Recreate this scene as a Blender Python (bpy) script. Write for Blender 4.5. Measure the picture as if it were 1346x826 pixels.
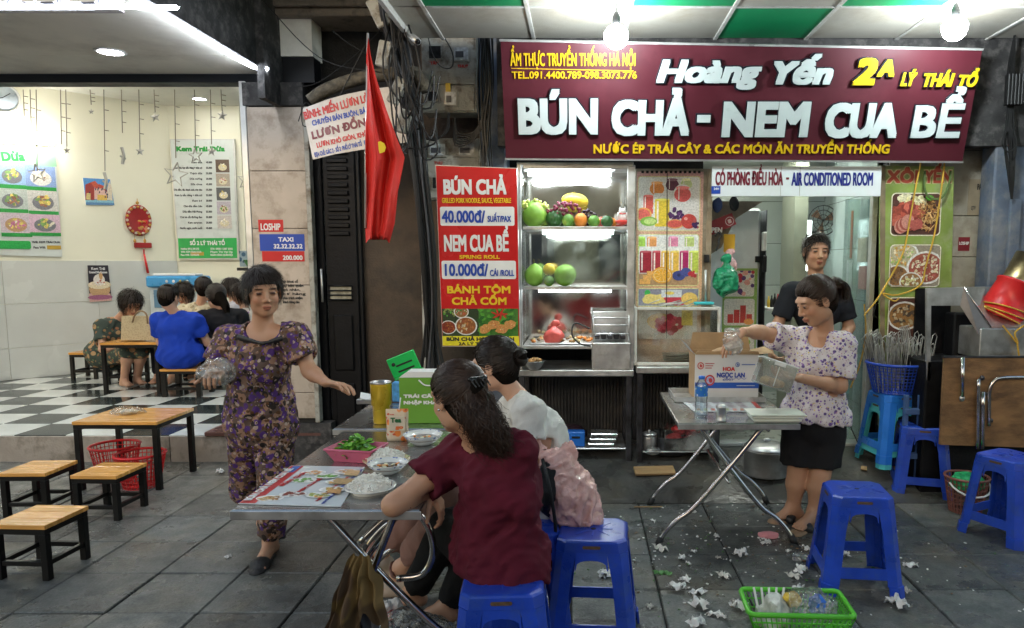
import bpy,math,random
import numpy as np
from mathutils import Vector,Matrix
R = math.radians
random.seed(7)
rng = np.random.default_rng(7)
S = bpy.context.scene
COL = S.collection
for o in list(bpy.data.objects):
 bpy.data.objects.remove(o)

# ------------------------------------------------------------------ camera
FPX,PX0,PY0,CAMH = 950.0,765.0,450.0,1.55
PITCH = math.atan((PY0 - 345.0) / FPX)
camd = bpy.data.cameras.new('camera')
cam = bpy.data.objects.new('camera',camd)
COL.objects.link(cam)
S.camera = cam
camd.sensor_width = 36
camd.lens = FPX / 1346 * 36
camd.shift_x = -(PX0 - 673) / 1346
camd.shift_y = (PY0 - 413) / 1346
camd.clip_start = 0.05
camd.clip_end = 3000
cam.location = (0,0,CAMH)
cam.rotation_euler = (math.pi / 2 - PITCH,0,0)

# ------------------------------------------------------------------ world, sun, exposure
wd = bpy.data.worlds.new('World')
S.world = wd
wd.use_nodes = True
nt = wd.node_tree
sky = nt.nodes.new('ShaderNodeTexSky')
sky.sky_type = 'NISHITA'
sky.sun_disc = False
sky.sun_elevation = R(13)
sky.sun_rotation = R(200)
tint = nt.nodes.new('ShaderNodeMix')
tint.data_type = 'RGBA'
tint.blend_type = 'MULTIPLY'
tint.inputs[0].default_value = 1
tint.inputs[7].default_value = (1.08,1.0,.88,1)
nt.links.new(sky.outputs[0],tint.inputs[6])
nt.links.new(tint.outputs[2],nt.nodes['Background'].inputs[0])
nt.nodes['Background'].inputs[1].default_value = 0.15
sd = bpy.data.lights.new('sun','SUN')
sd.energy = 0.02
sd.angle = R(20)
sd.color = (1,.95,.9)
sun = bpy.data.objects.new('sun',sd)
COL.objects.link(sun)
sun.rotation_euler = (R(77),0,R(160))
S.view_settings.view_transform = 'Standard'
S.view_settings.look = 'None'
S.view_settings.exposure = 1.25
S.view_settings.gamma = 1
S.cycles.use_denoising = True
S.cycles.max_bounces = 8
S.cycles.transparent_max_bounces = 24

# ------------------------------------------------------------------ pixel helpers (layout measurements)
_c,_s = math.cos(PITCH),math.sin(PITCH)
def W(px,py,Y):
 v = (PY0 - py) / FPX
 dz = Y * (v * _c - _s) / (_c + v * _s)
 d = Y * _c - dz * _s
 return Vector(((px - PX0) / FPX * d,Y,CAMH + dz))
def G(px,py,Z=0.0):
 v = (PY0 - py) / FPX
 dz = Z - CAMH
 Y = dz * (_c + v * _s) / (v * _c - _s)
 d = Y * _c - dz * _s
 return Vector(((px - PX0) / FPX * d,Y,Z))

# ------------------------------------------------------------------ object helpers
def tag(o,label=None,cat=None,group=None,kind=None):
 if label: o['label'] = label
 if cat: o['category'] = cat
 if group: o['group'] = group
 if kind: o['kind'] = kind
 return o
def thing(name,label,cat,loc=(0,0,0),rz=0.0,group=None):
 o = bpy.data.objects.new(name,None)
 COL.objects.link(o)
 o.empty_display_size = .05
 o.location = loc
 o.rotation_euler = (0,0,rz)
 return tag(o,label,cat,group)
def add_mesh(name,me,parent=None,loc=None,rot=None,world=False):
 """world=True: mesh coordinates are world ones, parent may be anywhere"""
 o = bpy.data.objects.new(name,me)
 COL.objects.link(o)
 if parent is not None:
  o.parent = parent
  if world:
   m = Matrix.Identity(4)
   p = parent
   while p is not None:
    m = (Matrix.LocRotScale(p.location,p.rotation_euler,p.scale)) @ m
    p = p.parent
   me.transform(m.inverted())
 if loc is not None: o.location = loc
 if rot is not None: o.rotation_euler = rot
 return o
def copy_tree(o,parent=None):
 c = o.copy()
 COL.objects.link(c)
 c.parent = parent
 for ch in list(o.children):
  copy_tree(ch,c)
 return c

class MB:
 """mesh builder: collects simple shapes, builds one mesh object"""
 def __init__(s):
  s.v,s.f,s.m,s.sm = [],[],[],[]
  s.M = Matrix.Identity(4)
  s.mi = 0
  s.smooth = False
 def raw(s,vs,fs):
  b = len(s.v)
  M = s.M
  s.v.extend([M @ Vector(v) for v in vs])
  s.f.extend([tuple(i + b for i in f) for f in fs])
  s.m.extend([s.mi] * len(fs))
  s.sm.extend([s.smooth] * len(fs))
  return s
 def box(s,lo,hi):
  (a,b,c),(d,e,f) = lo,hi
  return s.raw([(a,b,c),(d,b,c),(d,e,c),(a,e,c),(a,b,f),(d,b,f),(d,e,f),(a,e,f)],
                     [(0,3,2,1),(4,5,6,7),(0,1,5,4),(1,2,6,5),(2,3,7,6),(3,0,4,7)])
 def bev(s,lo,hi,r=.005):
  """box with chamfered edges"""
  lo,hi = Vector(lo),Vector(hi)
  r = min(r,*[(hi[i] - lo[i]) * .49 for i in range(3)])
  c = (lo + hi) / 2
  h = (hi - lo) / 2
  vs,idx = [],{}
  for sx in (-1,1):
   for sy in (-1,1):
    for sz in (-1,1):
     for ax in range(3):
      p = [sx * (h[0] - r),sy * (h[1] - r),sz * (h[2] - r)]
      p[ax] = (sx,sy,sz)[ax] * h[ax]
      idx[(sx,sy,sz,ax)] = len(vs)
      vs.append((c[0] + p[0],c[1] + p[1],c[2] + p[2]))
  fs = []
  def q(l): fs.append(tuple(idx[k] for k in l))
  for sg in (-1,1):
   q([(sg,-1,-1,0),(sg,1,-1,0),(sg,1,1,0),(sg,-1,1,0)][::sg])
   q([(-1,sg,-1,1),(1,sg,-1,1),(1,sg,1,1),(-1,sg,1,1)][::-sg])
   q([(-1,-1,sg,2),(1,-1,sg,2),(1,1,sg,2),(-1,1,sg,2)][::sg])
  for a in (-1,1):
   for b in (-1,1):
    k = a * b
    q([(a,b,-1,0),(a,b,-1,1),(a,b,1,1),(a,b,1,0)][::k])
    q([(a,-1,b,0),(a,-1,b,2),(a,1,b,2),(a,1,b,0)][::-k])
    q([(-1,a,b,1),(-1,a,b,2),(1,a,b,2),(1,a,b,1)][::k])
  for a in (-1,1):
   for b in (-1,1):
    for c_ in (-1,1):
     q([(a,b,c_,0),(a,b,c_,1),(a,b,c_,2)][::a * b * c_])
  return s.raw(vs,fs)
 def prism(s,pts,y0,y1,axis='y'):
  """polygon pts (x,z) extruded in y; axis 'z': pts (x,y) extruded in z; 'x': pts (y,z)"""
  n = len(pts)
  def mk(p,t):
   return {'y': (p[0],t,p[1]),'z': (p[0],p[1],t),'x': (t,p[0],p[1])}[axis]
  vs = [mk(p,y0) for p in pts] + [mk(p,y1) for p in pts]
  fs = [tuple(range(n)),tuple(range(2 * n - 1,n - 1,-1))]
  fs += [(i,i + n,(i + 1) % n + n,(i + 1) % n) for i in range(n)]
  return s.raw(vs,fs)
 def tube(s,pts,r,n=8,caps=True):
  pts = [Vector(p) for p in pts]
  rs = r if isinstance(r,(list,tuple)) else [r] * len(pts)
  vs,fs = [],[]
  T = (pts[1] - pts[0]).normalized()
  N = T.orthogonal().normalized()
  for i,p in enumerate(pts):
   if i == 0: T2 = pts[1] - pts[0]
   elif i == len(pts) - 1: T2 = pts[-1] - pts[-2]
   else: T2 = (pts[i + 1] - p).normalized() + (p - pts[i - 1]).normalized()
   if T2.length < 1e-9: T2 = T
   T2.normalize()
   N = (N - T2 * N.dot(T2))
   N = N.normalized() if N.length > 1e-6 else T2.orthogonal().normalized()
   B = T2.cross(N)
   for k in range(n):
    a = 2 * math.pi * k / n
    vs.append(p + (N * math.cos(a) + B * math.sin(a)) * rs[i])
   T = T2
  for i in range(len(pts) - 1):
   for k in range(n):
    fs.append((i*n+k,i*n+(k+1)%n,(i+1)*n+(k+1)%n,(i+1)*n+k))
  if caps:
   fs.append(tuple(range(n - 1,-1,-1)))
   b = (len(pts) - 1) * n
   fs.append(tuple(b + k for k in range(n)))
  sm = s.smooth
  s.smooth = n > 5
  s.raw(vs,fs)
  s.smooth = sm
  return s
 def lathe(s,prof,n=24,c=(0,0,0),closed=False):
  """prof [(r,z)] about z at c"""
  vs,fs = [],[]
  for (r,z) in prof:
   for k in range(n):
    a = 2 * math.pi * k / n
    vs.append((c[0] + r * math.cos(a),c[1] + r * math.sin(a),c[2] + z))
  m = len(prof)
  for i in range(m - 1):
   for k in range(n):
    fs.append((i*n+k,i*n+(k+1)%n,(i+1)*n+(k+1)%n,(i+1)*n+k))
  if not closed:
   if prof[0][0] > 1e-5: fs.append(tuple(range(n - 1,-1,-1)))
   if prof[-1][0] > 1e-5: fs.append(tuple((m-1)*n + k for k in range(n)))
  sm = s.smooth
  s.smooth = True
  s.raw(vs,fs)
  s.smooth = sm
  return s
 def ball(s,c,r,nu=12,nv=8,warp=0.0,seed=0):
  rx,ry,rz = r if isinstance(r,(tuple,list)) else (r,r,r)
  rr = random.Random(seed)
  vs,fs = [],[]
  for j in range(nv + 1):
   t = math.pi * j / nv
   for i in range(nu):
    a = 2 * math.pi * i / nu
    w = 1 + (rr.uniform(-warp,warp) if 0 < j < nv else 0)
    vs.append((c[0] + rx*w*math.sin(t)*math.cos(a),c[1] + ry*w*math.sin(t)*math.sin(a),c[2] - rz*w*math.cos(t)))
  for j in range(nv):
   for i in range(nu):
    fs.append((j*nu+i,j*nu+(i+1)%nu,(j+1)*nu+(i+1)%nu,(j+1)*nu+i))
  sm = s.smooth
  s.smooth = True
  s.raw(vs,fs)
  s.smooth = sm
  return s
 def mesh(s,name,mats):
  me = bpy.data.meshes.new(name)
  me.from_pydata([tuple(v) for v in s.v],[],s.f)
  if not isinstance(mats,(list,tuple)): mats = [mats]
  for m in mats: me.materials.append(m)
  me.polygons.foreach_set('material_index',s.m)
  me.polygons.foreach_set('use_smooth',s.sm)
  me.update()
  return me
 def build(s,name,mats,parent=None,loc=None,rot=None,world=False):
  me = s.mesh(name,mats)
  if any(s.sm) and not all(s.sm):
   pass
  return add_mesh(name,me,parent,loc,rot,world)
def lathe_caps_flat(prof): return prof
def smooth_path(pts,n=6):
 """Catmull-Rom through pts"""
 pts = [Vector(p) for p in pts]
 P = [pts[0] * 2 - pts[1]] + pts + [pts[-1] * 2 - pts[-2]]
 out = []
 for i in range(1,len(P) - 2):
  for k in range(n):
   t = k / n
   a,b,c,d = P[i-1],P[i],P[i+1],P[i+2]
   out.append(.5 * ((2*b) + (c-a)*t + (2*a-5*b+4*c-d)*t*t + (3*b-a-3*c+d)*t**3))
 out.append(pts[-1])
 return out
def rrect(x0,z0,x1,z1,r,n=5):
 pts = []
 for cx,cz,a0 in ((x1-r,z0+r,-90),(x1-r,z1-r,0),(x0+r,z1-r,90),(x0+r,z0+r,180)):
  for k in range(n + 1):
   a = R(a0 + 90 * k / n)
   pts.append((cx + r*math.cos(a),cz + r*math.sin(a)))
 return pts

# ------------------------------------------------------------------ materials
def stone_mat(name,c0,c1,c2,rnd=.4,r0=.16,r1=.62):
 m,t,b = newmat(name)
 N,L = t.nodes,t.links
 g = N.new('ShaderNodeNewGeometry')
 def noise(s,d=6,r=.6):
  n = N.new('ShaderNodeTexNoise'); n.inputs['Scale'].default_value = s; n.inputs['Detail'].default_value = d; n.inputs['Roughness'].default_value = r
  L.new(g.outputs['Position'],n.inputs[0]); return n
 def rng_(src,a,b_,c,d):
  q = N.new('ShaderNodeMapRange'); q.inputs[1].default_value = a; q.inputs[2].default_value = b_; q.inputs[3].default_value = c; q.inputs[4].default_value = d
  L.new(src,q.inputs[0]); return q.outputs[0]
 big,mid,fine = noise(1.7),noise(9,8,.7),noise(95,4,.7)
 m1 = N.new('ShaderNodeMix'); m1.data_type = 'RGBA'; m1.inputs[6].default_value = (*c0,1); m1.inputs[7].default_value = (*c1,1)
 L.new(rng_(mid.outputs[0],.42,.62,0,1),m1.inputs[0])
 m2 = N.new('ShaderNodeMix'); m2.data_type = 'RGBA'; m2.inputs[7].default_value = (*c2,1)
 L.new(m1.outputs[2],m2.inputs[6]); L.new(rng_(big.outputs[0],.5,.68,0,.75),m2.inputs[0])
 oi = N.new('ShaderNodeObjectInfo')
 f = N.new('ShaderNodeMath'); f.operation = 'MULTIPLY'
 L.new(rng_(oi.outputs['Random'],0,1,1 - rnd,1 + rnd),f.inputs[0]); L.new(rng_(fine.outputs[0],.3,.7,.6,1.45),f.inputs[1])
 v = N.new('ShaderNodeVectorMath'); v.operation = 'SCALE'
 L.new(m2.outputs[2],v.inputs[0]); L.new(f.outputs[0],v.inputs['Scale']); L.new(v.outputs[0],b.inputs['Base Color'])
 L.new(rng_(noise(3.1,7,.65).outputs[0],.4,.62,r0,r1),b.inputs['Roughness'])
 ad = N.new('ShaderNodeMath'); ad.operation = 'MULTIPLY_ADD'; ad.inputs[1].default_value = .35
 L.new(fine.outputs[0],ad.inputs[0]); L.new(mid.outputs[0],ad.inputs[2])
 bp = N.new('ShaderNodeBump'); bp.inputs['Strength'].default_value = .7; bp.inputs['Distance'].default_value = .012
 L.new(ad.outputs[0],bp.inputs['Height']); L.new(bp.outputs[0],b.inputs['Normal'])
 return m
MATS = {}
def newmat(name):
 m = bpy.data.materials.new(name)
 m.use_nodes = True
 return m,m.node_tree,m.node_tree.nodes['Principled BSDF']
def mat(name,col,rough=.5,metal=0.0,var=.12,scale=8.0,bump=0.0,bscale=60.0,spec=.5,emit=None,es=0.0,
  trans=0.0,alpha=1.0,dirt=None,dirt_scale=3.0,dirt_amt=.5,coat=0.0,sss=0.0,ior=1.45,stretch=None,obj_rand=0.0):
 if name in MATS: return MATS[name]
 m,t,b = newmat(name)
 N,L = t.nodes,t.links
 c4 = (*col,1)
 b.inputs['Roughness'].default_value = rough
 b.inputs['Metallic'].default_value = metal
 b.inputs['Specular IOR Level'].default_value = spec
 b.inputs['IOR'].default_value = ior
 b.inputs['Transmission Weight'].default_value = trans
 b.inputs['Alpha'].default_value = alpha
 b.inputs['Coat Weight'].default_value = coat
 if sss:
  b.inputs['Subsurface Weight'].default_value = sss
  b.inputs['Subsurface Radius'].default_value = (.012,.005,.003)
  b.inputs['Subsurface Scale'].default_value = 1
 if emit:
  b.inputs['Emission Color'].default_value = (*emit,1)
  b.inputs['Emission Strength'].default_value = es
 tc = N.new('ShaderNodeTexCoord')
 src = tc.outputs['Object']
 if stretch:
  mp = N.new('ShaderNodeMapping')
  mp.inputs['Scale'].default_value = stretch
  L.new(src,mp.inputs[0])
  src = mp.outputs[0]
 out = None
 if var or obj_rand:
  n = N.new('ShaderNodeTexNoise')
  n.inputs['Scale'].default_value = scale
  n.inputs['Detail'].default_value = 6
  L.new(src,n.inputs[0])
  mr = N.new('ShaderNodeMapRange')
  mr.inputs[1].default_value = .3; mr.inputs[2].default_value = .7
  mr.inputs[3].default_value = 1 - var; mr.inputs[4].default_value = 1 + var
  L.new(n.outputs[0],mr.inputs[0])
  fac = mr.outputs[0]
  if obj_rand:
   oi = N.new('ShaderNodeObjectInfo')
   m2 = N.new('ShaderNodeMapRange')
   m2.inputs[3].default_value = 1 - obj_rand; m2.inputs[4].default_value = 1 + obj_rand
   L.new(oi.outputs['Random'],m2.inputs[0])
   mm = N.new('ShaderNodeMath'); mm.operation = 'MULTIPLY'
   L.new(fac,mm.inputs[0]); L.new(m2.outputs[0],mm.inputs[1])
   fac = mm.outputs[0]
  mx = N.new('ShaderNodeVectorMath'); mx.operation = 'SCALE'
  mx.inputs[0].default_value = col
  L.new(fac,mx.inputs['Scale'])
  out = mx.outputs[0]
  L.new(out,b.inputs['Base Color'])
  rr = N.new('ShaderNodeMapRange')
  rr.inputs[1].default_value = .3; rr.inputs[2].default_value = .7
  rr.inputs[3].default_value = max(0,rough - .08); rr.inputs[4].default_value = min(1,rough + .1)
  L.new(n.outputs[0],rr.inputs[0])
  L.new(rr.outputs[0],b.inputs['Roughness'])
 else:
  b.inputs['Base Color'].default_value = c4
 if dirt is not None:
  n2 = N.new('ShaderNodeTexNoise')
  n2.inputs['Scale'].default_value = dirt_scale
  n2.inputs['Detail'].default_value = 9
  n2.inputs['Roughness'].default_value = .65
  L.new(src,n2.inputs[0])
  r2 = N.new('ShaderNodeMapRange')
  r2.inputs[1].default_value = .48; r2.inputs[2].default_value = .66
  r2.inputs[4].default_value = dirt_amt
  L.new(n2.outputs[0],r2.inputs[0])
  mi = N.new('ShaderNodeMix'); mi.data_type = 'RGBA'
  L.new(r2.outputs[0],mi.inputs[0])
  if out is not None: L.new(out,mi.inputs[6])
  else: mi.inputs[6].default_value = c4
  mi.inputs[7].default_value = (*dirt,1)
  L.new(mi.outputs[2],b.inputs['Base Color'])
 if bump:
  n3 = N.new('ShaderNodeTexNoise')
  n3.inputs['Scale'].default_value = bscale
  n3.inputs['Detail'].default_value = 5
  L.new(src,n3.inputs[0])
  bp = N.new('ShaderNodeBump')
  bp.inputs['Strength'].default_value = bump
  bp.inputs['Distance'].default_value = .01
  L.new(n3.outputs[0],bp.inputs['Height'])
  L.new(bp.outputs[0],b.inputs['Normal'])
 MATS[name] = m
 return m
def glow(name,col,s):
 if name in MATS: return MATS[name]
 m,t,b = newmat(name)
 b.inputs['Base Color'].default_value = (*col,1)
 b.inputs['Emission Color'].default_value = (*col,1)
 b.inputs['Emission Strength'].default_value = s
 MATS[name] = m
 return m
def glass(name,tint=(.9,.95,.95),a=.12,rough=.02,dirt=0.0,crumple=0.0):
 """thin pane: see-through with a reflection and, if wanted, smears"""
 if name in MATS: return MATS[name]
 m,t,b = newmat(name)
 N,L = t.nodes,t.links
 tr = N.new('ShaderNodeBsdfTransparent'); tr.inputs[0].default_value = (*tint,1)
 gl = N.new('ShaderNodeBsdfGlossy'); gl.inputs['Roughness'].default_value = rough
 lw = N.new('ShaderNodeLayerWeight'); lw.inputs[0].default_value = .15
 if crumple:
  tcc = N.new('ShaderNodeTexCoord'); vv = N.new('ShaderNodeTexVoronoi'); vv.feature = 'F1'; vv.inputs['Scale'].default_value = 22
  nn_ = N.new('ShaderNodeTexNoise'); nn_.inputs['Scale'].default_value = 30; nn_.inputs['Detail'].default_value = 3
  L.new(tcc.outputs['Object'],nn_.inputs[0])
  mv = N.new('ShaderNodeVectorMath'); mv.operation = 'MULTIPLY_ADD'; mv.inputs[1].default_value = (.06,)*3
  L.new(nn_.outputs[1],mv.inputs[0]); L.new(tcc.outputs['Object'],mv.inputs[2]); L.new(mv.outputs[0],vv.inputs['Vector'])
  bb = N.new('ShaderNodeBump'); bb.inputs['Strength'].default_value = crumple; bb.inputs['Distance'].default_value = .03
  L.new(vv.outputs[0],bb.inputs['Height']); L.new(bb.outputs[0],gl.inputs['Normal']); L.new(bb.outputs[0],lw.inputs['Normal']); L.new(bb.outputs[0],b.inputs['Normal'])
 ma = N.new('ShaderNodeMath'); ma.operation = 'MULTIPLY_ADD'
 ma.inputs[1].default_value = .7; ma.inputs[2].default_value = a
 L.new(lw.outputs['Fresnel'],ma.inputs[0])
 mx = N.new('ShaderNodeMixShader')
 L.new(ma.outputs[0],mx.inputs[0]); L.new(tr.outputs[0],mx.inputs[1]); L.new(gl.outputs[0],mx.inputs[2])
 last = mx
 if dirt:
  b.inputs['Base Color'].default_value = (.6,.62,.6,1); b.inputs['Roughness'].default_value = .8
  n = N.new('ShaderNodeTexNoise'); n.inputs['Scale'].default_value = 5; n.inputs['Detail'].default_value = 8
  tc = N.new('ShaderNodeTexCoord'); L.new(tc.outputs['Object'],n.inputs[0])
  mr = N.new('ShaderNodeMapRange'); mr.inputs[1].default_value = .45; mr.inputs[2].default_value = .8
  mr.inputs[4].default_value = dirt
  L.new(n.outputs[0],mr.inputs[0])
  m2 = N.new('ShaderNodeMixShader')
  L.new(mr.outputs[0],m2.inputs[0]); L.new(mx.outputs[0],m2.inputs[1]); L.new(b.outputs[0],m2.inputs[2])
  last = m2
 L.new(last.outputs[0],t.nodes['Material Output'].inputs[0])
 MATS[name] = m
 return m
def spotted(name,base,cols,scale=30.0,thr=.45,rough=.8,seed=0,warp=.02):
 """printed cloth: voronoi petals in several colours on a ground colour"""
 if name in MATS: return MATS[name]
 m,t,b = newmat(name)
 N,L = t.nodes,t.links
 b.inputs['Roughness'].default_value = rough
 tc = N.new('ShaderNodeTexCoord')
 nz = N.new('ShaderNodeTexNoise'); nz.inputs['Scale'].default_value = scale * .8
 L.new(tc.outputs['Object'],nz.inputs[0])
 vm = N.new('ShaderNodeVectorMath'); vm.operation = 'MULTIPLY_ADD'
 L.new(nz.outputs[1],vm.inputs[0]); vm.inputs[1].default_value = (warp,) * 3
 L.new(tc.outputs['Object'],vm.inputs[2])
 cur = None
 for i,(c,sc,th) in enumerate(cols):
  v = N.new('ShaderNodeTexVoronoi')
  v.inputs['Scale'].default_value = scale * sc
  ad = N.new('ShaderNodeVectorMath'); ad.inputs[1].default_value = (i * 3.7 + seed,i * 1.3,i * 7.1)
  L.new(vm.outputs[0],ad.inputs[0]); L.new(ad.outputs[0],v.inputs['Vector'])
  mr = N.new('ShaderNodeMapRange'); mr.inputs[1].default_value = th; mr.inputs[2].default_value = th - .06
  mr.inputs[3].default_value = 0; mr.inputs[4].default_value = 1
  L.new(v.outputs['Distance'],mr.inputs[0])
  mi = N.new('ShaderNodeMix'); mi.data_type = 'RGBA'
  L.new(mr.outputs[0],mi.inputs[0])
  if cur is None: mi.inputs[6].default_value = (*base,1)
  else: L.new(cur,mi.inputs[6])
  mi.inputs[7].default_value = (*c,1)
  cur = mi.outputs[2]
 L.new(cur,b.inputs['Base Color'])
 wv = N.new('ShaderNodeTexNoise'); wv.inputs['Scale'].default_value = 400
 L.new(tc.outputs['Object'],wv.inputs[0])
 bp = N.new('ShaderNodeBump'); bp.inputs['Strength'].default_value = .25; bp.inputs['Distance'].default_value = .003
 L.new(wv.outputs[0],bp.inputs['Height']); L.new(bp.outputs[0],b.inputs['Normal'])
 MATS[name] = m
 return m
# ------------------------------------------------------------------ implicit-surface modelling
class Field:
 def __init__(s,lo,hi,h,fine=()):
  ax = []
  for i in range(3):
   t,xs = lo[i],[lo[i]]
   iv = [(f[0][i],f[1][i],f[2]) for f in fine]
   while t < hi[i]:
    st = h
    for a,b,hh in iv:
     if a - h <= t < b: st = min(st,hh)
    t += st
    xs.append(t)
   ax.append(np.array(xs,np.float32))
  s.ax = ax
  s.h = h
  s.D = np.full([len(a) for a in ax],.4,np.float32)
 def blk(s,lo,hi):
  sl = []
  for i in range(3):
   a,b = np.searchsorted(s.ax[i],[lo[i],hi[i]])
   sl.append(slice(max(0,a - 1),min(len(s.ax[i]),b + 1)))
  sl = tuple(sl)
  return sl,s.ax[0][sl[0]][:,None,None],s.ax[1][sl[1]][None,:,None],s.ax[2][sl[2]][None,None,:]
 def comb(s,sl,d,k,op):
  D = s.D[sl]
  if D.size == 0: return
  d = d.astype(np.float32)
  if op == 'u':
   if k <= 0: s.D[sl] = np.minimum(D,d); return
   h = np.clip(.5 + .5 * (D - d) / k,0,1)
   s.D[sl] = D * (1 - h) + d * h - k * h * (1 - h)
  else:
   d = -d
   h = np.clip(.5 - .5 * (D - d) / k,0,1)
   s.D[sl] = D * (1 - h) + d * h + k * h * (1 - h)
 def cap(s,a,b,ra,rb=None,k=.02,op='u',flat=None):
  """tapered capsule; flat=(axis,factor): thinner along axis by factor (<1)"""
  rb = ra if rb is None else rb
  a = np.array(a,np.float32); b = np.array(b,np.float32)
  m = max(ra,rb) + k + .03
  sl,X,Y,Z = s.blk(np.minimum(a,b) - m,np.maximum(a,b) + m)
  px,py,pz = X - a[0],Y - a[1],Z - a[2]
  ab = b - a
  if flat is not None:
   f = np.array(flat[0],np.float32); f /= np.linalg.norm(f)
   g = 1 / flat[1] - 1
   dt = (px * f[0] + py * f[1] + pz * f[2]) * g
   px,py,pz = px + dt * f[0],py + dt * f[1],pz + dt * f[2]
   ab = ab + f * float(ab @ f) * g
  L2 = float(ab @ ab) + 1e-9
  t = np.clip((px * ab[0] + py * ab[1] + pz * ab[2]) / L2,0,1)
  d = np.sqrt((px - t*ab[0])**2 + (py - t*ab[1])**2 + (pz - t*ab[2])**2) - (ra + (rb - ra) * t)
  if flat is not None: d = d * (flat[1] * .5 + .5)
  s.comb(sl,d,k,op)
  return s
 def ell(s,c,r,M=None,k=.02,op='u'):
  c = np.array(c,np.float32)
  m = max(r) + k + .03
  sl,X,Y,Z = s.blk(c - m,c + m)
  px,py,pz = X - c[0],Y - c[1],Z - c[2]
  if M is not None:
   M = np.array(M,np.float32)     # rows = local axes
   px,py,pz = [M[i][0]*px + M[i][1]*py + M[i][2]*pz for i in range(3)]
  k0 = np.sqrt((px/r[0])**2 + (py/r[1])**2 + (pz/r[2])**2)
  k1 = np.sqrt((px/r[0]**2)**2 + (py/r[1]**2)**2 + (pz/r[2]**2)**2) + 1e-6
  s.comb(sl,k0 * (k0 - 1) / k1,k,op)
  return s
 def cut(s,p,n,k=.006,rad=.3):
  """remove what lies on the +n side of plane through p, within rad of p"""
  p = np.array(p,np.float32); n = np.array(n,np.float32); n /= np.linalg.norm(n)
  sl,X,Y,Z = s.blk(p - rad,p + rad)
  d = -((X-p[0])*n[0] + (Y-p[1])*n[1] + (Z-p[2])*n[2])
  r2 = np.sqrt((X-p[0])**2 + (Y-p[1])**2 + (Z-p[2])**2) - rad
  s.comb(sl,np.maximum(d,r2),k,'s')
  return s
 def folds(s,amp,wl,d=(0,0,1),seed=0,aniso=.25):
  """cloth folds running along direction d"""
  rr = np.random.default_rng(seed)
  d = np.array(d,float); d /= np.linalg.norm(d)
  o1 = np.cross(d,(.3,.9,.2)); o1 /= np.linalg.norm(o1)
  o2 = np.cross(d,o1)
  X,Y,Z = s.ax[0][:,None,None],s.ax[1][None,:,None],s.ax[2][None,None,:]
  u = (X*o1[0] + Y*o1[1] + Z*o1[2]).astype(np.float32)
  v = (X*o2[0] + Y*o2[1] + Z*o2[2]).astype(np.float32)
  w = (X*d[0] + Y*d[1] + Z*d[2]).astype(np.float32)
  q = 2 * math.pi / wl
  n = np.zeros_like(s.D)
  for i in range(4):
   f = q * (.7 + .35 * i)
   a,b,c = rr.uniform(-1,1,3)
   ph = rr.uniform(0,6.28,3)
   wob = np.sin(w * f * aniso * (1 + .3*i) + ph[0]) * 1.6 + np.sin((u * a + v * b) * f * .5 + w*f*.3 + ph[2]) * 1.2
   n += np.sin(f * (u * math.cos(a*3) + v * math.sin(a*3)) + wob + ph[1]) / (1 + .4 * i)
  n = 1 - np.abs(n) / 1.5        # ridged
  s.D += (-n * amp).astype(np.float32)
  return s
 def verts(s):
  D = s.D
  neg = D < 0
  nx,ny,nz = D.shape
  c = np.zeros((nx-1,ny-1,nz-1),np.int8)
  for i in (0,1):
   for j in (0,1):
    for l in (0,1):
     c += neg[i:nx-1+i,j:ny-1+j,l:nz-1+l]
  act = (c > 0) & (c < 8)
  I,J,K = np.nonzero(act)
  vid = np.full(act.shape,-1,np.int32)
  vid[I,J,K] = np.arange(len(I))
  acc = np.zeros((len(I),3)); cnt = np.zeros(len(I))
  corners = [(i,j,l) for i in (0,1) for j in (0,1) for l in (0,1)]
  A = s.ax
  for ca in corners:
   for axd in range(3):
    if ca[axd]: continue
    cb = list(ca); cb[axd] = 1
    da = D[I+ca[0],J+ca[1],K+ca[2]]; db = D[I+cb[0],J+cb[1],K+cb[2]]
    m = (da < 0) != (db < 0)
    t = da[m] / (da[m] - db[m])
    pa = np.stack([A[0][I+ca[0]][m],A[1][J+ca[1]][m],A[2][K+ca[2]][m]],1)
    pb = np.stack([A[0][I+cb[0]][m],A[1][J+cb[1]][m],A[2][K+cb[2]][m]],1)
    acc[m] += pa + (pb - pa) * t[:,None]
    cnt[m] += 1
  V = acc / np.maximum(cnt,1)[:,None]
  Q = []
  for axd in range(3):
   sa = [slice(0,D.shape[i]) for i in range(3)]; sb = list(sa)
   sa[axd] = slice(0,D.shape[axd]-1); sb[axd] = slice(1,None)
   na,nb = neg[tuple(sa)],neg[tuple(sb)]
   P = np.argwhere(na != nb)
   o = [i for i in range(3) if i != axd]
   ok = (P[:,o[0]] > 0) & (P[:,o[1]] > 0) & (P[:,o[0]] < D.shape[o[0]]-1) & (P[:,o[1]] < D.shape[o[1]]-1)
   P = P[ok]
   def g(d0,d1):
    q = P.copy(); q[:,o[0]] += d0; q[:,o[1]] += d1
    return vid[q[:,0],q[:,1],q[:,2]]
   q = np.stack([g(-1,-1),g(0,-1),g(0,0),g(-1,0)],1)
   inside = neg[P[:,0],P[:,1],P[:,2]]
   flip = inside if axd != 1 else ~inside
   q[~flip] = q[~flip][:,::-1]
   Q.append(q)
  Q = np.concatenate(Q)
  Q = Q[(Q >= 0).all(1)]
  return V,Q
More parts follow.
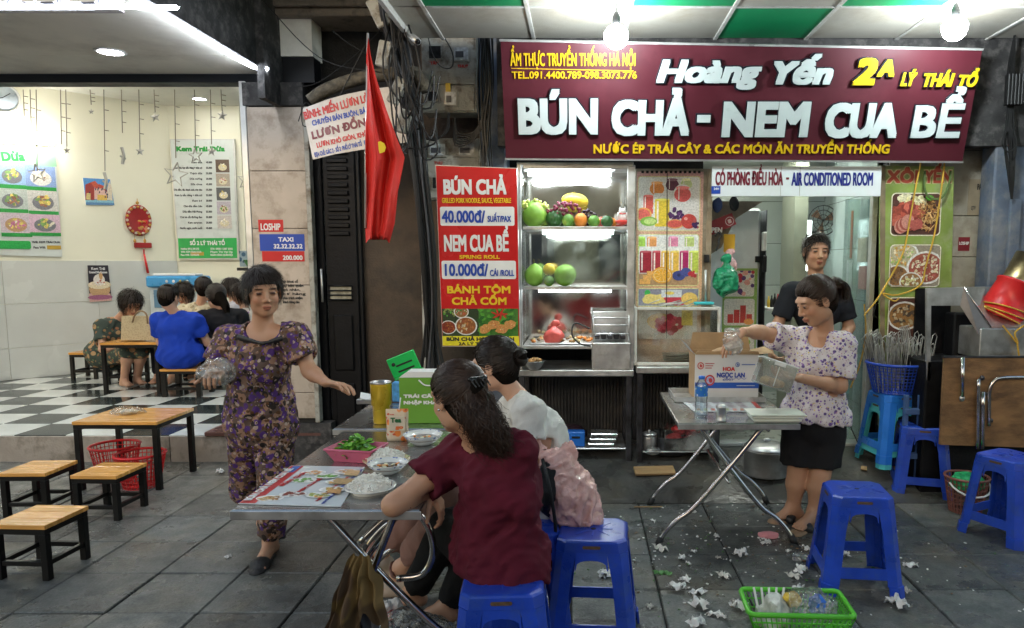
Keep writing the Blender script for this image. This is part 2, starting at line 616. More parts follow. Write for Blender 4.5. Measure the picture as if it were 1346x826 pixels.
def np_mesh(name,V,Q,mats,smooth=True,colors=None):
 me = bpy.data.meshes.new(name)
 n = Q.shape[1]
 me.vertices.add(len(V)); me.vertices.foreach_set('co',V.astype(np.float32).ravel())
 me.loops.add(Q.size); me.loops.foreach_set('vertex_index',Q.astype(np.int32).ravel())
 me.polygons.add(len(Q)); me.polygons.foreach_set('loop_start',np.arange(0,Q.size,n,dtype=np.int32))
 me.update(calc_edges=True)
 me.polygons.foreach_set('use_smooth',[smooth] * len(Q))
 if not isinstance(mats,(list,tuple)): mats = [mats]
 for m in mats: me.materials.append(m)
 if colors is not None:
  ca = me.color_attributes.new('tint','FLOAT_COLOR','POINT')
  c4 = np.ones((len(V),4),np.float32); c4[:,:3] = colors
  ca.data.foreach_set('color',c4.ravel())
 me.validate()
 return me
def relax(V,Q,it=1,f=.5):
 for _ in range(it):
  acc = np.zeros_like(V); cnt = np.zeros(len(V))
  for a,b in ((0,1),(1,2),(2,3),(3,0)):
   np.add.at(acc,Q[:,a],V[Q[:,b]]); np.add.at(cnt,Q[:,a],1)
   np.add.at(acc,Q[:,b],V[Q[:,a]]); np.add.at(cnt,Q[:,b],1)
  V = V * (1 - f) + f * acc / np.maximum(cnt,1)[:,None]
 return V

def skin_mat(name,col):
 if name in MATS: return MATS[name]
 m,t,b = newmat(name)
 N,L = t.nodes,t.links
 a = N.new('ShaderNodeAttribute'); a.attribute_name = 'tint'
 n = N.new('ShaderNodeTexNoise'); n.inputs['Scale'].default_value = 18; n.inputs['Detail'].default_value = 5
 tc = N.new('ShaderNodeTexCoord'); L.new(tc.outputs['Object'],n.inputs[0])
 cr = N.new('ShaderNodeMix'); cr.data_type = 'RGBA'
 cr.inputs[6].default_value = (*[c * x for c,x in zip(col,(1.06,1.04,1.0))],1)
 cr.inputs[7].default_value = (*[c * x for c,x in zip(col,(.95,.84,.78))],1)
 L.new(n.outputs[0],cr.inputs[0])
 mx = N.new('ShaderNodeMix'); mx.data_type = 'RGBA'; mx.blend_type = 'MULTIPLY'
 mx.inputs[0].default_value = 1
 L.new(cr.outputs[2],mx.inputs[6]); L.new(a.outputs[0],mx.inputs[7])
 L.new(mx.outputs[2],b.inputs['Base Color'])
 b.inputs['Roughness'].default_value = .5
 b.inputs['Subsurface Weight'].default_value = .12
 b.inputs['Subsurface Radius'].default_value = (.01,.004,.002)
 n2 = N.new('ShaderNodeTexNoise'); n2.inputs['Scale'].default_value = 260
 L.new(tc.outputs['Object'],n2.inputs[0])
 bp = N.new('ShaderNodeBump'); bp.inputs['Strength'].default_value = .12; bp.inputs['Distance'].default_value = .003
 L.new(n2.outputs[0],bp.inputs['Height']); L.new(bp.outputs[0],b.inputs['Normal'])
 MATS[name] = m
 return m
def hair_mat(name='hair_black',c0=(.008,.006,.005),c1=(.035,.022,.015)):
 if name in MATS: return MATS[name]
 m,t,b = newmat(name)
 N,L = t.nodes,t.links
 tc = N.new('ShaderNodeTexCoord')
 n = N.new('ShaderNodeTexNoise'); n.inputs['Scale'].default_value = 90
 L.new(tc.outputs['Object'],n.inputs[0])
 mi = N.new('ShaderNodeMix'); mi.data_type = 'RGBA'
 mi.inputs[6].default_value = (*c0,1); mi.inputs[7].default_value = (*c1,1)
 L.new(n.outputs[0],mi.inputs[0]); L.new(mi.outputs[2],b.inputs['Base Color'])
 b.inputs['Roughness'].default_value = .36 if 'under' not in name else .9
 b.inputs['Specular IOR Level'].default_value = .32 if 'under' not in name else .05
 MATS[name] = m
 return m
def cloth(name,col,rough=.85,scale=300):
 return mat(name,col,rough=rough,var=.14,scale=9,bump=.3,bscale=scale,spec=.25)

def unit(v):
 v = np.array(v,float); return v / np.linalg.norm(v)

def hairy(v):
 if v[1] < -.15: return v[2] > -.88
 if v[1] < .45: return v[2] > -.42
 return v[2] > -.42 + (v[1] - .45) * 1.55
class Person:
 """joints are given in world metres; everything is grown round them"""
 def __init__(s,label,base,skin,h=4.0,cell=.012,scale=1.0):
  s.root = thing('person',label,'person',base)
  s.skin = skin; s.hh = h / 1000; s.cell = cell; s.sc = scale
  s.prims = []; s.fine = []; s.J = {}
  s.lo = np.array([9.,99,9]); s.hi = -np.array([9.,99,9])
 def grow(s,*ps):
  for p in ps:
   p = np.array(p,float); s.lo = np.minimum(s.lo,p); s.hi = np.maximum(s.hi,p)
 def cap(s,a,b,ra,rb=None,k=.03,**kw):
  s.grow(a,b); s.prims.append(('cap',(a,b,ra,rb),dict(k=k,**kw)))
 def ell(s,c,r,M=None,k=.03,**kw):
  s.grow(c); s.prims.append(('ell',(c,r,M),dict(k=k,**kw)))
 def limb(s,a,b,c,r,k=.03):
  """upper and lower limb: r = (root, mid-upper, joint, calf, end)"""
  a,b,c = map(np.array,(a,b,c))
  m1 = a + (b - a) * .45; m2 = b + (c - b) * .3
  s.cap(a,m1,r[0],r[1],k); s.cap(m1,b,r[1],r[2],k)
  s.cap(b,m2,r[2],r[3],k); s.cap(m2,c,r[3],r[4],k)
 def torso(s,chest,pelvis,sl,sr,fwd,w=1.0,depth=1.0):
  chest,pelvis,sl,sr = map(lambda q: np.array(q,float),(chest,pelvis,sl,sr))
  up = unit(chest - pelvis); rt = unit(sr - sl); f = unit(np.cross(up,rt));
  if f @ np.array(fwd,float) < 0: f = -f
  M = [rt,f,up]
  s.ell(pelvis,(.155*w,.115*depth,.12),M,k=.05)
  s.ell(pelvis*.55 + chest*.45,(.125*w,.1*depth,.13),M,k=.06)
  s.ell(chest,(.145*w,.105*depth,.15),M,k=.06)
  mid = (sl + sr) * .5
  s.cap(sl,sr,.045,.045,k=.06)
  for q in (sl,sr): s.cap(q + (mid - q) * .12,mid + up * .055 + (q - mid) * .2,.03,.03,k=.05)
  s.J.update(M=M)
  return rt,f,up
 def head(s,c,fwd,up=(0,0,1),size=1.0,neck=None,eyes=True,nr=.046):
  k = size
  f = unit(fwd); r = unit(np.cross(f,np.array(up,float))); u = np.cross(r,f)
  c = np.array(c,float)
  s.hc,s.hf,s.hr,s.hu,s.hs = c,f,r,u,k
  M = [r,f,u]
  P = lambda x,y,z: c + (r*x + f*y + u*z) * k
  E = lambda x,y,z,a,b,d,kk=.015,op='u',MM=None: s.ell(P(x,y,z),(a*k,b*k,d*k),MM or M,k=kk*k,op=op)
  if neck is not None:
   s.cap(np.array(neck,float),P(0,-.02,-.06),nr*1.05,nr*.95,k=.02)
  E(0,-.012,.032,.071,.09,.078,.02)
  E(0,.018,-.028,.056,.066,.078,.03)
  E(0,.05,-.092,.024,.024,.02,.03)
  for sx in (-1,1):
   E(sx*.034,.05,-.03,.022,.026,.024,.02)
   E(sx*.036,.008,-.066,.018,.034,.024,.03)
  s.cap(P(-.04,.07,.026),P(.04,.07,.026),.011*k,.011*k,k=.02*k)
  for sx in (-1,1):
   E(sx*.03,.092,.004,.017,.014,.0095,.012,'s')
   E(sx*.0295,.0715,.002,.0155,.0145,.0125,.004)
   E(sx*.0105,.088,-.034,.008,.009,.007,.006)
   E(sx*.077,-.008,-.006,.007,.019,.03,.008)
   E(sx*.086,-.002,-.002,.006,.010,.016,.006,'s')
  s.cap(P(0,.082,.012),P(0,.1,-.028),.0065*k,.0105*k,k=.01*k)
  E(0,.084,-.060,.021,.0115,.0065,.007)
  E(0,.082,-.070,.018,.0115,.0068,.006)
  E(0,.099,-.0655,.02,.008,.002,.003,'s')
  s.grow(P(.1,.12,.13),P(-.1,-.12,-.13))
  m = .12 * k
  s.fine.append((c - m,c + m,s.hh))
 def hand(s,w,d,n,side,size=1.0,curl=(25,30,25),spread=.45,thumb=(35,20),fist=None,h=None):
  """w wrist, d towards fingers, n palm normal (curl goes that way), side +1: thumb on +cross(d,n)"""
  d = unit(d); n = np.array(n,float); n = unit(n - d * (n @ d)); sv = np.cross(d,n) * side
  w = np.array(w,float); z = size
  P = lambda a,b,c: w + (d*a + sv*b + n*c) * z
  s.grow(w + .2*d*z,w + .1*sv,w - .1*sv,w + .1*n)
  offs = [.030,.010,-.010,-.029]; kl = [.088,.092,.087,.078]; ln = [1.0,1.1,1.02,.8]
  for i in range(4):
   s.cap(P(.0,offs[i]*.5,0),P(kl[i],offs[i],0),.014*z,.0105*z,k=.012)
  for i in range(4):
   sp = (1.5 - i) * .09 * spread
   dd = unit(d * math.cos(sp) + sv * math.sin(sp))
   p = P(kl[i],offs[i],0); a = 0
   for j,(L,r0,r1) in enumerate(((.042,.0092,.0085),(.027,.0083,.0077),(.021,.0076,.0064))):
    cj = curl[j] if not isinstance(curl[0],(tuple,list)) else curl[i][j]
    a += R(cj)
    q = p + (dd * math.cos(a) + n * math.sin(a)) * L * ln[i] * z
    s.cap(p,q,r0*z,r1*z,k=.003)
    p = q
  t0 = P(.022,.022,.006)
  a1 = R(thumb[0] + 15)
  d1 = unit(d * math.cos(a1) + sv * math.sin(a1) + n * .35)
  t1 = t0 + d1 * .042 * z
  d2 = unit(d1 * math.cos(R(thumb[1])) + (d - d1 * (d @ d1)) * math.sin(R(thumb[1])) + n * .15)
  t2 = t1 + d2 * .034 * z; t3 = t2 + unit(d2 + n * .15) * .026 * z
  s.cap(t0,t1,.016*z,.0115*z,k=.01); s.cap(t1,t2,.0108*z,.0098*z,k=.004); s.cap(t2,t3,.0098*z,.008*z,k=.003)
  m = .03
  lo = np.minimum.reduce([w,P(.2,.07,0),P(.2,-.05,0),P(.1,.1,.08),P(.05,0,.1)]) - .01
  hi = np.maximum.reduce([w,P(.2,.07,0),P(.2,-.05,0),P(.1,.1,.08),P(.05,0,.1)]) + .01
  s.fine.append((lo,hi,h or s.hh))
 def foot(s,ankle,toe,size=1.0):
  a,t = np.array(ankle,float),np.array(toe,float)
  d = unit((t - a) * (1,1,0)); sd = np.cross(d,(0,0,1)); z = size
  heel = a - d * .035 * z; heel[2] = t[2] + .022
  s.cap(a,heel,.032*z,.03*z,k=.03)
  ball = t - d * .06 * z; ball[2] = t[2] + .018
  s.cap(heel,ball,.028*z,.03*z,k=.03,flat=((0,0,1),.8))
  s.cap(a + d*.02,ball,.03*z,.022*z,k=.03)
  for i in range(5):
   o = (i - 2) * .016 * z
   p = ball + sd * o + d * .01
   q = ball + sd * o * 1.05 + d * (.052 - abs(i - 1) * .006) * z
   q[2] = t[2] + .012
   s.cap(p,q,.013*z,.009*z,k=.004)
  s.grow(heel,t + .02,t - .02)
 def build(s,name='body',tint=None):
  m = .09
  F = Field(s.lo - m,s.hi + m,s.cell,s.fine)
  for kind,a,kw in s.prims:
   getattr(F,kind)(*a,**kw)
  V,Q = F.verts()
  V = relax(V,Q,1,.3)
  C = np.ones((len(V),3),np.float32)
  if hasattr(s,'hc'):
   L = (V - s.hc) / s.hs
   x,y,z = L @ s.hr,L @ s.hf,L @ s.hu
   ax = np.abs(x)
   def blob(cx,cy,cz,rx,ry,rz,absx=True):
    return np.clip(1.3 - np.sqrt(((ax if absx else x) - cx)**2 / rx**2 + (y - cy)**2 / ry**2 + (z - cz)**2 / rz**2),0,1) * (1/.3)
   def paint(w,c):
    w = np.clip(w,0,1)[:,None]
    C[:] = C * (1 - w) + np.array(c) * w
   near = (np.sqrt((L**2).sum(1)) < .16)
   paint(np.where(near & (y > .06),blob(0,.09,-.061,.021,.02,.006) ,0),(.82,.55,.53))
   paint(np.where(near & (y > .06),blob(0,.09,-.070,.018,.02,.006),0),(.86,.58,.55))
   paint(np.where(near & (y > .06),blob(0,.09,-.0655,.018,.03,.0022),0),(.38,.22,.2))
   paint(np.where(near & (y > .04),blob(.031,.085,.0225 ,.017,.03,.0038),0) * .8,(.12,.09,.08))
   paint(np.where(near & (y > .04),blob(.0295,.085,.006,.0145,.02,.0025),0) * .8,(.15,.1,.1))
   paint(np.where(near & (y > .04),blob(.0295,.085,.0005,.0115,.02,.0035),0) * .9,(.1,.08,.08))
   paint(np.where(near,blob(.042,.06,-.03,.02,.03,.02),0) * .25,(1.0,.75,.72))
   paint(np.where(near & (y > .07),blob(.009,.095,-.041,.0035,.012,.003),0) * .6,(.35,.2,.18))
  me = np_mesh(name,V,Q,s.skin,colors=C)
  s.body = add_mesh(name,me,s.root,world=True)
  return s.body
 def garment(s,name,mt,fn,h=.010,folds=None,fine=(),pad=.1):
  """fn(F) fills the field; bounding box from recorded prims"""
  F = Field(s.lo - pad,s.hi + pad,h,fine)
  fn(F)
  if folds:
   for fo in folds: F.folds(*fo)
  V,Q = F.verts()
  V = relax(V,Q,1,.35)
  return add_mesh(name,np_mesh(name,V,Q,mt),s.root,world=True)
 # ------------------------------------------------ hair
 def H(s,x,y,z):
  return s.hc + (s.hr*x + s.hf*y + s.hu*z) * s.hs
 def scalp(s,mt,fn=None,thick=.006,cut=True,name='hair',sub=None,root=None,h=.005,hairline=.045):
  c = s.hc; m = .16
  F = Field(c - m,c + m,h)
  M = [s.hr,s.hf,s.hu]; k = s.hs
  t = thick
  F.ell(s.H(0,-.014,.034),((.071+t)*k,(.09+t)*k,(.078+t)*k),M,k=.01)
  F.ell(s.H(0,-.045,-.03),((.058+t)*k,(.055+t)*k,(.06+t)*k),M,k=.03)
  # the face opening
  F.ell(s.H(0,.105,-.03),(.068*k,.062*k,hairline*1.0*k + .045*k),M,k=.012,op='s')
  F.ell(s.H(0,.03,-.09),(.09*k,.06*k,.06*k),M,k=.01,op='s')
  if fn: fn(F)
  V,Q = F.verts()
  V = relax(V,Q,1,.4)
  mt = hair_mat('hair_under',(.006,.005,.004),(.012,.009,.007))
  o = add_mesh(name,np_mesh(name,V,Q,mt),root or s.root,world=True)
  return o
 def strands(s,paths,mt,width=.0022,name='hair_strands',parent=None):
  """paths: array (n, m, 3) world; flat ribbons facing away from the head centre"""
  P = np.asarray(paths); n,m,_ = P.shape
  T = np.gradient(P,axis=1); T /= np.linalg.norm(T,axis=2,keepdims=True) + 1e-9
  N = P - s.hc; N /= np.linalg.norm(N,axis=2,keepdims=True) + 1e-9
  B = np.cross(T,N); B /= np.linalg.norm(B,axis=2,keepdims=True) + 1e-9
  rr = np.random.default_rng(5)
  tilt = rr.uniform(-.6,.6,(n,1,1))
  B = B * np.cos(tilt) + N * np.sin(tilt)
  w = np.linspace(1,.35,m)[None,:,None] * width * .5 * rr.uniform(.6,1.3,(n,1,1))
  V = np.stack([P - B*w,P + N*w*.5,P + B*w],2).reshape(-1,3)
  base = (np.arange(n)[:,None] * m + np.arange(m - 1)[None,:]).ravel() * 3
  Q = np.concatenate([np.stack([base,base+1,base+4,base+3],1),np.stack([base+1,base+2,base+5,base+4],1)])
  return add_mesh(name,np_mesh(name,V,Q,mt),parent or s.root,world=True)
 def dirs(s,n,keep,seed=1):
  rr = np.random.default_rng(seed)
  out = []
  while len(out) < n:
   v = rr.normal(size=3); v /= np.linalg.norm(v)
   if keep(v): out.append(v)
  return np.array(out)
 def on(s,d,lift=.0):
  """unit dirs (..,3) local -> world point on the cranium shell"""
  d = np.asarray(d)
  r = np.array([.074,.093,.082]) + np.asarray(lift)
  L = d * r
  L[...,2] = np.where(L[...,2] < 0,L[...,2] * 1.5,L[...,2])
  L = L + np.array([0,-.014,.034])
  # drop of the skull at the back towards the nape
  return s.hc + (L[...,0:1]*s.hr + L[...,1:2]*s.hf + L[...,2:3]*s.hu) * s.hs
 def gather(s,to,n=900,m=8,keep=None,seed=1,lift=.008,jit=.004):
  """paths from scalp to the gather direction 'to' (local unit)"""
  keep = hairy
  D = s.dirs(n,keep,seed); to = unit(to)
  rr = np.random.default_rng(seed)
  t = np.linspace(0,1,m)[None,:,None]
  to2 = unit(to)[None] + rr.normal(size=(n,3)) * .06
  to2 /= np.linalg.norm(to2,axis=1,keepdims=True)
  A = D[:,None,:] * (1 - t) + to2[:,None,:] * t
  A /= np.linalg.norm(A,axis=2,keepdims=True)
  lf = (lift + rr.uniform(0,jit,(n,1,1))) * np.clip(.1 + t*4,0,1) + .004 * np.sin(t * 3.14)
  return s.on(A,lf)
 def comb(s,crown,n=900,m=8,arc=(.5,.9),keep=None,seed=2,lift=.006,flare=.01,drop=0.0):
  keep = keep or hairy
  D = s.dirs(n,keep,seed); cr = unit(crown)
  rr = np.random.default_rng(seed)
  ax = np.cross(cr[None],D) + rr.normal(size=D.shape) * .12
  ax /= np.linalg.norm(ax,axis=1,keepdims=True)
  L = rr.uniform(*arc,n)
  t = np.linspace(0,1,m)
  ang = L[:,None] * t[None]
  c,si = np.cos(ang)[...,None],np.sin(ang)[...,None]
  K = ax[:,None,:]; Dd = D[:,None,:]
  A = Dd*c + np.cross(K,Dd)*si + K*(K*Dd).sum(-1,keepdims=True)*(1-c)
  lf = lift + rr.uniform(0,.006,(n,1,1)) + flare * (t[None,:,None]**2) * rr.uniform(.2,1,(n,1,1))
  P = s.on(A,lf)
  if drop: P[...,2] -= drop * (t[None,:]**2)
  return P
# ------------------------------------------------------------------ flat print, lettering, signs
def frame_rot(x,y):
 x = Vector(x).normalized(); z = x.cross(Vector(y)).normalized(); y = z.cross(x)
 return Matrix((x,y,z)).transposed()
_txt = {}
def glyphs(body,extrude=0.0,res=3):
 key = (body,extrude > 0,res)
 if key not in _txt:
  c = bpy.data.curves.new('t','FONT')
  c.body = body; c.size = 1; c.resolution_u = res; c.extrude = 0
  c.fill_mode = 'FRONT' if extrude == 0 else 'BOTH'
  if extrude > 0: c.extrude = .5
  o = bpy.data.objects.new('t',c)
  me = o.to_mesh()
  V = np.zeros(len(me.vertices) * 3,np.float32); me.vertices.foreach_get('co',V)
  F = [tuple(p.vertices) for p in me.polygons]
  o.to_mesh_clear()
  bpy.data.objects.remove(o); bpy.data.curves.remove(c)
  _txt[key] = (V.reshape(-1,3),F)
 return _txt[key]
CAPH = None
def text_mesh(name,body,x0,x1,yb,yt,m,z=0.0,weight=0.0,slant=0.0,depth=0.0,keepw=False,res=3,wx=1.0):
 """letters from x0 to x1, baseline yb, capital height up to yt; weight = stroke fattening in metres"""
 global CAPH
 if CAPH is None:
  v,_ = glyphs('H'); CAPH = float(v[:,1].max())
 V,F = glyphs(body,depth,res)
 V = V.copy()
 sy = (yt - yb - 2*weight) / CAPH
 V[:,1] = V[:,1] * sy
 V[:,0] += V[:,1] * slant / max(sy,1e-6) * 1.0 if not slant == 0 else 0
 a,b = V[:,0].min(),V[:,0].max()
 sx = (x1 - x0 - 2*weight*wx) / (b - a) if not keepw else sy
 V[:,0] = (V[:,0] - a) * sx + x0 + weight*wx
 V[:,1] += yb + weight
 if depth > 0: V[:,2] = (V[:,2] + .5) * depth + z
 else: V[:,2] = z
 vs,fs = [],[]
 n = 1 if weight == 0 else 8
 for k in range(n):
  W_ = V.copy()
  if weight:
   ox,oy = ((-1,-1),(0,-1),(1,-1),(1,0),(1,1),(0,1),(-1,1),(-1,0))[k]
   W_[:,0] += weight * wx * ox * .9; W_[:,1] += weight * oy * .9
  W_[:,2] += .00015 * k
  b0 = len(vs)
  vs.extend(W_.tolist())
  fs.extend([tuple(i + b0 for i in f) for f in F])
 me = bpy.data.meshes.new(name)
 me.from_pydata(vs,[],fs)
 me.materials.append(m)
 return me
def print_mat(name='print_ink',rough=.35):
 if name in MATS: return MATS[name]
 m,t,b = newmat(name)
 a = t.nodes.new('ShaderNodeAttribute'); a.attribute_name = 'ink'
 tc = t.nodes.new('ShaderNodeTexCoord')
 n = t.nodes.new('ShaderNodeTexNoise'); n.inputs['Scale'].default_value = 90; n.inputs['Detail'].default_value = 5
 t.links.new(tc.outputs['Object'],n.inputs[0])
 mr = t.nodes.new('ShaderNodeMapRange'); mr.inputs[1].default_value = .3; mr.inputs[2].default_value = .7
 mr.inputs[3].default_value = .75; mr.inputs[4].default_value = 1.2
 t.links.new(n.outputs[0],mr.inputs[0])
 v = t.nodes.new('ShaderNodeVectorMath'); v.operation = 'SCALE'
 t.links.new(a.outputs[0],v.inputs[0]); t.links.new(mr.outputs[0],v.inputs['Scale'])
 t.links.new(v.outputs[0],b.inputs['Base Color'])
 b.inputs['Roughness'].default_value = rough
 MATS[name] = m
 return m
class Pic:
 """flat printed picture made of coloured shapes, in a panel's own x/y"""
 def __init__(s,z=.001,seed=0):
  s.v,s.f,s.c,s.z = [],[],[],z
  s.r = random.Random(seed)
  s.clip = None
 def poly(s,pts,col,col2=None):
  b = len(s.v)
  if s.clip:
   x0,y0,x1,y1 = s.clip
   pts = [(min(max(x,x0),x1),min(max(y,y0),y1)) for x,y in pts]
  n = len(pts)
  s.v.extend([(x,y,s.z) for x,y in pts])
  s.f.append(tuple(range(b,b + n)))
  if col2 is None: s.c.extend([col] * n)
  else:
   ys = [p[1] for p in pts]; a,bb = min(ys),max(ys)
   for p in pts:
    t = (p[1] - a) / (bb - a + 1e-9)
    s.c.append(tuple(col[i] * (1 - t) + col2[i] * t for i in range(3)))
  s.z += .00004
  return s
 def rect(s,x0,y0,x1,y1,col,col2=None,r=0):
  return s.poly(rrect(x0,y0,x1,y1,r,4) if r else [(x0,y0),(x1,y0),(x1,y1),(x0,y1)],col,col2)
 def ell(s,x,y,rx,ry,col,n=14,rot=0,j=0.0,col2=None):
  pts = []
  for k in range(n):
   a = 2 * math.pi * k / n
   q = 1 + s.r.uniform(-j,j)
   u,v = rx * q * math.cos(a),ry * q * math.sin(a)
   pts.append((x + u*math.cos(rot) - v*math.sin(rot),y + u*math.sin(rot) + v*math.cos(rot)))
  return s.poly(pts,col,col2)
 def pile(s,x,y,rx,ry,cols,n=30,sz=.2,j=.35,asp=.6):
  for _ in range(n):
   a,q = s.r.uniform(0,6.28),math.sqrt(s.r.random())
   c = s.r.choice(cols); w = s.r.uniform(.75,1.25)
   z = min(rx,ry) * sz * s.r.uniform(.6,1.4)
   s.ell(x + rx*q*math.cos(a),y + ry*q*math.sin(a),z,z*asp,tuple(k*w for k in c),7,s.r.uniform(0,3),j)
  return s
 def bowl(s,x,y,r,cols,rim=(.75,.75,.72),n=34,sy=.85,inner=(.3,.15,.05),sz=.2):
  s.ell(x,y,r,r*sy,rim,20); s.ell(x,y,r*.88,r*.88*sy,inner,20)
  return s.pile(x,y,r*.72,r*.72*sy,cols,n,sz)
 def build(s,name,parent,loc=None):
  me = bpy.data.meshes.new(name)
  me.from_pydata(s.v,[],s.f)
  me.materials.append(print_mat())
  ca = me.color_attributes.new('ink','FLOAT_COLOR','POINT')
  a = np.ones((len(s.v),4),np.float32); a[:,:3] = np.array(s.c,np.float32)
  ca.data.foreach_set('color',np.clip(a,0,1).ravel())
  return add_mesh(name,me,parent,loc)
class Panel:
 """a flat thing with its own frame: x right, y up, z towards the viewer; sizes can be read off as pixels"""
 def __init__(s,name,label,cat,p0,xdir,ydir,group=None,parent=None):
  s.p0 = Vector(p0)
  s.Rm = frame_rot(xdir,ydir)
  if parent is None:
   s.o = thing(name,label,cat,s.p0,0,group)
  else:
   s.o = bpy.data.objects.new(name,None); COL.objects.link(s.o); s.o.parent = parent
   s.o.location = s.p0 - parent.location
  s.o.rotation_euler = s.Rm.to_euler()
  s.n = s.Rm.col[2]
 def uv(s,px,py):
  v = (PY0 - py) / FPX; h = (px - PX0) / FPX
  d = Vector((h,_c + v*_s,-_s + v*_c))
  o = Vector((0,0,CAMH))
  t = (s.p0 - o).dot(s.n) / d.dot(s.n)
  q = s.Rm.inverted() @ (o + d * t - s.p0)
  return q[0],q[1]
 def board(s,name,px,m,z0=-.02,z1=0.0,r=0.0,parent=None,bevel=0):
  """px: list of pixel corners, or (x0,y0,x1,y1) box in pixels"""
  if len(px) == 4 and not isinstance(px[0],(tuple,list)):
   x0,y0 = s.uv(px[0],px[3]); x1,y1 = s.uv(px[2],px[1])
   pts = rrect(x0,y0,x1,y1,r,4) if r else [(x0,y0),(x1,y0),(x1,y1),(x0,y1)]
  else: pts = [s.uv(*p) for p in px]
  mb = MB(); mb.prism(pts[::-1],z0,z1,'z')
  return mb.build(name,m,parent or s.o)
 def text(s,body,x0,x1,yb,yt,m,z=.001,weight=0.0,slant=0,depth=0,name='lettering',outline=None,ow=.006,wx=1.0,res=3,parent=None):
  xa = s.uv(x0,yb); xb = s.uv(x1,yb); ya = s.uv(x0,yt)
  cx = (x0 + x1) / 2
  b0 = xa[1]
  me = text_mesh(name,body,xa[0],xb[0],b0,b0 + (ya[1] - xa[1]),m,z,weight,slant,depth,wx=wx,res=res)
  tilt = math.atan2(xb[1] - xa[1],xb[0] - xa[0])
  me.transform(Matrix.Translation((xa[0],xa[1],0)) @ Matrix.Rotation(tilt,4,'Z') @ Matrix.Translation((-xa[0],-xa[1],0)))
  o = add_mesh(name,me,parent or s.o)
  if outline is not None:
   m2 = text_mesh('letter_edge',body,xa[0] - ow,xb[0] + ow,b0 - ow,b0 + (ya[1] - xa[1]) + ow,outline,0,weight + ow,slant,depth * .7 + .0005,wx=wx,res=res)
   m2.transform(Matrix.Translation((xa[0] ,xa[1],z - .004)) @ Matrix.Rotation(tilt,4,'Z') @ Matrix.Translation((-xa[0],-xa[1],0)))
   add_mesh('letter_edge',m2,parent or s.o)
  return o
# ================================================================== MATERIALS
M_ = {}
M_['slab'] = mat('paving_stone',(.088,.096,.094),.36,var=.42,scale=6,bump=.9,bscale=55,dirt=(.17,.15,.11),dirt_scale=4.5,dirt_amt=.5,obj_rand=.3)
M_['slab2'] = mat('rough_paving_stone',(.12,.115,.098),.45,var=.4,scale=7,bump=.9,bscale=30,dirt=(.15,.12,.075),dirt_scale=2.5,dirt_amt=.7,obj_rand=.3)
M_['slab'] = stone_mat('damp_paving_stone',(.062,.070,.068),(.115,.120,.112),(.135,.115,.078))
M_['slab2'] = stone_mat('scoured_paving_stone',(.10,.10,.088),(.17,.165,.145),(.09,.08,.06),.35,.25,.7)
M_['grout'] = mat('joint_dirt',(.02,.019,.017),.8,var=.3,bump=.5)
M_['wetfloor'] = mat('wet_concrete',(.06,.06,.056),.28,var=.5,scale=4,bump=.6,bscale=25,dirt=(.10,.085,.06),dirt_scale=3,dirt_amt=.6)
M_['tileW'] = mat('white_floor_tile',(.72,.74,.70),.12,var=.08,scale=3,dirt=(.4,.38,.32),dirt_scale=6,dirt_amt=.25)
M_['tileB'] = mat('black_floor_tile',(.035,.045,.045),.12,var=.2,scale=3)
M_['kerb'] = mat('kerb_stone_tile',(.36,.31,.26),.5,var=.2,scale=4,bump=.3,dirt=(.10,.085,.06),dirt_scale=5,dirt_amt=.9)
M_['cream'] = mat('cream_wall_paint',(.80,.775,.62),.7,var=.03,scale=2)
M_['wtile'] = mat('pale_wall_tile',(.60,.61,.57),.22,var=.05,scale=2,bump=.03,obj_rand=.03)
M_['soffit'] = mat('soffit_panel',(.80,.77,.68),.6,var=.1,scale=1.5,dirt=(.25,.2,.15),dirt_scale=2,dirt_amt=.3)
M_['ceilW'] = mat('ceiling_white',(.72,.70,.62),.7,var=.05)
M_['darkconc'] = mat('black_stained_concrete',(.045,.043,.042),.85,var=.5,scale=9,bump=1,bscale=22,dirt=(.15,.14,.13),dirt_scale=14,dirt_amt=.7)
M_['black'] = mat('black_frame',(.006,.007,.009),.45,var=.2,spec=.3)
M_['blackdoor'] = mat('black_painted_door',(.005,.005,.006),.5,var=.4,scale=12,bump=.2,spec=.25)
M_['darkwall'] = mat('grimy_shaded_wall',(.022,.019,.017),.8,var=.4,scale=6,bump=.6,dirt=(.02,.018,.015),dirt_scale=3,dirt_amt=.9)  # colour darkened to stand in for the shade of the passage
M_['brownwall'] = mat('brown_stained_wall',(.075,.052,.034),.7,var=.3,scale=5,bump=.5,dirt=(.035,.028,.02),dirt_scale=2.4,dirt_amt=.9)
M_['pillar'] = mat('beige_column_tile',(.50,.42,.34),.35,var=.09,scale=6,bump=.12,dirt=(.2,.14,.09),dirt_scale=7,dirt_amt=.6,obj_rand=.04)
M_['bluepaint'] = mat('flaking_blue_paint',(.105,.135,.19),.65,var=.25,scale=6,bump=.35,bscale=45,dirt=(.34,.32,.27),dirt_scale=3.2,dirt_amt=.55)
M_['steel'] = mat('stainless_steel',(.58,.58,.57),.36,metal=.85,var=.22,scale=7,bump=.06,bscale=120,dirt=(.16,.14,.11),dirt_scale=6,dirt_amt=.5)
M_['steeltop'] = mat('steel_table_top',(.45,.46,.46),.24,metal=.9,var=.25,scale=5,bump=.05,bscale=150,dirt=(.16,.15,.13),dirt_scale=5,dirt_amt=.55)
M_['chrome'] = mat('chrome_tube',(.62,.60,.58),.16,metal=1,var=.15,scale=10,dirt=(.2,.12,.07),dirt_scale=20,dirt_amt=.5)
M_['darksteel'] = mat('dark_greasy_steel',(.10,.10,.11),.38,metal=.9,var=.3,dirt=(.03,.025,.02),dirt_scale=6,dirt_amt=.8)
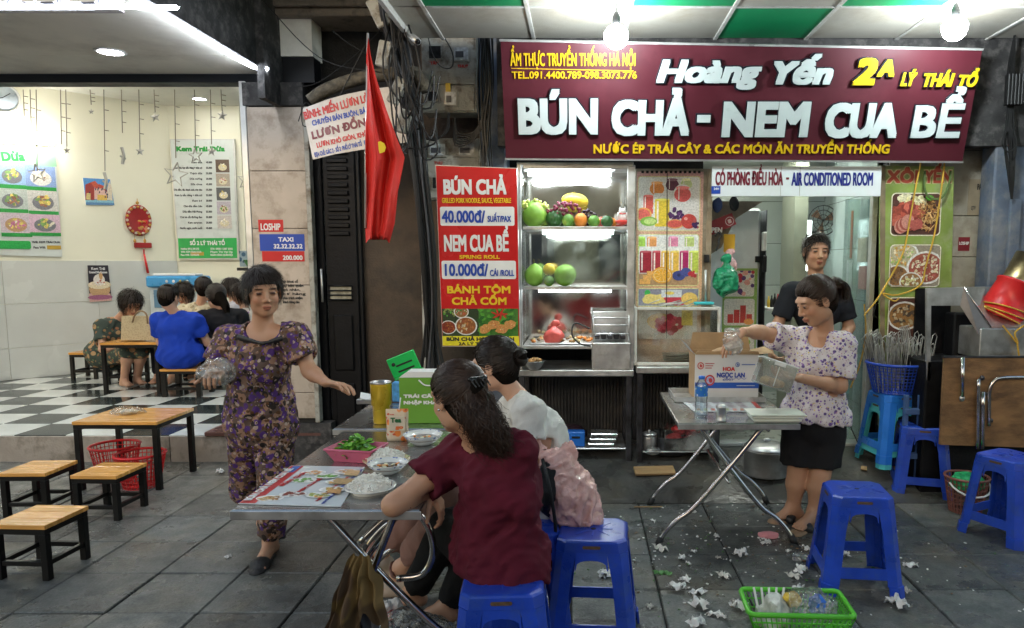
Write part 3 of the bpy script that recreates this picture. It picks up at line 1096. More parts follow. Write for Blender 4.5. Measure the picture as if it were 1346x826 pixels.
M_['alu'] = mat('aluminium_frame',(.62,.62,.60),.35,metal=.6,var=.15)
M_['whitem'] = mat('white_painted_metal',(.62,.62,.58),.45,var=.08,dirt=(.28,.22,.15),dirt_scale=8,dirt_amt=.6)
M_['meter'] = mat('old_meter_box_paint',(.40,.39,.34),.55,var=.15,scale=10,bump=.3,dirt=(.12,.085,.05),dirt_scale=9,dirt_amt=.9)
M_['cgreen'] = mat('green_ceiling_panel',(.005,.28,.10),.45,var=.15,scale=2,bump=.1,bscale=90,obj_rand=.1)
M_['cwhite'] = mat('grey_ceiling_panel',(.46,.44,.38),.6,var=.09,scale=3,bump=.2,bscale=90,dirt=(.3,.25,.17),dirt_scale=2,dirt_amt=.5,obj_rand=.08)
M_['woodtop'] = mat('varnished_wood',(.74,.36,.085),.22,var=.16,scale=3,stretch=(1.2,14,4),coat=.4,obj_rand=.08)
M_['blackmetal'] = mat('black_steel_frame',(.006,.006,.006),.4,var=.2,spec=.3)
M_['blue'] = mat('blue_plastic',(.012,.055,.42),.32,var=.2,scale=9,bump=.1,bscale=150,spec=.5,dirt=(.035,.08,.30),dirt_scale=16,dirt_amt=.6,obj_rand=.14)
M_['lblue'] = mat('light_blue_plastic',(.02,.17,.62),.32,var=.12,scale=6,obj_rand=.05)
M_['cyan'] = mat('cyan_plastic',(.08,.50,.55),.35,var=.1)
M_['red'] = mat('red_plastic',(.58,.018,.02),.35,var=.12)
M_['white'] = mat('white_gloss',(.78,.78,.76),.35,var=.03)
M_['paper'] = mat('white_tissue',(.78,.77,.74),.85,var=.08,scale=30,bump=.5,bscale=80)
M_['cable'] = mat('black_cable',(.012,.012,.012),.5,var=.3)
M_['cable2'] = mat('grey_cable',(.06,.06,.065),.55,var=.3)
M_['wood'] = mat('raw_wood',(.35,.22,.10),.7,var=.3,stretch=(1,8,8),scale=6)

# ================================================================== GROUND
def struct(name,mb,m,parent=None):
 o = mb.build(name,m,parent)
 if parent is None: o['kind'] = 'structure'
 return o
g = MB(); g.box((-60,-60,-.4),(60,60,-.004));
ground = struct('ground',g,M_['grout'])
pave = MB(); pave.box((-9,1.2,-.003),(7,7.2,.0))
pavement = struct('pavement',pave,M_['grout'])
# loose-laid slabs, every one a piece; two kinds of course, the left laid out of step
slab_me = {}
def slab_mesh(w,d,m,key):
 k = (round(w,2),round(d,2),key)
 if k not in slab_me:
  b = MB(); b.bev((-w/2,-d/2,0),(w/2,d/2,.016),.005)
  slab_me[k] = b.mesh('paving_slab',m)
 return slab_me[k]
rs = random.Random(3)
def lay(x0,x1,ys,w,off,mfun):
 for j,(ya,yb) in enumerate(zip(ys[:-1],ys[1:])):
  x = x0 + (off if j % 2 else 0) - w
  while x < x1:
   a,b = max(x,x0),min(x + w,x1)
   if b - a > .08:
    key,m = mfun((a+b)/2,(ya+yb)/2)
    o = add_mesh('paving_slab',slab_mesh(b-a-.007,yb-ya-.007,m,key),pavement,
                             ((a+b)/2,(ya+yb)/2,rs.uniform(-.002,.003)),(rs.uniform(-.004,.004),rs.uniform(-.004,.004),rs.uniform(-.003,.003)))
   x += w
mf = lambda x,y: ('r',M_['slab2']) if (y > 4.2 and rs.random() < .75) or rs.random() < .15 else ('s',M_['slab'])
lay(-5.38,-.87,[2.2,2.62,3.03,3.44,3.85,4.25,4.66,5.1,5.53],.41,0,mf)
lay(-.87,3.2,[2.03,2.44,2.85,3.26,3.67,4.08,4.49],.41,0,lambda x,y: ('s',M_['slab']) if rs.random() < .85 else ('r',M_['slab2']))
wf = MB(); wf.prism([(4.50,-.05),(4.50,.014),(5.2,.20),(6.9,.20),(6.9,-.05)][::-1],-.86,3.4,'x')
struct('wet_apron',wf,M_['wetfloor'])
road = MB(); road.box((-40,-14,-.003),(40,.9,.001))
struct('road',road,mat('asphalt',(.04,.04,.042),.6,bump=.6,bscale=80,var=.25))
rk = MB(); rk.bev((-9,.9,-.1),(7,1.2,.02),.01)
struct('kerb',rk,M_['kerb'])

# ================================================================== LEFT SHOP
FZ = .22
KY = G(100,610).y
ls = MB(); ls.box((-9,KY + .02,0),(-1.98,10.8,FZ - .012))
shop_floor = struct('shop_floor',ls,M_['grout'])
T = .4
tW = MB(); tW.bev((-T/2+.0015,-T/2+.0015,-.01),(T/2-.0015,T/2-.0015,0),.0015); tW = tW.mesh('floor_tile',M_['tileW'])
tB = MB(); tB.bev((-T/2+.0015,-T/2+.0015,-.01),(T/2-.0015,T/2-.0015,0),.0015); tB = tB.mesh('floor_tile',M_['tileB'])
i0 = int(7 / T)
for j in range(12):
 for i in range(17):
  x = -2.2 - T*i; y = KY + .03 + T*(j + .5)
  if y > 10.2 or x < -y * .95: continue
  add_mesh('floor_tile',tB if (i + j) % 2 else tW,shop_floor,(x,y,FZ - rs.uniform(0,.0008)))
kt = thing('shop_step','stained beige tiled step along the front of the ice cream shop','step',(-4,KY,0))
for i in range(9):
 b = MB(); b.bev((-.36 + .003,0,0),(.36 - .003,.022,FZ - .004),.003)
 b.build('facing_tile',M_['kerb'],kt,(-4.86 + 2.4 + .36 - i*.72 + 4 - 0.0 - .0,0,0))
b = MB(); b.bev((-2.9,KY - .02,FZ + .001),(-2.0,KY + .42,FZ + .035),.006)
tag(b.build('ramp_plate',mat('brown_stone',(.16,.075,.06),.3,var=.2)),'brown stone threshold slab on the edge of the checkered floor','slab')

A_,B_ = G(0,501,FZ),G(118,490,FZ)
dr = (B_ - A_); dr.z = 0; dr.normalize()
t_ = 0
C_ = A_.copy()
while (C_.x / C_.y) < (237 - PX0) / FPX * 1.006: C_ = C_ + dr * .02
L0 = A_ - dr * 2.2
TZ = 1.57
CZ = 3.52
nrm = Vector((dr.y,-dr.x,0))
def wall_quad(mb,p,q,z0,z1,th=.12):
 n = Vector(((q-p).y,-(q-p).x,0)).normalized()
 v = [p,q,q - n*th,p - n*th]
 mb.prism([(a.x,a.y) for a in v],z0,z1,'z')
iw = thing('ice_cream_shop_wall','cream painted inner wall of the ice cream shop with pale tiles below','wall',(C_.x,C_.y,FZ))
b = MB(); wall_quad(b,L0,C_,FZ - .1,CZ + .3); b.build('painted_wall',M_['cream'],iw,world=True)
D_ = Vector((W(322,300,C_.y).x,C_.y + .002,0))
b = MB(); wall_quad(b,C_,D_,FZ - .1,CZ + .3); b.build('painted_wall',M_['cream'],iw,world=True)
b = MB(); b.box((D_.x - .1,C_.y + 1.6,FZ),(D_.x + 2.4,C_.y + 1.7,CZ + .3)); b.build('rear_wall',mat('pale_blue_wall',(.55,.62,.62),.6),iw,world=True)
Lw = (C_ - L0).length
nx = int(Lw / .9) + 1
for i in range(nx):
 for k,(z0,z1) in enumerate(((FZ,.58),(.58,1.08),(1.08,TZ))):
  b = MB();
  x1 = -i * .9 ; x0 = max(-Lw,x1 - .9)
  b.bev((x0 + .0015,-.012,z0 + .0015),(x1 - .0015,.0,z1 - .0015),.002)
  o = b.build('wall_tile',M_['wtile'],iw)
  o.location = (C_ + nrm*.001 - iw.location) * 1.0
  o.location.z = -FZ
  o.rotation_euler = (0,0,math.atan2(dr.y,dr.x))
b = MB(); b.box((-9,KY + .1,CZ),(-1.9,11.2,CZ + .1)); tag(b.build('shop_ceiling',M_['ceilW']),kind='structure')
# header, canopy, downlight, lit strip
CX = -2.29
hd = thing('shop_canopy','flat canopy over the ice cream shop with white edge lighting and black header','canopy',(CX,4.6,2.9))
b = MB(); b.box((-8,KY + .02,2.86),(-1.96,KY + .16,3.04)); b.build('header_beam',M_['black'],hd,world=True)
b = MB(); b.box((-8,KY + .0,3.04),(-1.96,KY + .2,4.3)); b.build('upper_wall',M_['soffit'],hd,world=True)
for x0,x1 in ((-8,-4.45),(-4.445,CX)):
 for y0,y1 in ((3.78,5.0),(5.005,KY + .02)):
  b = MB(); b.box((x0,y0,2.92),(x1,y1,2.94)); b.build('soffit_panel',M_['soffit'],hd,world=True)
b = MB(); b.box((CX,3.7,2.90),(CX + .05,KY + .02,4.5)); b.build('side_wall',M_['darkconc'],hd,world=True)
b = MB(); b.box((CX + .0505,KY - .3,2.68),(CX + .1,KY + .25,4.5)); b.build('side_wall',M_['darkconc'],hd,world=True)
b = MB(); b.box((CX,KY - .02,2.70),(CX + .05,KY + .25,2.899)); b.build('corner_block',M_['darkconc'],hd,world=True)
fz = W(80,16,3.76).z
b = MB(); b.box((-8,3.70,fz),(CX - .001,3.78,fz + .9)); b.build('fascia',mat('fascia_board',(.30,.27,.26),.4),hd,world=True)
led = glow('strip_light',(.80,.88,1),26)
pts = [(-8,3.69,fz),(W(120,17,3.69).x,3.69,fz),(W(160,19,3.69).x,3.69,fz + .0),(W(182,12,3.69).x,3.69,fz + .03),(W(189,-10,3.69).x,3.69,fz + .12)]
b = MB(); b.tube(smooth_path(pts,4),.011,6)
pts = [(CX - .012,3.69,fz + .2),(CX - .008,3.69,2.93),(CX + .01,3.82,2.895),(CX + .01,4.6,2.89),(CX + .02,KY - .3,2.89),(CX + .11,KY - .26,2.885)]
b.tube(smooth_path(pts,4),.012,6); b.build('light_strip',led,hd,world=True)
P = Panel('fascia_lettering',None,None,(-4,3.699,fz),(1,0,0),(0,0,1),parent=hd)
P.o.name = 'fascia_sign'
P.text('37 52 42',-20,132,5,-42,mat('raised_letter',(.6,.6,.62),.3),z=.004,weight=.012,slant=.15,depth=.02,outline=mat('letter_shade',(.12,.12,.14),.5))
def downlight(label,loc,r,s=14):
 t = thing('downlight',label,'ceiling light',loc)
 b = MB(); b.lathe([(r*1.25,0),(r*1.25,-.006),(r,-.008),(r,0)],24); b.build('rim',M_['white'],t)
 b = MB(); b.lathe([(0.0001,-.004),(r,-.004),(r,.0),(.0001,.0)],24); b.build('lens',glow('downlight_lens',(.93,.97,1),s),t)
lamp_p = W(145,68,4.4)
yy = G(145,68,2.92); downlight('round white downlight shining in the canopy of the ice cream shop',(yy.x,yy.y,2.92),.075,26)
yy = G(262,130,CZ); downlight('small bright downlight in the ceiling inside the ice cream shop',(yy.x,yy.y,CZ),.07,40)
# tube lamp on the left wall (its end shows at the picture edge)
def on_wall(px,py,off):
 d = Vector(((px - PX0)/FPX,_c + (PY0-py)/FPX*_s,-_s + (PY0-py)/FPX*_c)); o = Vector((0,0,CAMH))
 return o + d * (((C_ + nrm*off) - o).dot(nrm) / d.dot(nrm))
q0,q1 = on_wall(-60,183,.03),on_wall(66,190,.03)
t = thing('tube_lamp','glaring white tube lamp on the cream wall above the dessert poster','wall lamp',(q1 + q0) / 2)
n3 = nrm * .16
b = MB(); b.tube([q0 + n3,q1 + n3],.03,10); b.build('tube',glow('shop_tube',(1,.98,.93),20),t,world=True)
b = MB(); b.tube([q0 + n3*.45,q1 + n3*.45],.02,8); b.build('batten',M_['white'],t,world=True)
# room lamps further in, above the opening (the room is evenly bright); third one added to spill light outside
for i,(x,y) in enumerate(((-4.9,7.2),(-3.2,8.6),(-3.6,6.2))):
 t = thing('ceiling_batten',['long ceiling lamp above the near tables inside the ice cream shop','long ceiling lamp above the rear tables inside the ice cream shop','added unseen ceiling lamp just inside the opening of the ice cream shop, spilling light outside'][i],'ceiling light',(x,y,CZ - .02))
 b = MB(); b.bev((-.6,-.05,-.03),(.6,.05,0),.01); b.build('diffuser',glow('batten_glow',(1,.98,.93),17),t)

# ================================================================== COLUMN between the shops
cx0,cx1 = W(331,300,KY - .02).x,W(404,300,KY - .02).x
col = thing('tiled_column','narrow beige tiled column between ice cream shop and dark passage with stickers','column',((cx0+cx1)/2,KY,0))
b = MB(); b.box((cx0 + .01,KY,.33),(cx1 - .005,KY + .3,2.84)); b.build('core',M_['grout'],col,world=True)
z = .36; k = 0
for zt in (.56,.96,1.38,1.80,2.22,2.68):
 b = MB(); b.bev((cx0,KY - .015,z + .002),(cx1,KY - .001,zt - .002),.003); b.build('tile',M_['pillar'],col,world=True)
 z = zt
b = MB(); b.bev((cx0 - .02,KY - .03,2.685),(cx1 + .01,KY + .01,2.85),.003); b.build('cap_trim',M_['darkconc'],col,world=True)
b = MB(); b.bev((cx1,KY - .018,.33),(cx1 + .035,KY + .05,2.68),.003); b.build('corner_trim',M_['meter'],col,world=True)
b = MB(); b.bev((cx0 - .045,KY - .02,.25),(cx0 - .002,KY + .05,2.86),.003); b.build('door_frame_strip',M_['alu'],col,world=True)
b = MB(); b.box((cx0 - .05,KY - .02,0.0),(cx1 + .12,KY + .3,.325)); b.build('plinth',M_['darkconc'],col,world=True)
PC = Panel('sticker_sheet',None,None,(cx0,KY - .0155,1.5),(1,0,0),(0,0,1),parent=col)
def sticker(P,box,bg,rows,name='sticker',z0=.0,rim=None,r=.0):
 """rows: (text, x0,x1,yb,yt,colour mat)"""
 o = P.board(name,box,bg,z0,z0 + .0012,r)
 for rw in rows:
  P.text(rw[0],rw[1],rw[2],rw[3],rw[4],rw[5],z=z0 + .002,weight=rw[6] if len(rw) > 6 else .0015)
 return o
redp = mat('red_print',(.55,.015,.015),.4,var=.05); bluep = mat('blue_print',(.012,.06,.38),.4,var=.05)
whitep = mat('white_print',(.8,.8,.78),.4,var=.03); yelp = mat('yellow_print',(.80,.52,.02),.4,var=.05)
blackp = mat('black_print',(.02,.02,.02),.5,var=.1); marp = mat('maroon_print',(.17,.012,.03),.4,var=.06)
greenp = mat('green_print',(.02,.33,.05),.4,var=.05)
sticker(PC,(340,289,372,305),redp,[('LOSHIP',343,369,303,294,whitep)])
sticker(PC,(342,308,400,330),bluep,[('TAXI',366,386,318,312,whitep),('32.32.32.32',360,398,327,321,whitep)])
sticker(PC,(345,330.5,400,344),redp,[('200.000',372,398,342,336,whitep)])
rws = ['nh khoá cổ','tự bảo quản','có nhân,','cơ hàng','chịu trách nhiệm','khách thông cảm']
for i,rw in enumerate(rws):
 PC.text(rw,372,392 + (i * 7) % 11,372 + i * 5.4,368.5 + i * 5.4,blackp,z=.0005,weight=.0012)

# ================================================================== DARK PASSAGE and its door
pw = thing('passage_wall','grimy wall darkened for the passage shade, with lintel, around the black passage door','wall',(-1.6,KY + .5,0))
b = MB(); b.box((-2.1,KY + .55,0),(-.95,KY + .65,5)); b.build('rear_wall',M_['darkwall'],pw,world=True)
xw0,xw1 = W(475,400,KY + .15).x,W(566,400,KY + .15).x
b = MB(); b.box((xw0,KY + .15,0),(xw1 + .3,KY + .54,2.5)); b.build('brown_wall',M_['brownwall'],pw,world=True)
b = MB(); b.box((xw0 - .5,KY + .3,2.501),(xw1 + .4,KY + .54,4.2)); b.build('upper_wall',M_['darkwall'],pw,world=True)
for i,(z0,z1,y) in enumerate(((3.36,3.42,.0),(3.30,3.355,.03),(3.42,3.56,-.05))):
 b = MB(); b.bev((-2.2,KY - .1 + y,z0),(-1.3,KY + .3,z1),.01); b.build('moulding',mat('dirty_moulding',(.24,.19,.14),.7,var=.3,bump=.3,dirt=(.06,.045,.03),dirt_scale=8,dirt_amt=.8),pw,world=True)
b = MB(); b.box((-2.4,3.9,3.57),(-1.3,KY + .3,3.6)); b.build('upper_soffit',M_['darkconc'],pw,world=True)
b = MB(); b.bev((xw0 - .02,KY + .1,0),(xw0 + .03,KY + .148,2.5),.005); b.build('door_post',M_['black'],pw,world=True)
dk = thing('passage_door','tall black louvred double door with a barred glass slot','door',(W(440,500,KY + .12).x,KY + .12,0))
xa,xb = W(416,400,KY + .12).x,W(474,400,KY + .12).x
xm = W(432,400,KY + .12).x
for a,c_ in ((xa - .04,xm - .005),(xm + .005,xb)):
 b = MB(); b.bev((a,KY + .08,.1),(c_,KY + .12,2.5),.006); b.build('door_leaf',M_['blackdoor'],dk,world=True)
z = 1.75
while z < 2.45:
 b = MB(); b.bev((xm + .04,KY + .062,z),(xb - .05,KY + .079,z + .035),.006); b.build('louvre',M_['blackdoor'],dk,world=True); z += .06
for (za,zb) in ((.25,.62),(.72,1.15)):
 b = MB(); b.bev((xm + .05,KY + .064,za),(xb - .05,KY + .079,zb),.008); b.build('raised_panel',M_['blackdoor'],dk,world=True)
qa,qb = W(434,376,KY + .07),W(462,394,KY + .07)
b = MB(); b.box((qa.x,KY + .068,qb.z),(qb.x,KY + .079,qa.z)); b.build('pane',mat('pale_pane',(.35,.33,.25),.2,var=.4,scale=20),dk,world=True)
for t in (0,.33,.66,1):
 zz = qb.z + (qa.z - qb.z) * t
 b = MB(); b.tube([(qa.x - .01,KY + .06,zz),(qb.x + .01,KY + .06,zz)],.006,6); b.build('bar',M_['black'],dk,world=True)
b = MB(); b.tube([(xm - .02,KY + .05,1.25),(xm - .02,KY + .045,1.5)],.009,6); b.build('handle',M_['alu'],dk,world=True)

# ================================================================== STALL CEILING
CE = 3.02
ceil = thing('stall_ceiling','suspended ceiling of green and grey panels over the stall','ceiling',(1,3.6,CE))
X0 = W(700,54,4.85).x; PW = .6
b = MB(); b.box((X0 - .79,1.3,CE + .03),(3.6,4.98,CE + .1)); b.build('deck',M_['darkconc'],ceil,world=True)
gp = {}
for key in ('cgreen','cwhite'):
 q = MB(); q.bev((-.29,-.29,0),(.29,.29,.01),.003); gp[key] = q.mesh('ceiling_panel',M_[key])
rows_y = [4.97,4.37,3.77,3.17,2.57,1.97,1.37]
pat = {0: 'wwwGwwww',1: 'GwGwGwGw',2: 'wGwGwGwG',3: 'GwGwGwGw',4: 'wGwGwGwG',5: 'GwGwGwGw'}
for j in range(6):
 for i in range(-2,6):
  ch = {0: {2: 'G'},1: {-1: 'G',1: 'G',3: 'G'}}.get(j,None)
  g_ = (ch.get(i) == 'G') if ch is not None else (i + j) % 2 == 0
  w = 1.0
  x = X0 + PW * (i + .5)
  if x + .3 > 3.5: continue
  o = add_mesh('ceiling_panel',gp['cgreen' if g_ else 'cwhite'],ceil,(x - 1,(rows_y[j] + rows_y[j+1]) / 2 - 3.6,0))
  if i == -2: o.scale = (.30,1,1); o.location.x = X0 - .69 - 1
for i in range(-1,7):
 x = X0 + PW*i
 if x > 3.5: continue
 b = MB(); b.bev((x - .012,1.35,CE - .008),(x + .012,4.98,CE + .004),.002); b.build('ceiling_rail',M_['whitem'],ceil,world=True)
for y in rows_y[1:]:
 for i in range(-2,6):
  x = X0 + PW*i
  if x + PW > 3.6: continue
  if i == -2: continue
  b = MB(); b.bev((x + .013,y - .012,CE - .006),(x + PW - .013,y + .012,CE + .004),.002); b.build('ceiling_rail',M_['whitem'],ceil,world=True)
b = MB(); b.bev((X0 - .81,1.35,CE - .04),(X0 - .78,4.98,CE + .1),.003); b.build('edge_trim',M_['whitem'],ceil,world=True)
def bulb(label,px,py,Y,s=115):
 c = W(px,py,Y)
 t = thing('hanging_bulb',label,'light bulb',(c.x,Y,CE))
 dz = c.z - CE
 b = MB(); b.lathe([(.0001,-.072),(.030,-.068),(.055,-.048),(.068,-.014),(.068,.012),(.048,.042),(.024,.056),(.0001,.057)],24,(0,0,dz))
 b.build('globe',glow('bulb_glow',(.86,.95,1),s),t)
 b = MB(); b.lathe([(.02,dz + .056),(.022,dz + .065),(.022,dz + .1),(.012,dz + .125),(.006,dz + .13)],14); b.build('socket',M_['cable'],t)
 b = MB(); b.tube([(0,0,dz + .13),(0,.003,dz*.4),(0,0,0)],.004,6); b.build('wire',M_['cable'],t)
bulb('bright hanging bulb left of the two, in front of the maroon sign',810,47,4.25)
bulb('bright hanging bulb right of the two, near the blue pillar',1255,36,4.25)
# ================================================================== MAIN SIGN
bl,br = W(665,208,4.93),W(1265,212,4.93)
tl = W(658,55,4.70)
MS = Panel('shop_sign','large maroon shop sign with raised white and yellow lettering above the stall','sign',bl,br - bl,tl - bl)
MS.board('panel',[(665,208),(1265,212),(1291,67),(658,55)],mat('maroon_sign_face',(.085,.013,.021),.42,var=.08,scale=1.5,dirt=(.22,.05,.07),dirt_scale=.9,dirt_amt=.4),-.07,0)
for q in ([(664,210.5),(1266,214.5),(1266,212.3),(664,208.3)],[(657,54.7),(1292,66.7),(1293,64),(656,52)]):
 MS.board('edge_trim',q,M_['alu'],-.072,.004)
lw = mat('raised_white_letter',(.60,.66,.65),.35,var=.05); ly = mat('raised_yellow_letter',(.78,.50,.015),.35,var=.06)
le = mat('black_letter_side',(.012,.016,.025),.4,var=.1)
def big(body,x0,x1,yb,yt,m=lw,w=.014,sl=0,d=.014,ow=.0065,wx=1.15):
 MS.text(body,x0,x1,yb,yt,m,z=.012,weight=w,slant=sl,depth=d,outline=le,ow=ow,wx=wx)
big('BÚN',682,786,176.5,129,w=.012)
big('CHẢ',803,905,178,131,w=.0135)
MS.board('hyphen_edge',(913.5,149,935,163),le,.001,.012)
MS.board('hyphen',(915.5,151,933.5,160.5),lw,.0125,.026)
big('NEM',947,1060,180,133,w=.0135)
big('CUA',1080,1176,181,135,w=.0135)
big('BỂ',1194,1258,181,138,w=.009)
big('Hoàng',862,999,109,78,w=.0085,sl=.22,ow=.007,wx=1.5)
big('Yến',1013,1092,111,80,w=.0085,sl=.22,ow=.007,wx=1.5)
big('2',1118,1148,112,76,m=ly,w=.011,sl=.15,ow=.007,wx=1.4)
big('A',1150,1173,101,78,m=ly,w=.007,sl=.15,ow=.006,wx=1.4)
big('LÝ',1181,1201,113,95,m=ly,w=.004,sl=.18,d=.014,ow=.005)
big('THÁI',1210,1250,114,96,m=ly,w=.004,sl=.18,d=.014,ow=.005)
big('TỔ',1256,1281,114,98,m=ly,w=.004,sl=.18,d=.014,ow=.005)
MS.text('ẨM THỰC TRUYỀN THỐNG HÀ NỘI',671,835,87,70,ly,z=.003,weight=.0018,depth=.004)
MS.board('underline',[(672,90.5),(833,94),(833,93),(672,89.5)],ly,.0005,.004)
MS.text('TEL.091.4400.789-098.3073.776',673,837,103.5,94,ly,z=.003,weight=.0014,depth=.004)
MS.text('NƯỚC ÉP TRÁI CÂY & CÁC MÓN ĂN TRUYỀN THỐNG',780,1168,202,190,ly,z=.003,weight=.0028,depth=.004)

# ================================================================== WALLS OF THE STALL
sw = thing('noodle_shop_front','worn wall of the noodle shop behind the display cases with grey column','wall',(0,5.75,0))
x0,x1 = W(632,300,5.3).x,W(662,300,5.3).x
b = MB(); b.box((xw1 - .02,5.9,0),(.97,6.0,3.5)); b.build('rear_wall',M_['darkwall'],sw,world=True)
b = MB(); b.bev((x0,5.3,0),(x1 + .02,5.6,3.3),.01); b.build('grey_column',M_['bluepaint'],sw,world=True)
b = MB(); b.box((W(560,300,5.55).x,5.5,0),(x0 - .001,5.62,3.3)); b.build('meter_wall',M_['brownwall'],sw,world=True)
b = MB(); b.box((x1,4.99,2.33),(3.0,5.1,3.1)); b.build('sign_beam',M_['darkconc'],sw,world=True)
# corrugated skirting behind the counters
b = MB()
xa,xb = W(686,500,5.55).x,W(945,500,5.55).x
n = 60
for i in range(n):
 x = xa + (xb - xa) * i / n
 b.box((x,5.55,.1),(x + (xb-xa)/n*.6,5.575,.78))
b.box((xa,5.575,.1),(xb,5.59,.78))
b.build('corrugated_sheet',mat('black_corrugated',(.035,.033,.032),.5,var=.4,dirt=(.1,.08,.06),dirt_scale=8,dirt_amt=.5),sw,world=True)
# pipes beside the meters
for px,r,m in ((561,.025,'meter'),(570,.018,'cable2')):
 q = W(px,470,5.25)
 b = MB(); b.tube([(q.x,5.25,.0),(q.x,5.25,1.7)],r,10); b.build('pipe',M_[m],sw,world=True)

# meter boxes
def meter(label,px0,py0,px1,py1,wins):
 P = Panel('electricity_meter_box',label,'meter box',W(px0,py1,5.2),(1,0,0),(0,0,1))
 P.board('box',(px0,py0,px1,py1),M_['meter'],-.2,0)
 P.board('lower_lid',(px0 + 2,py0 + (py1-py0)*.68,px1 - 2,py1 - 2),M_['meter'],.001,.012)
 P.board('upper_lid',(px0 + 2,py0 + 2,px1 - 2,py0 + (py1-py0)*.66),M_['meter'],.001,.012)
 for (a,b_,c,d,k) in wins:
  P.board('window_frame',(a,b_,c,d),M_['meter'],.013,.022)
  P.board('window',(a + 2,b_ + 2,c - 2,d - 2),mat('meter_window' + k,{'d': (.03,.03,.03),'w': (.5,.52,.52)}[k],.15,var=.5,scale=30),.0225,.025)
  if k == 'w': P.board('dial',(a + 3.5,b_ + 7,c - 8,d - 5),mat('meter_dial',(.08,.08,.09),.4),.0255,.027)
 return P
P1 = meter('upper electricity meter box, tall with four little windows and a yellow sticker',556,40,625,148,
      [(563,60,582,80,'d'),(596,62,618,82,'w'),(562,120,578,136,'d'),(584,120,602,141,'w')])
P1.board('sticker',(586.5,110.5,593,122),yelp,.023,.0245)
P1.text('TÂM',566,577,86,82,redp,z=.014,weight=.0012); P1.text('THUÝ',602,616,90,86,redp,z=.014,weight=.0012)
P2 = meter('lower electricity meter box half hidden by the red price board',560,182,630,262,
      [(564,188,588,207,'w'),(602,188,626,207,'w'),(568,232,584,250,'d')])
P2.text('THU',571,582,217,213,redp,z=.014,weight=.0012)
for k,(px,py) in enumerate(((571,77),(617,197))):
 pass
# ================================================================== CABLES
def cable(mb,pts,Y=5.0,r=.007,n=5,jit=0):
 P = []
 for i,p in enumerate(pts):
  y = p[2] if len(p) > 2 else Y
  P.append(W(p[0],p[1],y))
 mb.tube(smooth_path(P,4),r,n,caps=True)
rc = random.Random(11)
bundle = thing('cable_bundle','thick tangled bundle of black street cables hanging down beside the flag','cables',W(560,200,5.0))
for k in range(34):
 b = MB(); o = rc.uniform(-14,14); o2 = rc.uniform(-12,12); y = rc.uniform(4.85,5.15)
 end = rc.choice([(566 + o2*.8,470),(560 + o2,600),(552 + o2,560),(575 + o2*.7,480)])
 cable(b,[(505 + o*.9,-60,y-.3),(512 + o,20,y-.15),(528 + o*.8,80,y),(540 + o2 + 2,150,y),(552 + o2*.8,230,y),(562 + o2*.8,330,y),(566 + o2*.6,420,y+.05),(end[0],end[1],y + .05)],r=rc.choice([.006,.008,.011]))
 b.build('cable',M_[rc.choice(['cable','cable','cable2'])],bundle,world=True)
for k in range(16):
 b = MB(); a = rc.uniform(470,540); y = 4.8 + rc.uniform(-.1,.1); s_ = rc.uniform(20,120)
 c0,c1 = rc.uniform(505,530),rc.uniform(528,575)
 cable(b,[(c0,rc.uniform(0,60),y),(c0 + rc.uniform(-15,25),60 + s_*.5,y - .1),((c0 + c1)/2 + rc.uniform(-20,20),90 + s_,y - .05),(c1,110 + s_*.8,y),(c1 + rc.uniform(-8,14),60 + s_,y)],r=rc.choice([.004,.006]))
 b.build('loop',M_['cable'],bundle,world=True)
for (px,py,w_,h_,an) in ((513,8,14,30,20),(498,18,18,36,-25),(505,72,16,32,12),(522,120,14,34,25),(531,160,14,30,15)):
 q = W(px,py,4.78); b = MB(); s1 = w_/200; s2 = h_/200
 b.bev((-s1/2,-.03,-s2/2),(s1/2,.03,s2/2),.008); o = b.build('splice_box',M_['meter'],bundle,world=False)
 o.location = q - bundle.location; o.rotation_euler = (0,R(an),0)
w2 = thing('cable_run','loose black cables drooping between meter boxes and grey column','cables',W(640,100,5.1))
for k in range(14):
 b = MB(); x = 634 + rc.uniform(-3,14); y = rc.uniform(5.0,5.2)
 cable(b,[(x,50,y),(x + rc.uniform(-4,4),110,y),(x + rc.uniform(-6,8),160,y),(x + rc.uniform(-6,4),215,y),(x,260,y)],r=rc.choice([.005,.008]))
 b.build('cable',M_['cable'],w2,world=True)
for k in range(6):
 b = MB(); y = 5.1
 cable(b,[(640 + k,140,y),(625,172 + k*2,y),(603 - k,176 + k*3,y),(598,160 - k,y)],r=.006); b.build('loop',M_['cable'],w2,world=True)
for k in range(3):
 b = MB(); cable(b,[(590,150,5.05),(588 - k,172,5.0),(572,182 + k,5.0),(560,182,5.0)],r=.008); b.build('loop',M_['cable'],w2,world=True)
b = MB(); cable(b,[(561,40,5.0),(568,70,4.98),(580,88,4.98),(594,88,4.98),(594,68,4.98),(578,40,5.0)],r=.004); b.build('loop',M_['cable'],w2,world=True)
ow = thing('overhead_wires','thin slack wires strung across the dark passage above the tin sign','wires',W(440,80,5))
for pts in ([(392,160),(402,135),(415,150),(425,165),(480,60)],[(385,115),(420,108),(470,70),(500,40)],[(437,40),(455,55),(480,70)],[(380,118),(395,135),(398,165),(412,163)],[(345,0),(400,60),(440,85),(500,95)]):
 b = MB(); cable(b,pts,5.0,.0035); b.build('wire',M_['cable'],ow,world=True)
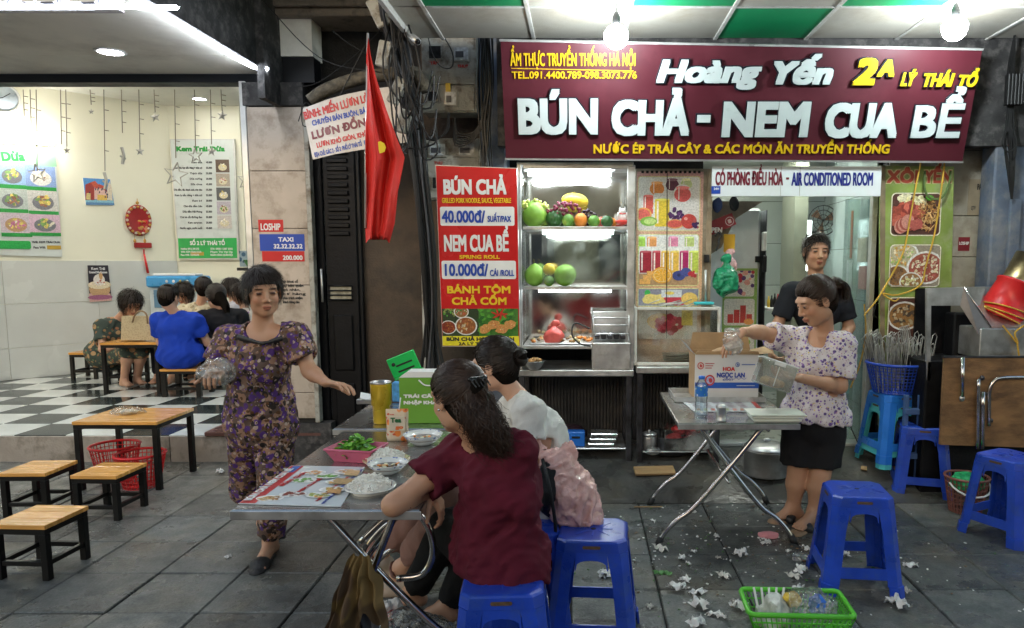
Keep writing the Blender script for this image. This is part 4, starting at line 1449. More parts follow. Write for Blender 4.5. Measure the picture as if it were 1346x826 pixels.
# rusty clump (bundle of cables in tape) over the tin sign
b = MB(); cable(b,[(408,133),(430,118),(470,104),(510,98),(545,96),(560,120)],5.05,.045,10)
tag(b.build('taped_cable_bundle',mat('old_tape',(.10,.085,.06),.8,var=.6,scale=25,bump=1,bscale=40)),'thick taped cable bundle resting over the tin sign','cables')
cc = thing('security_camera','small grey bullet security camera under the ceiling edge','camera',W(545,52,4.7))
b = MB(); a,b_ = W(536,44,4.75),W(549,55,4.6); b.tube([a,b_],.022,12); b.build('housing',M_['alu'],cc,world=True)
b = MB(); b.tube([b_,b_ + (b_-a).normalized() * .006],.017,12); b.build('lens',mat('camera_lens',(.01,.01,.012),.1),cc,world=True)
b = MB(); b.tube([a,W(540,32,4.75),W(541,26,4.8)],.008,8); b.build('bracket',M_['alu'],cc,world=True)

# ================================================================== TIN SIGN and FLAG
def curved_sheet(name,corners,nx=16,ny=6,bow=.06,m=None,parent=None,thick=.003):
 """corners world: bl, br, tr, tl; bowed out along the middle"""
 bl,br,tr,tl = [Vector(c) for c in corners]
 n = (br - bl).cross(tl - bl).normalized()
 mb = MB(); vs,fs = [],[]
 for j in range(ny + 1):
  for i in range(nx + 1):
   u,v = i/nx,j/ny
   p = (bl*(1-u)+br*u)*(1-v) + (tl*(1-u)+tr*u)*v
   vs.append(p + n * bow * math.sin(math.pi * u))
 for j in range(ny):
  for i in range(nx):
   a = j*(nx+1)+i; fs.append((a,a+1,a+nx+2,a+nx+1))
 mb.smooth = True; mb.raw(vs,fs); o = mb.build(name,m,parent,world=True)
 return o
ts = thing('tin_sign','curved white tin sign for eel noodles hanging askew in the passage','sign',W(411,211,4.95))
tinm = mat('tin_sign_face',(.58,.54,.50),.3,var=.08,dirt=(.3,.25,.2),dirt_scale=6,dirt_amt=.4)
TP = Panel('lettering_plate',None,None,W(411,211,4.9),W(541,178,4.9) - W(411,211,4.9),W(399,142,4.93) - W(411,211,4.9),parent=ts)
TP.board('tin_sheet',[(411,210),(440,203),(475,197),(541,186),(541,112),(515,114),(490,117),(455,124),(430,131),(398,143)],tinm,-.008,0)
def tt(body,pts,w,m):
 """pts: x0,yb0,x1,yb1,height"""
 x0,y0,x1,y1,h = pts
 a,b_ = TP.uv(x0,y0),TP.uv(x1,y1); hh = TP.uv(x0,y0 - h)[1] - a[1]
 L_ = math.hypot(b_[0]-a[0],b_[1]-a[1])
 me = text_mesh('lettering',body,0,L_,0,hh,m,.002,w,.05)
 me.transform(Matrix.Translation((a[0],a[1],0)) @ Matrix.Rotation(math.atan2(b_[1]-a[1],b_[0]-a[0]),4,'Z'))
 add_mesh('lettering',me,TP.o)
tt('BÌNH: MIẾN LƯƠN LÒNG',(401,158,500,130,11),.0028,redp)
tt('CHUYÊN BÁN BUÔN, BÁN LẺ',(411,166,495,146,7.5),.0018,bluep)
tt('LƯƠN ĐỒNG',(411,184,492,163,11),.0036,marp)
tt('LƯƠN KHÔ GIÒN, KHÔ',(417,195,484,179,7),.002,redp)
tt('ĐỊA CHỈ: GÁC 2 - SỐ 2  PHỐ LÝ THÁI TỔ   ĐT',(414,207,484,190,6),.0012,bluep)
# flag
fl = thing('flag','red flag with a yellow star hanging limp from a leaning pole','flag',W(484,52,4.4))
def flag_mesh():
 nx,ny = 44,60
 outl = [(0,484,484.5),(.08,481.5,487),(.2,481,495),(.35,480.5,508),(.5,480,523),(.58,480,532),(.66,480.5,528),(.75,480.5,523),(.9,480,519),(1,481,512)]
 vs,fs = [],[]
 for j in range(ny + 1):
  v = j / ny
  for k in range(len(outl) - 1):
   if outl[k][0] <= v <= outl[k+1][0]:
    t = (v - outl[k][0]) / (outl[k+1][0] - outl[k][0]); xa = outl[k][1]*(1-t)+outl[k+1][1]*t; xb = outl[k][2]*(1-t)+outl[k+1][2]*t; break
  py = 50 + 270 * v
  for i in range(nx + 1):
   u = i / nx
   fold = (math.sin(u*11 + v*2.5 + .6*math.sin(v*7)) * .028 + math.sin(u*25 + 2 + v*4) * .010 + .012*math.sin(v*9 + u*4)) * min(1,v*3+.05)
   yb = py - (12 * max(0,u - .55) * (v > .9) if False else 0)
   wav = 0
   if v == 1: yb -= 14 * abs(math.sin(u*3.2))
   vs.append(W(xa + (xb-xa)*u,yb,4.4 + fold))
 for j in range(ny):
  for i in range(nx):
   a = j*(nx+1)+i; fs.append((a,a+nx+1,a+nx+2,a+1))
 mb = MB(); mb.smooth = True; mb.raw(vs,fs); return mb
flag_mesh().build('cloth',mat('red_flag_cloth',(.55,.018,.012),.6,var=.08,bump=.2,bscale=300),fl,world=True)
b = MB(); b.tube([W(483.5,44,4.42),W(481,200,4.42),W(480.5,300,4.42)],.007,8); b.build('pole',M_['alu'],fl,world=True)
st = []
for px,py in ((497,187),(500.5,186),(505,188.5),(507.5,194),(505.5,200),(499,202),(498,197),(497.5,192)): st.append(W(px,py,4.33))
b = MB(); b.raw(st + [p + Vector((0,-.003,0)) for p in st],[tuple(range(8)),tuple(range(15,7,-1))]); b.build('star',mat('yellow_star_cloth',(.80,.60,.02),.6),fl,world=True)

# ================================================================== RED PRICE BOARD
pa,pb,pc = W(582,455,4.86),W(683,455,4.86),W(573,218,4.80)
PB = Panel('price_board','tall red price board with white and yellow lettering beside the fruit case','sign',pa,pb - pa,pc - pa)
PB.board('backing',[(581.5,456),(684,456),(679.5,221),(572,217)],M_['alu'],-.03,-.004)
PB.board('red_face',[(582,455),(683,455),(679,222),(573,218)],mat('red_poster',(.52,.018,.018),.25,var=.1,scale=2),-.0035,0)
lp = mat('poster_white',(.75,.76,.76),.3,var=.03)
PB.text('BÚN CHẢ',583,666,256,236,lp,z=.002,weight=.0055,outline=mat('letter_shade2',(.25,.02,.02),.4),ow=.003,wx=.9)
PB.text('GRILLED PORK NOODLE, SAUCE, VEGETABLE',581,672,267,260.5,yelp,z=.0015,weight=.001)
PB.board('price_field',(579,272,676,297),lp,.0003,.001,r=.012)
PB.text('40.000đ/',581,638,293,277,bluep,z=.003,weight=.0034,wx=.8)
PB.text('SUẤT/PAX',641,672,292,284,bluep,z=.003,weight=.0016)
PB.text('NEM CUA BỂ',584,669,331,309,lp,z=.002,weight=.0045,outline=MATS['letter_shade2'],ow=.003,wx=.8)
PB.text('SPRING ROLL',604,657,340.5,335.5,yelp,z=.0015,weight=.0016)
PB.board('price_field',(581,343,678,367),lp,.0003,.001,r=.012)
PB.text('10.000đ/',585,642,363,347,bluep,z=.003,weight=.0034,wx=.8)
PB.text('CÁI /ROLL',644,676,363,355,bluep,z=.003,weight=.0014)
PB.text('BÁNH TÔM',588,671,386,376,yelp,z=.0015,weight=.0030)
PB.text('CHẢ CỐM',594,666,401,391,yelp,z=.0015,weight=.0030)
pic = Pic(.0008,3)
a0,a1 = PB.uv(582,442); b0,b1 = PB.uv(681,406)
xm_ = (a0 + b0) / 2 - .01
pic.clip = (a0,a1,b0,b1)
pic.rect(a0,a1,xm_,b1,(.03,.05,.02)); pic.rect(xm_,a1,b0,b1,(.06,.2,.03))
pic.pile(a0 + .06,b1 - .02,.06,.03,[(.05,.25,.02),(.1,.4,.05),(.3,.35,.1)],30,.3)
pic.bowl(a0 + .04,a1 + .06,.055,[(.4,.12,.03),(.25,.06,.02)],inner=(.2,.02,.01))
pic.bowl(a0 + .16,a1 + .07,.075,[(.45,.15,.05),(.55,.3,.1),(.3,.08,.03),(.6,.5,.35)],inner=(.3,.1,.03))
pic.bowl(a0 + .13,b1 - .02,.05,[(.7,.7,.6),(.5,.1,.05),(.1,.3,.05)])
for k in range(60):
 pic.ell(xm_ + rc.uniform(0,b0 - xm_),a1 + rc.uniform(0,b1 - a1),.02,.012,rc.choice([(.04,.2,.02),(.1,.35,.04),(.02,.12,.02)]),7,rc.uniform(0,3),.3)
for k in range(4):
 cx_ = xm_ + .045 + k * .055; cy_ = a1 + .05 + (k % 2) * .03
 pic.ell(cx_,cy_,.042,.03,(.6,.28,.08),16,.3,.15); pic.pile(cx_,cy_,.03,.02,[(.7,.25,.1),(.75,.45,.2),(.55,.15,.05)],16,.25)
for k in range(7):
 pic.ell(xm_ + .14 + .03*math.cos(k),b1 - .035 + .02*math.sin(k),.03,.006,(.55,.03,.02),8,k * .9)
pic.build('food_picture',PB.o)
PB.board('yellow_strip',[(582,454.5),(682.8,454.5),(682,442),(581.6,442)],mat('yellow_strip',(.80,.68,.03),.3),.0003,.001)
PB.text('BÚN CHẢ HOÀNG YẾN',587,676,448.5,443.5,blackp,z=.0015,weight=.0022)
PB.text('2A LÝ THÁI TỔ',603,655,454,450,blackp,z=.0015,weight=.0012)
# ================================================================== FRUIT DISPLAY CASE
def wbox(p0,p1,Y0,Y1,mb=None,r=.004,z=None):
 """box whose front face (at Y0) shows at pixel corners p0,p1"""
 a,b_ = W(p0[0],p0[1],Y0),W(p1[0],p1[1],Y0)
 mb = mb or MB()
 mb.bev((min(a.x,b_.x),Y0,min(a.z,b_.z)),(max(a.x,b_.x),Y1,max(a.z,b_.z)),r)
 return mb
YF = 5.0
fc = thing('display_case','tall glazed steel display case of fruit and food with lit shelves','display case',(W(757,400,YF).x,YF,.8))
for (a,b_) in (((679,217),(687,486)),((825,219),(833,486)),((687,217),(825,222))):
 wbox(a,b_,YF,YF + .03).build('frame_bar',M_['steel'],fc,world=True)
for px in (679,827):
 wbox((px,217),(px + 6,486),YF + .42,YF + .45).build('frame_bar',M_['steel'],fc,world=True)
wbox((679,213),(833,217),YF,YF + .45).build('top_plate',M_['steel'],fc,world=True)
mir = mat('grimy_mirror',(.62,.60,.56),.05,metal=1,var=.15,scale=3,dirt=(.25,.2,.15),dirt_scale=6,dirt_amt=.3)
wbox((684,219),(829,452),YF + .44,YF + .446,r=.001).build('mirror_back',mir,fc,world=True)
shelf_y = (298,377,455)
for y in shelf_y:
 m_ = MB(); wbox((687,y),(826,y + 4),YF + .012,YF + .43,m_,r=.002); m_.build('shelf',M_['steel'],fc,world=True)
for (x0_,x1_,y,L) in ((694,803,228,'upper'),(714,806,306,'middle'),(708,803,382,'lower')):
 a,b_ = W(x0_,y,YF + .15),W(x1_,y,YF + .15)
 m_ = MB(); m_.tube([a,b_],.013 if L != 'upper' else .018,10); m_.build('lamp_tube',glow('case_tube',(.85,.95,1),26),fc,world=True)
 m_ = MB(); m_.bev((a.x - .03,YF + .14,a.z + .016),(b_.x + .03,YF + .16,a.z + .026),.003); m_.build('lamp_batten',M_['white'],fc,world=True)
for px in (680.5,826):
 m_ = MB(); a = W(px + 3,225,YF + .03); b_ = W(px + 3,450,YF + .42)
 m_.box((a.x,YF + .031,b_.z),(a.x + .003,YF + .419,a.z)); m_.build('side_pane',glass('case_glass',(.93,.96,.94),.06,dirt=.25),fc,world=True)
m_ = wbox((712,305),(824,372),YF + .02,YF + .024,r=.001); m_.build('sliding_pane',glass('case_glass'),fc,world=True)
# counters
def counter(label,x0_,x1_,ytop,yfoot,Yn,shelfy,depth=.5):
 zt = W(0,ytop,Yn).z
 a,b_ = W(x0_,ytop,Yn).x,W(x1_,ytop,Yn).x
 t = thing('steel_counter',label,'counter',((a+b_)/2,Yn,0))
 m_ = MB(); m_.bev((a,Yn - .03,zt - .045),(b_,Yn + depth,zt),.006); m_.build('worktop',M_['steel'],t,world=True)
 for x in (a + .03,b_ - .03):
  for y in (Yn + .02,Yn + depth - .04):
   m_ = MB(); m_.bev((x - .02,y - .02,.02),(x + .02,y + .02,zt - .046),.004); m_.build('leg',M_['darksteel'],t,world=True)
   m_ = MB(); m_.bev((x - .024,y - .024,.0),(x + .024,y + .024,.04),.004); m_.build('foot_cap',M_['cable'],t,world=True)
 zs = W(0,shelfy,Yn).z
 m_ = MB(); m_.bev((a + .052,Yn + .01,zs - .012),(b_ - .052,Yn + depth - .02,zs),.003); m_.build('lower_shelf',M_['steel'],t,world=True)
 return zt,zs
CZ1,CS1 = counter('steel counter under the fruit case, greasy, with lower shelf',680,833,486,622,YF + .0,590)
CZ2,CS2 = counter('steel counter under the small glass cabinet with black pot below',836,950,482,638,YF - .02,594)

# fruit
fr = {'pomelo': mat('pomelo_skin',(.22,.42,.05),.45,var=.2,scale=14,bump=.3,bscale=200,dirt=(.35,.40,.08),dirt_scale=5,dirt_amt=.6),
      'melon': mat('watermelon_skin',(.03,.10,.025),.35,var=.5,scale=20,stretch=(6,6,1)),
      'orange': mat('orange_peel',(.75,.24,.03),.45,var=.2,scale=22,bump=.4,bscale=260,dirt=(.45,.16,.03),dirt_scale=30,dirt_amt=.6),
      'lime': mat('green_orange_peel',(.12,.30,.04),.4,var=.3,scale=18,bump=.4,bscale=260,dirt=(.35,.33,.06),dirt_scale=18,dirt_amt=.8),
      'mango': mat('yellow_melon_skin',(.80,.58,.05),.4,var=.1,bump=.2,bscale=100),
      'grape': mat('red_grape',(.17,.02,.05),.2,var=.3,scale=30),
      'ggrape': mat('green_grape',(.55,.60,.15),.2,var=.2,scale=30),
      'apple': mat('red_apple',(.60,.10,.06),.25,var=.3,scale=18),
      'yellow': mat('yellow_fruit',(.72,.50,.06),.4,var=.2)}
def fruit(name,label,px,py,rpx,m,Y=YF+.14,sq=1.0,stem=False,group=None,wx=1.0):
 sh = min([s_ for s_ in (CASE_Z) if s_ <= W(px,py + rpx*.2,Y).z + .1],key=lambda z: abs(W(px,py + rpx,Y).z - z))
 r = rpx / FPX * Y
 c = W(px,py,Y)
 if abs(c.z - r*sq - sh) < .06: c.z = sh + r*sq * .98
 t = thing(name,label,name.replace('_',' '),(c.x,c.y,c.z - r*sq),rc.uniform(0,3),group)
 mb = MB()
 pr = [(max(.0001,r*math.sin(math.pi*k/12) * (1 - (.12 if stem and k > 8 else 0)*(k-8)/4)),r*sq*(1-math.cos(math.pi*k/12)) * (1.0 if not stem else 1 + .03*max(0,k-8))) for k in range(13)]
 mb.lathe(pr,22); o = mb.build('skin',m,t); o.scale = (wx*rc.uniform(.93,1.08),rc.uniform(.93,1.05),rc.uniform(.95,1.03)); o.rotation_euler = (rc.uniform(-.12,.12),rc.uniform(-.12,.12),0)
 top = pr[-1][1]
 mb = MB(); mb.tube([(0,0,top - .004),(.002,0,top + (.02 if stem else .005))],.004,6); mb.build('stalk',mat('stalk',(.12,.10,.03),.7),t)
 return t
CASE_Z = [W(700,y,YF + .1).z for y in shelf_y]
CASE_Z = [W(700,y,YF).z for y in shelf_y]
fruit('pomelo','green pomelo at the left end of the top shelf',702,284,16,fr['pomelo'],stem=True)
fruit('watermelon','small dark green watermelon beside the pomelo on the top shelf',728,288,11.5,fr['melon'])
fruit('orange','greenish orange next to the small watermelon on the top shelf',747,291,8.5,fr['lime'],Y=YF+.1)
fruit('orange','bright orange in the middle of the top shelf',764,291,9,fr['orange'],Y=YF+.1)
fruit('orange','green orange right of the bright orange on top shelf',780,291.5,8,fr['lime'],Y=YF+.1)
fruit('apple','red apple above the green orange on the top shelf',790,284,7,fr['apple'],Y=YF+.2)
fruit('orange','dark green orange at the right of the top shelf',797,292,8,fr['melon'],Y=YF+.1)
fruit('orange','pale orange behind the dark green one on top shelf',804,288,6.5,fr['orange'],Y=YF+.18)
fruit('yellow_melon','large yellow melon lying on top of the grapes',755,264,14,fr['mango'],Y=YF+.25,sq=.75,wx=1.3)
fruit('pomelo','green pomelo at the left end of the middle shelf',702,362,14,fr['pomelo'],stem=True)
fruit('pomelo','larger green pomelo right of the yellow fruit, middle shelf',742,362,14.5,fr['pomelo'],sq=1.0)
fruit('yellow_fruit','yellow round fruit perched between two pomelos',722,354,8.5,fr['yellow'])
fruit('lime','small green lime in front of the yellow fruit',721,369,7,fr['lime'],Y=YF+.1)
def grapes(label,px,py,w,h,m,n,seed):
 c = W(px,py,YF + .2); t = thing('bunch_of_grapes',label,'grapes',c)
 rr = random.Random(seed); mb = MB(); mb.ball((0,0,0),.0125,10,7); me = mb.mesh('grape',m)
 for k in range(n):
  a,q = rr.uniform(0,6.28),math.sqrt(rr.random())
  x,z = w*q*math.cos(a),h*q*math.sin(a)*.8
  add_mesh('grape',me,t,(x,-.06 + rr.uniform(-.03,.03) - .03*(1-q),z - .01))
 mb = MB(); mb.tube([(-w*.7,0,0),(0,0,h*.5),(w*.6,0,.01)],.004,5); mb.build('stem',MATS['stalk'],t)
grapes('bunch of red grapes under the large yellow melon',742,276,.12,.075,fr['grape'],60,1)
grapes('dark grapes at the right end of the red bunch',771,283,.07,.05,mat('black_grape',(.03,.012,.025),.2),26,3)
grapes('pale green grapes hanging behind the left pomelo',702,270,.10,.05,fr['ggrape'],34,2)
# maneki cat ornament
c = W(818,296,YF + .1); t = thing('lucky_cat_figurine','small white lucky cat figurine in a red edged dish on the top shelf','figurine',c)
mb = MB(); mb.lathe([(.02,0),(.045,.012),(.052,.03),(.048,.032),(.03,.01)],18); mb.build('dish',mat('red_dish',(.6,.05,.04),.3),t)
mb = MB(); mb.ball((0,0,.055),(.034,.03,.035)); mb.ball((0,-.004,.095),(.026,.023,.022));
for sx in (-1,1): mb.lathe([(.009,0),(.0001,.018)],8,(sx*.017,-.002,.11)); mb.ball((sx*.03,-.018,.07),(.01,.01,.018),8,6)
mb.build('cat',M_['white'],t)
mb = MB(); mb.tube([(-.022,-.018,.078),(0,-.03,.074),(.022,-.018,.078)],.004,6); mb.build('collar',redp,t)
# red plastic bag of food, tray things on lower shelf
def lump(name,label,cat,c,r,m,seed=0,amp=.25,parent=None,sq=.8,group=None,knot=0,detail=10.0):
 """crumpled bag-like lump with its own folds"""
 rx,ry,rz = (r,r,r*sq) if not isinstance(r,tuple) else r
 F = Field((-rx*1.6,-ry*1.6,-rz*1.3),(rx*1.6,ry*1.6,rz*2.6),min(rx,ry,rz) / 11)
 F.ell((0,0,0),(rx,ry,rz),None,k=.01)
 if knot: F.cap((0,0,rz*.6),(rx*.1,0,rz*1.35),rx*.35,rx*.12,k=rx*.35); F.ell((rx*.15,0,rz*1.6),(rx*.4,rx*.12,rx*.3),None,k=rx*.1)
 rr_ = np.random.default_rng(seed + 77)
 for _ in range(int(18 * min(1.4,amp + .3))):
  n_ = rr_.normal(size=3); n_ /= np.linalg.norm(n_)
  if knot and n_[2] > .4: continue
  sup = math.sqrt((n_[0]*rx)**2 + (n_[1]*ry)**2 + (n_[2]*rz)**2) * rr_.uniform(.70,.95)
  F.cut(n_ * sup,n_,min(rx,rz) * .05,rad=max(rx,ry,rz) * 1.4)
 F.folds(amp * min(rx,rz) * .2,rx * 2.2,(rc.uniform(-.4,.4),rc.uniform(-.4,.4),1),seed,.3)
 F.folds(amp * min(rx,rz) * .07,rx * .8,(.5,rc.uniform(-1,1),1),seed + 5,.4)
 V,Q = F.verts()
 me = np_mesh(name,V,Q,m,smooth=amp < .5)
 o = add_mesh(name,me,parent,c)
 if parent is None: tag(o,label,cat,group)
 return o
pinkbag = mat('thin_red_bag',(.70,.12,.10),.3,var=.15,trans=.25,bump=.3,bscale=40)
z3 = CASE_Z[2]
c = W(728,440,YF + .14); c.z = z3 + .05
lump('plastic_bag','knotted red plastic bag of food on the lowest shelf of the case','bag',c,(.075,.06,.06),pinkbag,3,knot=1)
c = W(744,448,YF + .2)
t = thing('food_tray','steel tray of fried snacks along the lowest shelf of the case','tray',(c.x,c.y,z3))
mb = MB(); mb.bev((-.26,-.12,0.001),(.28,.12,.012),.005); mb.build('tray',M_['steel'],t)
fm = mat('fried_food',(.40,.22,.08),.6,var=.4,scale=30,bump=.5)
for k in range(34):
 mb = MB(); x = rc.uniform(-.24,.2); mb.ball((0,0,0),(rc.uniform(.012,.03),.015,.011),8,5,.2,k)
 mb.build('snack',[fm,mat('pale_snack',(.55,.42,.22),.6,var=.3),mat('brown_snack',(.16,.10,.05),.6),mat('orange_snack',(.65,.22,.04),.5)][k % 4],t,(x,rc.uniform(-.1,.08),.02 + rc.uniform(0,.02)),(0,0,rc.uniform(0,3)))
# steel fryer at right of the shelf
c0,c1 = W(778,486,YF - .03),W(829,451,YF - .03)
t = thing('steel_fryer','small stainless fryer box standing at the right end of the case','fryer',(c0.x,YF - .03,CZ1))
mb = MB(); mb.bev((0,0,0),(c1.x - c0.x,.3,c1.z - CZ1),.006); mb.build('tank',M_['steel'],t)
h0 = c1.z - CZ1; w_ = c1.x - c0.x
for k in range(5):
 mb = MB(); mb.bev((.02 + k*.045,.05,h0 + .02),(.055 + k*.045,.25,h0 + .05 + (k % 2)*.015),.005); mb.build('basket_slot',M_['darksteel'],t)
mb = MB(); mb.bev((.01,.27,h0),(w_ - .01,.29,h0 + .2),.004); mb.build('splash_plate',M_['steel'],t)
for zz in (.06,.12,.17):
 mb = MB(); mb.tube([(.01,.03,h0 + zz),(w_ - .01,.03,h0 + zz)],.006,6); mb.build('rail',M_['steel'],t)
for x in (.012,w_ - .012):
 mb = MB(); mb.tube([(x,.03,h0),(x,.03,h0 + .19)],.006,6); mb.build('rail',M_['steel'],t)
mb = MB(); cable(mb,[(776,455,YF),(762,452,YF - .03),(752,440,YF - .03),(756,425,YF),(775,432,YF)],r=.006)
tag(mb.build('power_cord',M_['cable'],None),'black power cord looped beside the steel fryer','cord')
# bowl of fried rolls
def bowl(name,label,c,r,h,m,cat='bowl',group=None,rim=.004):
 t = thing(name,label,cat,c,0,group)
 mb = MB(); mb.lathe([(r*.45,0),(r*.62,h*.2),(r*.85,h*.6),(r,h),(r + rim,h + .001),(r - rim*.4,h + .002),(r*.8,h*.6),(r*.55,h*.25),(.0001,h*.16)],28)
 mb.build('shell',m,t); return t
c = W(702,478,YF - .0); c.z = CZ1 + .001
t = bowl('steel_bowl','steel mixing bowl heaped with fried rolls on the counter',c,.075,.06,M_['steel'])
for k in range(9):
 mb = MB(); mb.ball((0,0,0),(.026,.014,.013),8,6,.1,k); mb.build('fried_roll',fm,t,(rc.uniform(-.035,.035),rc.uniform(-.035,.035),.062 + rc.uniform(0,.012)),(0,0,rc.uniform(0,3)))
for k,(px,s_) in enumerate(((722,1),(735,.7),(748,.9))):
 pass

# under the fruit counter: blue box, plastic tubs
c = W(757,589,YF + .05)
t = thing('tissue_box','small blue plastic box with a slot on the lower shelf','box',(c.x,c.y,CS1 + .001))
s_ = 12 / FPX * YF
mb = MB(); mb.bev((-s_,0,0),(s_,.1,.105),.006); mb.build('shell',mat('bright_blue_box',(.02,.16,.60),.35,var=.06),t)
mb = MB(); mb.bev((-.03,-.002,.06),(.03,-.0005,.075),.0008); mb.build('slot',M_['cable'],t)
cl = glass('clear_plastic',(.88,.9,.9),.22,.15,dirt=.35)
c = W(790,588,YF + .1)
t = thing('plastic_tub','stack of clear plastic tubs on the lower shelf under the fruit case','tub',(c.x,c.y,CS1 + .001))
for k in range(3):
 mb = MB(); mb.bev((-.1,-.07,k*.035),(.1,.07,.03 + k*.035),.008); mb.build('tub',cl,t,(k * .01,0,0))
lump('plastic_bag','dark crumpled plastic bags at the back of the lower shelf','bag',W(750,570,YF + .3),(.13,.08,.07),mat('dark_bag',(.05,.03,.04),.3,var=.3),9)

# ================================================================== JUICE PANEL
JP = Panel('juice_poster','tall orange poster with three pictures of fruit juices behind the glass cabinet','poster',W(836,540,5.2),(1,0,0),(0,0,1))
JP.board('cabinet_panel',(834,222,936,484),mat('grimy_door_frame',(.33,.29,.22),.4,metal=.3,var=.3,dirt=(.1,.08,.05),dirt_scale=7,dirt_amt=.7),-.05,-.001)
pk = Pic(.0005,8)
def pxr(P,a,b_,c,d):
 u0,v0 = P.uv(a,d); u1,v1 = P.uv(c,b_); return u0,v0,u1,v1
u0,v0,u1,v1 = pxr(JP,835,226,925,476)
pk.rect(u0,v0,u1,(v0+v1)/2,(.72,.50,.40),(.75,.45,.25)); pk.rect(u0,(v0+v1)/2,u1,v1,(.75,.45,.25),(.70,.40,.38))
def juice(P,pk,box,seed,mode):
 u0,v0,u1,v1 = pxr(P,*box); w,h = u1 - u0,v1 - v0
 pk.rect(u0 - .006,v0 - .006,u1 + .006,v1 + .006,(.75,.72,.35),r=.02)
 pk.rect(u0,v0,u1,v1,(.72,.66,.62) if mode == 0 else (.62,.50,.42),(.80,.82,.80),r=.018)
 pk.clip = (u0,v0,u1,v1)
 X = lambda a: u0 + w*a
 Y_ = lambda a: v0 + h*a
 def goblet(x,y,s_,col):
  pk.poly([(X(x-.012),Y_(y-.28*s_)),(X(x+.012),Y_(y-.28*s_)),(X(x+.012),Y_(y)),(X(x-.012),Y_(y))],(.7,.7,.68))
  pk.ell(X(x),Y_(y-.28*s_),w*.08*s_,h*.015,(.7,.7,.68))
  pk.ell(X(x),Y_(y+.1*s_),w*.13*s_,h*.15*s_,(.85,.85,.83),18); pk.ell(X(x),Y_(y+.08*s_),w*.12*s_,h*.12*s_,col,18)
  pk.ell(X(x),Y_(y+.19*s_),w*.1*s_,h*.03*s_,tuple(min(1,c_*1.5+.1) for c_ in col),14)
  pk.rect(X(x-.06*s_),Y_(y),X(x-.045*s_),Y_(y+.2*s_),(.9,.85,.8))
 def tall(x,y,s_,col):
  pk.rect(X(x-.09*s_),Y_(y-.15*s_),X(x+.09*s_),Y_(y+.28*s_),(.8,.8,.78)); pk.rect(X(x-.08*s_),Y_(y-.14*s_),X(x+.08*s_),Y_(y+.2*s_),col)
  pk.ell(X(x),Y_(y+.2*s_),w*.08*s_,h*.02,tuple(min(1,c_*1.4+.1) for c_ in col)); pk.rect(X(x-.06*s_),Y_(y-.1*s_),X(x-.04*s_),Y_(y+.18*s_),(.9,.8,.75))
 if mode == 0:
  tall(.16,.45,1.0,(.65,.10,.08)); goblet(.30,.70,1.0,(.80,.28,.06)); goblet(.55,.78,.9,(.12,.02,.06)); goblet(.78,.80,.8,(.60,.70,.35)); goblet(.72,.58,1.15,(.75,.12,.12))
  pk.ell(X(.38),Y_(.5),w*.14,h*.07,(.8,.45,.05),16); tall(.39,.28,1.5,(.82,.60,.06))
  pk.ell(X(.08),Y_(.3),w*.14,h*.13,(.80,.35,.10),18); pk.ell(X(.08),Y_(.3),w*.11,h*.10,(.75,.14,.12),18)
  pk.ell(X(.17),Y_(.17),w*.14,h*.09,(.25,.50,.08),18); pk.ell(X(.19),Y_(.17),w*.1,h*.06,(.55,.70,.25),18)
  pk.pile(X(.62),Y_(.3),w*.12,h*.11,[(.06,.02,.10),(.12,.04,.16)],26,.3,.05,1)
  pk.ell(X(.60),Y_(.12),w*.15,h*.09,(.80,.4,.15),18); pk.ell(X(.60),Y_(.12),w*.12,h*.07,(.75,.12,.10),18)
  pk.ell(X(.83),Y_(.17),w*.13,h*.14,(.60,.07,.06),18); pk.ell(X(.78),Y_(.22),w*.03,h*.03,(.85,.4,.35)); pk.pile(X(.95),Y_(.13),w*.06,h*.08,[(.06,.02,.10),(.5,.1,.1)],12,.5,.05,1)
 elif mode == 1:
  pk.rect(u0,v0,u1,v0 + h*.3,(.45,.28,.15))
  for x,c_ in ((.22,(.80,.35,.12)),(.58,(.75,.25,.40)),(.85,(.5,.6,.2)),(.03,(.4,.65,.1))): tall(x,.75,1.0,c_)
  for x,c_ in ((.12,(.35,.02,.04)),(.33,(.42,.03,.05)),(.48,(.8,.45,.05)),(.63,(.82,.5,.08)),(.79,(.40,.02,.12)),(.95,(.55,.65,.1))): tall(x,.42,1.25,c_)
  pk.ell(X(.4),Y_(.2),w*.175,h*.165,(.80,.38,.04),24); pk.ell(X(.4),Y_(.2),w*.15,h*.14,(.85,.62,.30),24); pk.ell(X(.4),Y_(.2),w*.135,h*.125,(.82,.42,.04),24)
  for k in range(9):
   a = k * .698; pk.poly([(X(.4),Y_(.2)),(X(.4) + w*.13*math.cos(a),Y_(.2) + h*.12*math.sin(a)),(X(.4) + w*.13*math.cos(a+.06),Y_(.2) + h*.12*math.sin(a+.06))],(.88,.70,.40))
  pk.ell(X(.68),Y_(.19),w*.11,h*.1,(.05,.07,.25),16); pk.ell(X(.80),Y_(.26),w*.09,h*.09,(.07,.09,.30),16)
  pk.ell(X(.68),Y_(.2),w*.03,h*.03,(.02,.03,.1)); pk.pile(X(.92),Y_(.22),w*.06,h*.06,[(.5,.04,.05)],10,.6,.05,1)
  for k in range(3): pk.rect(X(.02+.06*k),Y_(.02+.08*k),X(.2+.02*k),Y_(.12+.08*k),(.80,.42,.12))
 else:
  pk.rect(u0,v0,u1,v1,(.30,.30,.36),(.25,.25,.33));
  pk.ell(X(.15),Y_(.75),w*.05,h*.2,(.05,.45,.10)); pk.ell(X(.3),Y_(.4),w*.25,h*.3,(.75,.60,.20),16,0,.2); pk.ell(X(.62),Y_(.3),w*.2,h*.28,(.55,.05,.08),16,0,.2); pk.ell(X(.85),Y_(.4),w*.14,h*.4,(.80,.55,.15),14)
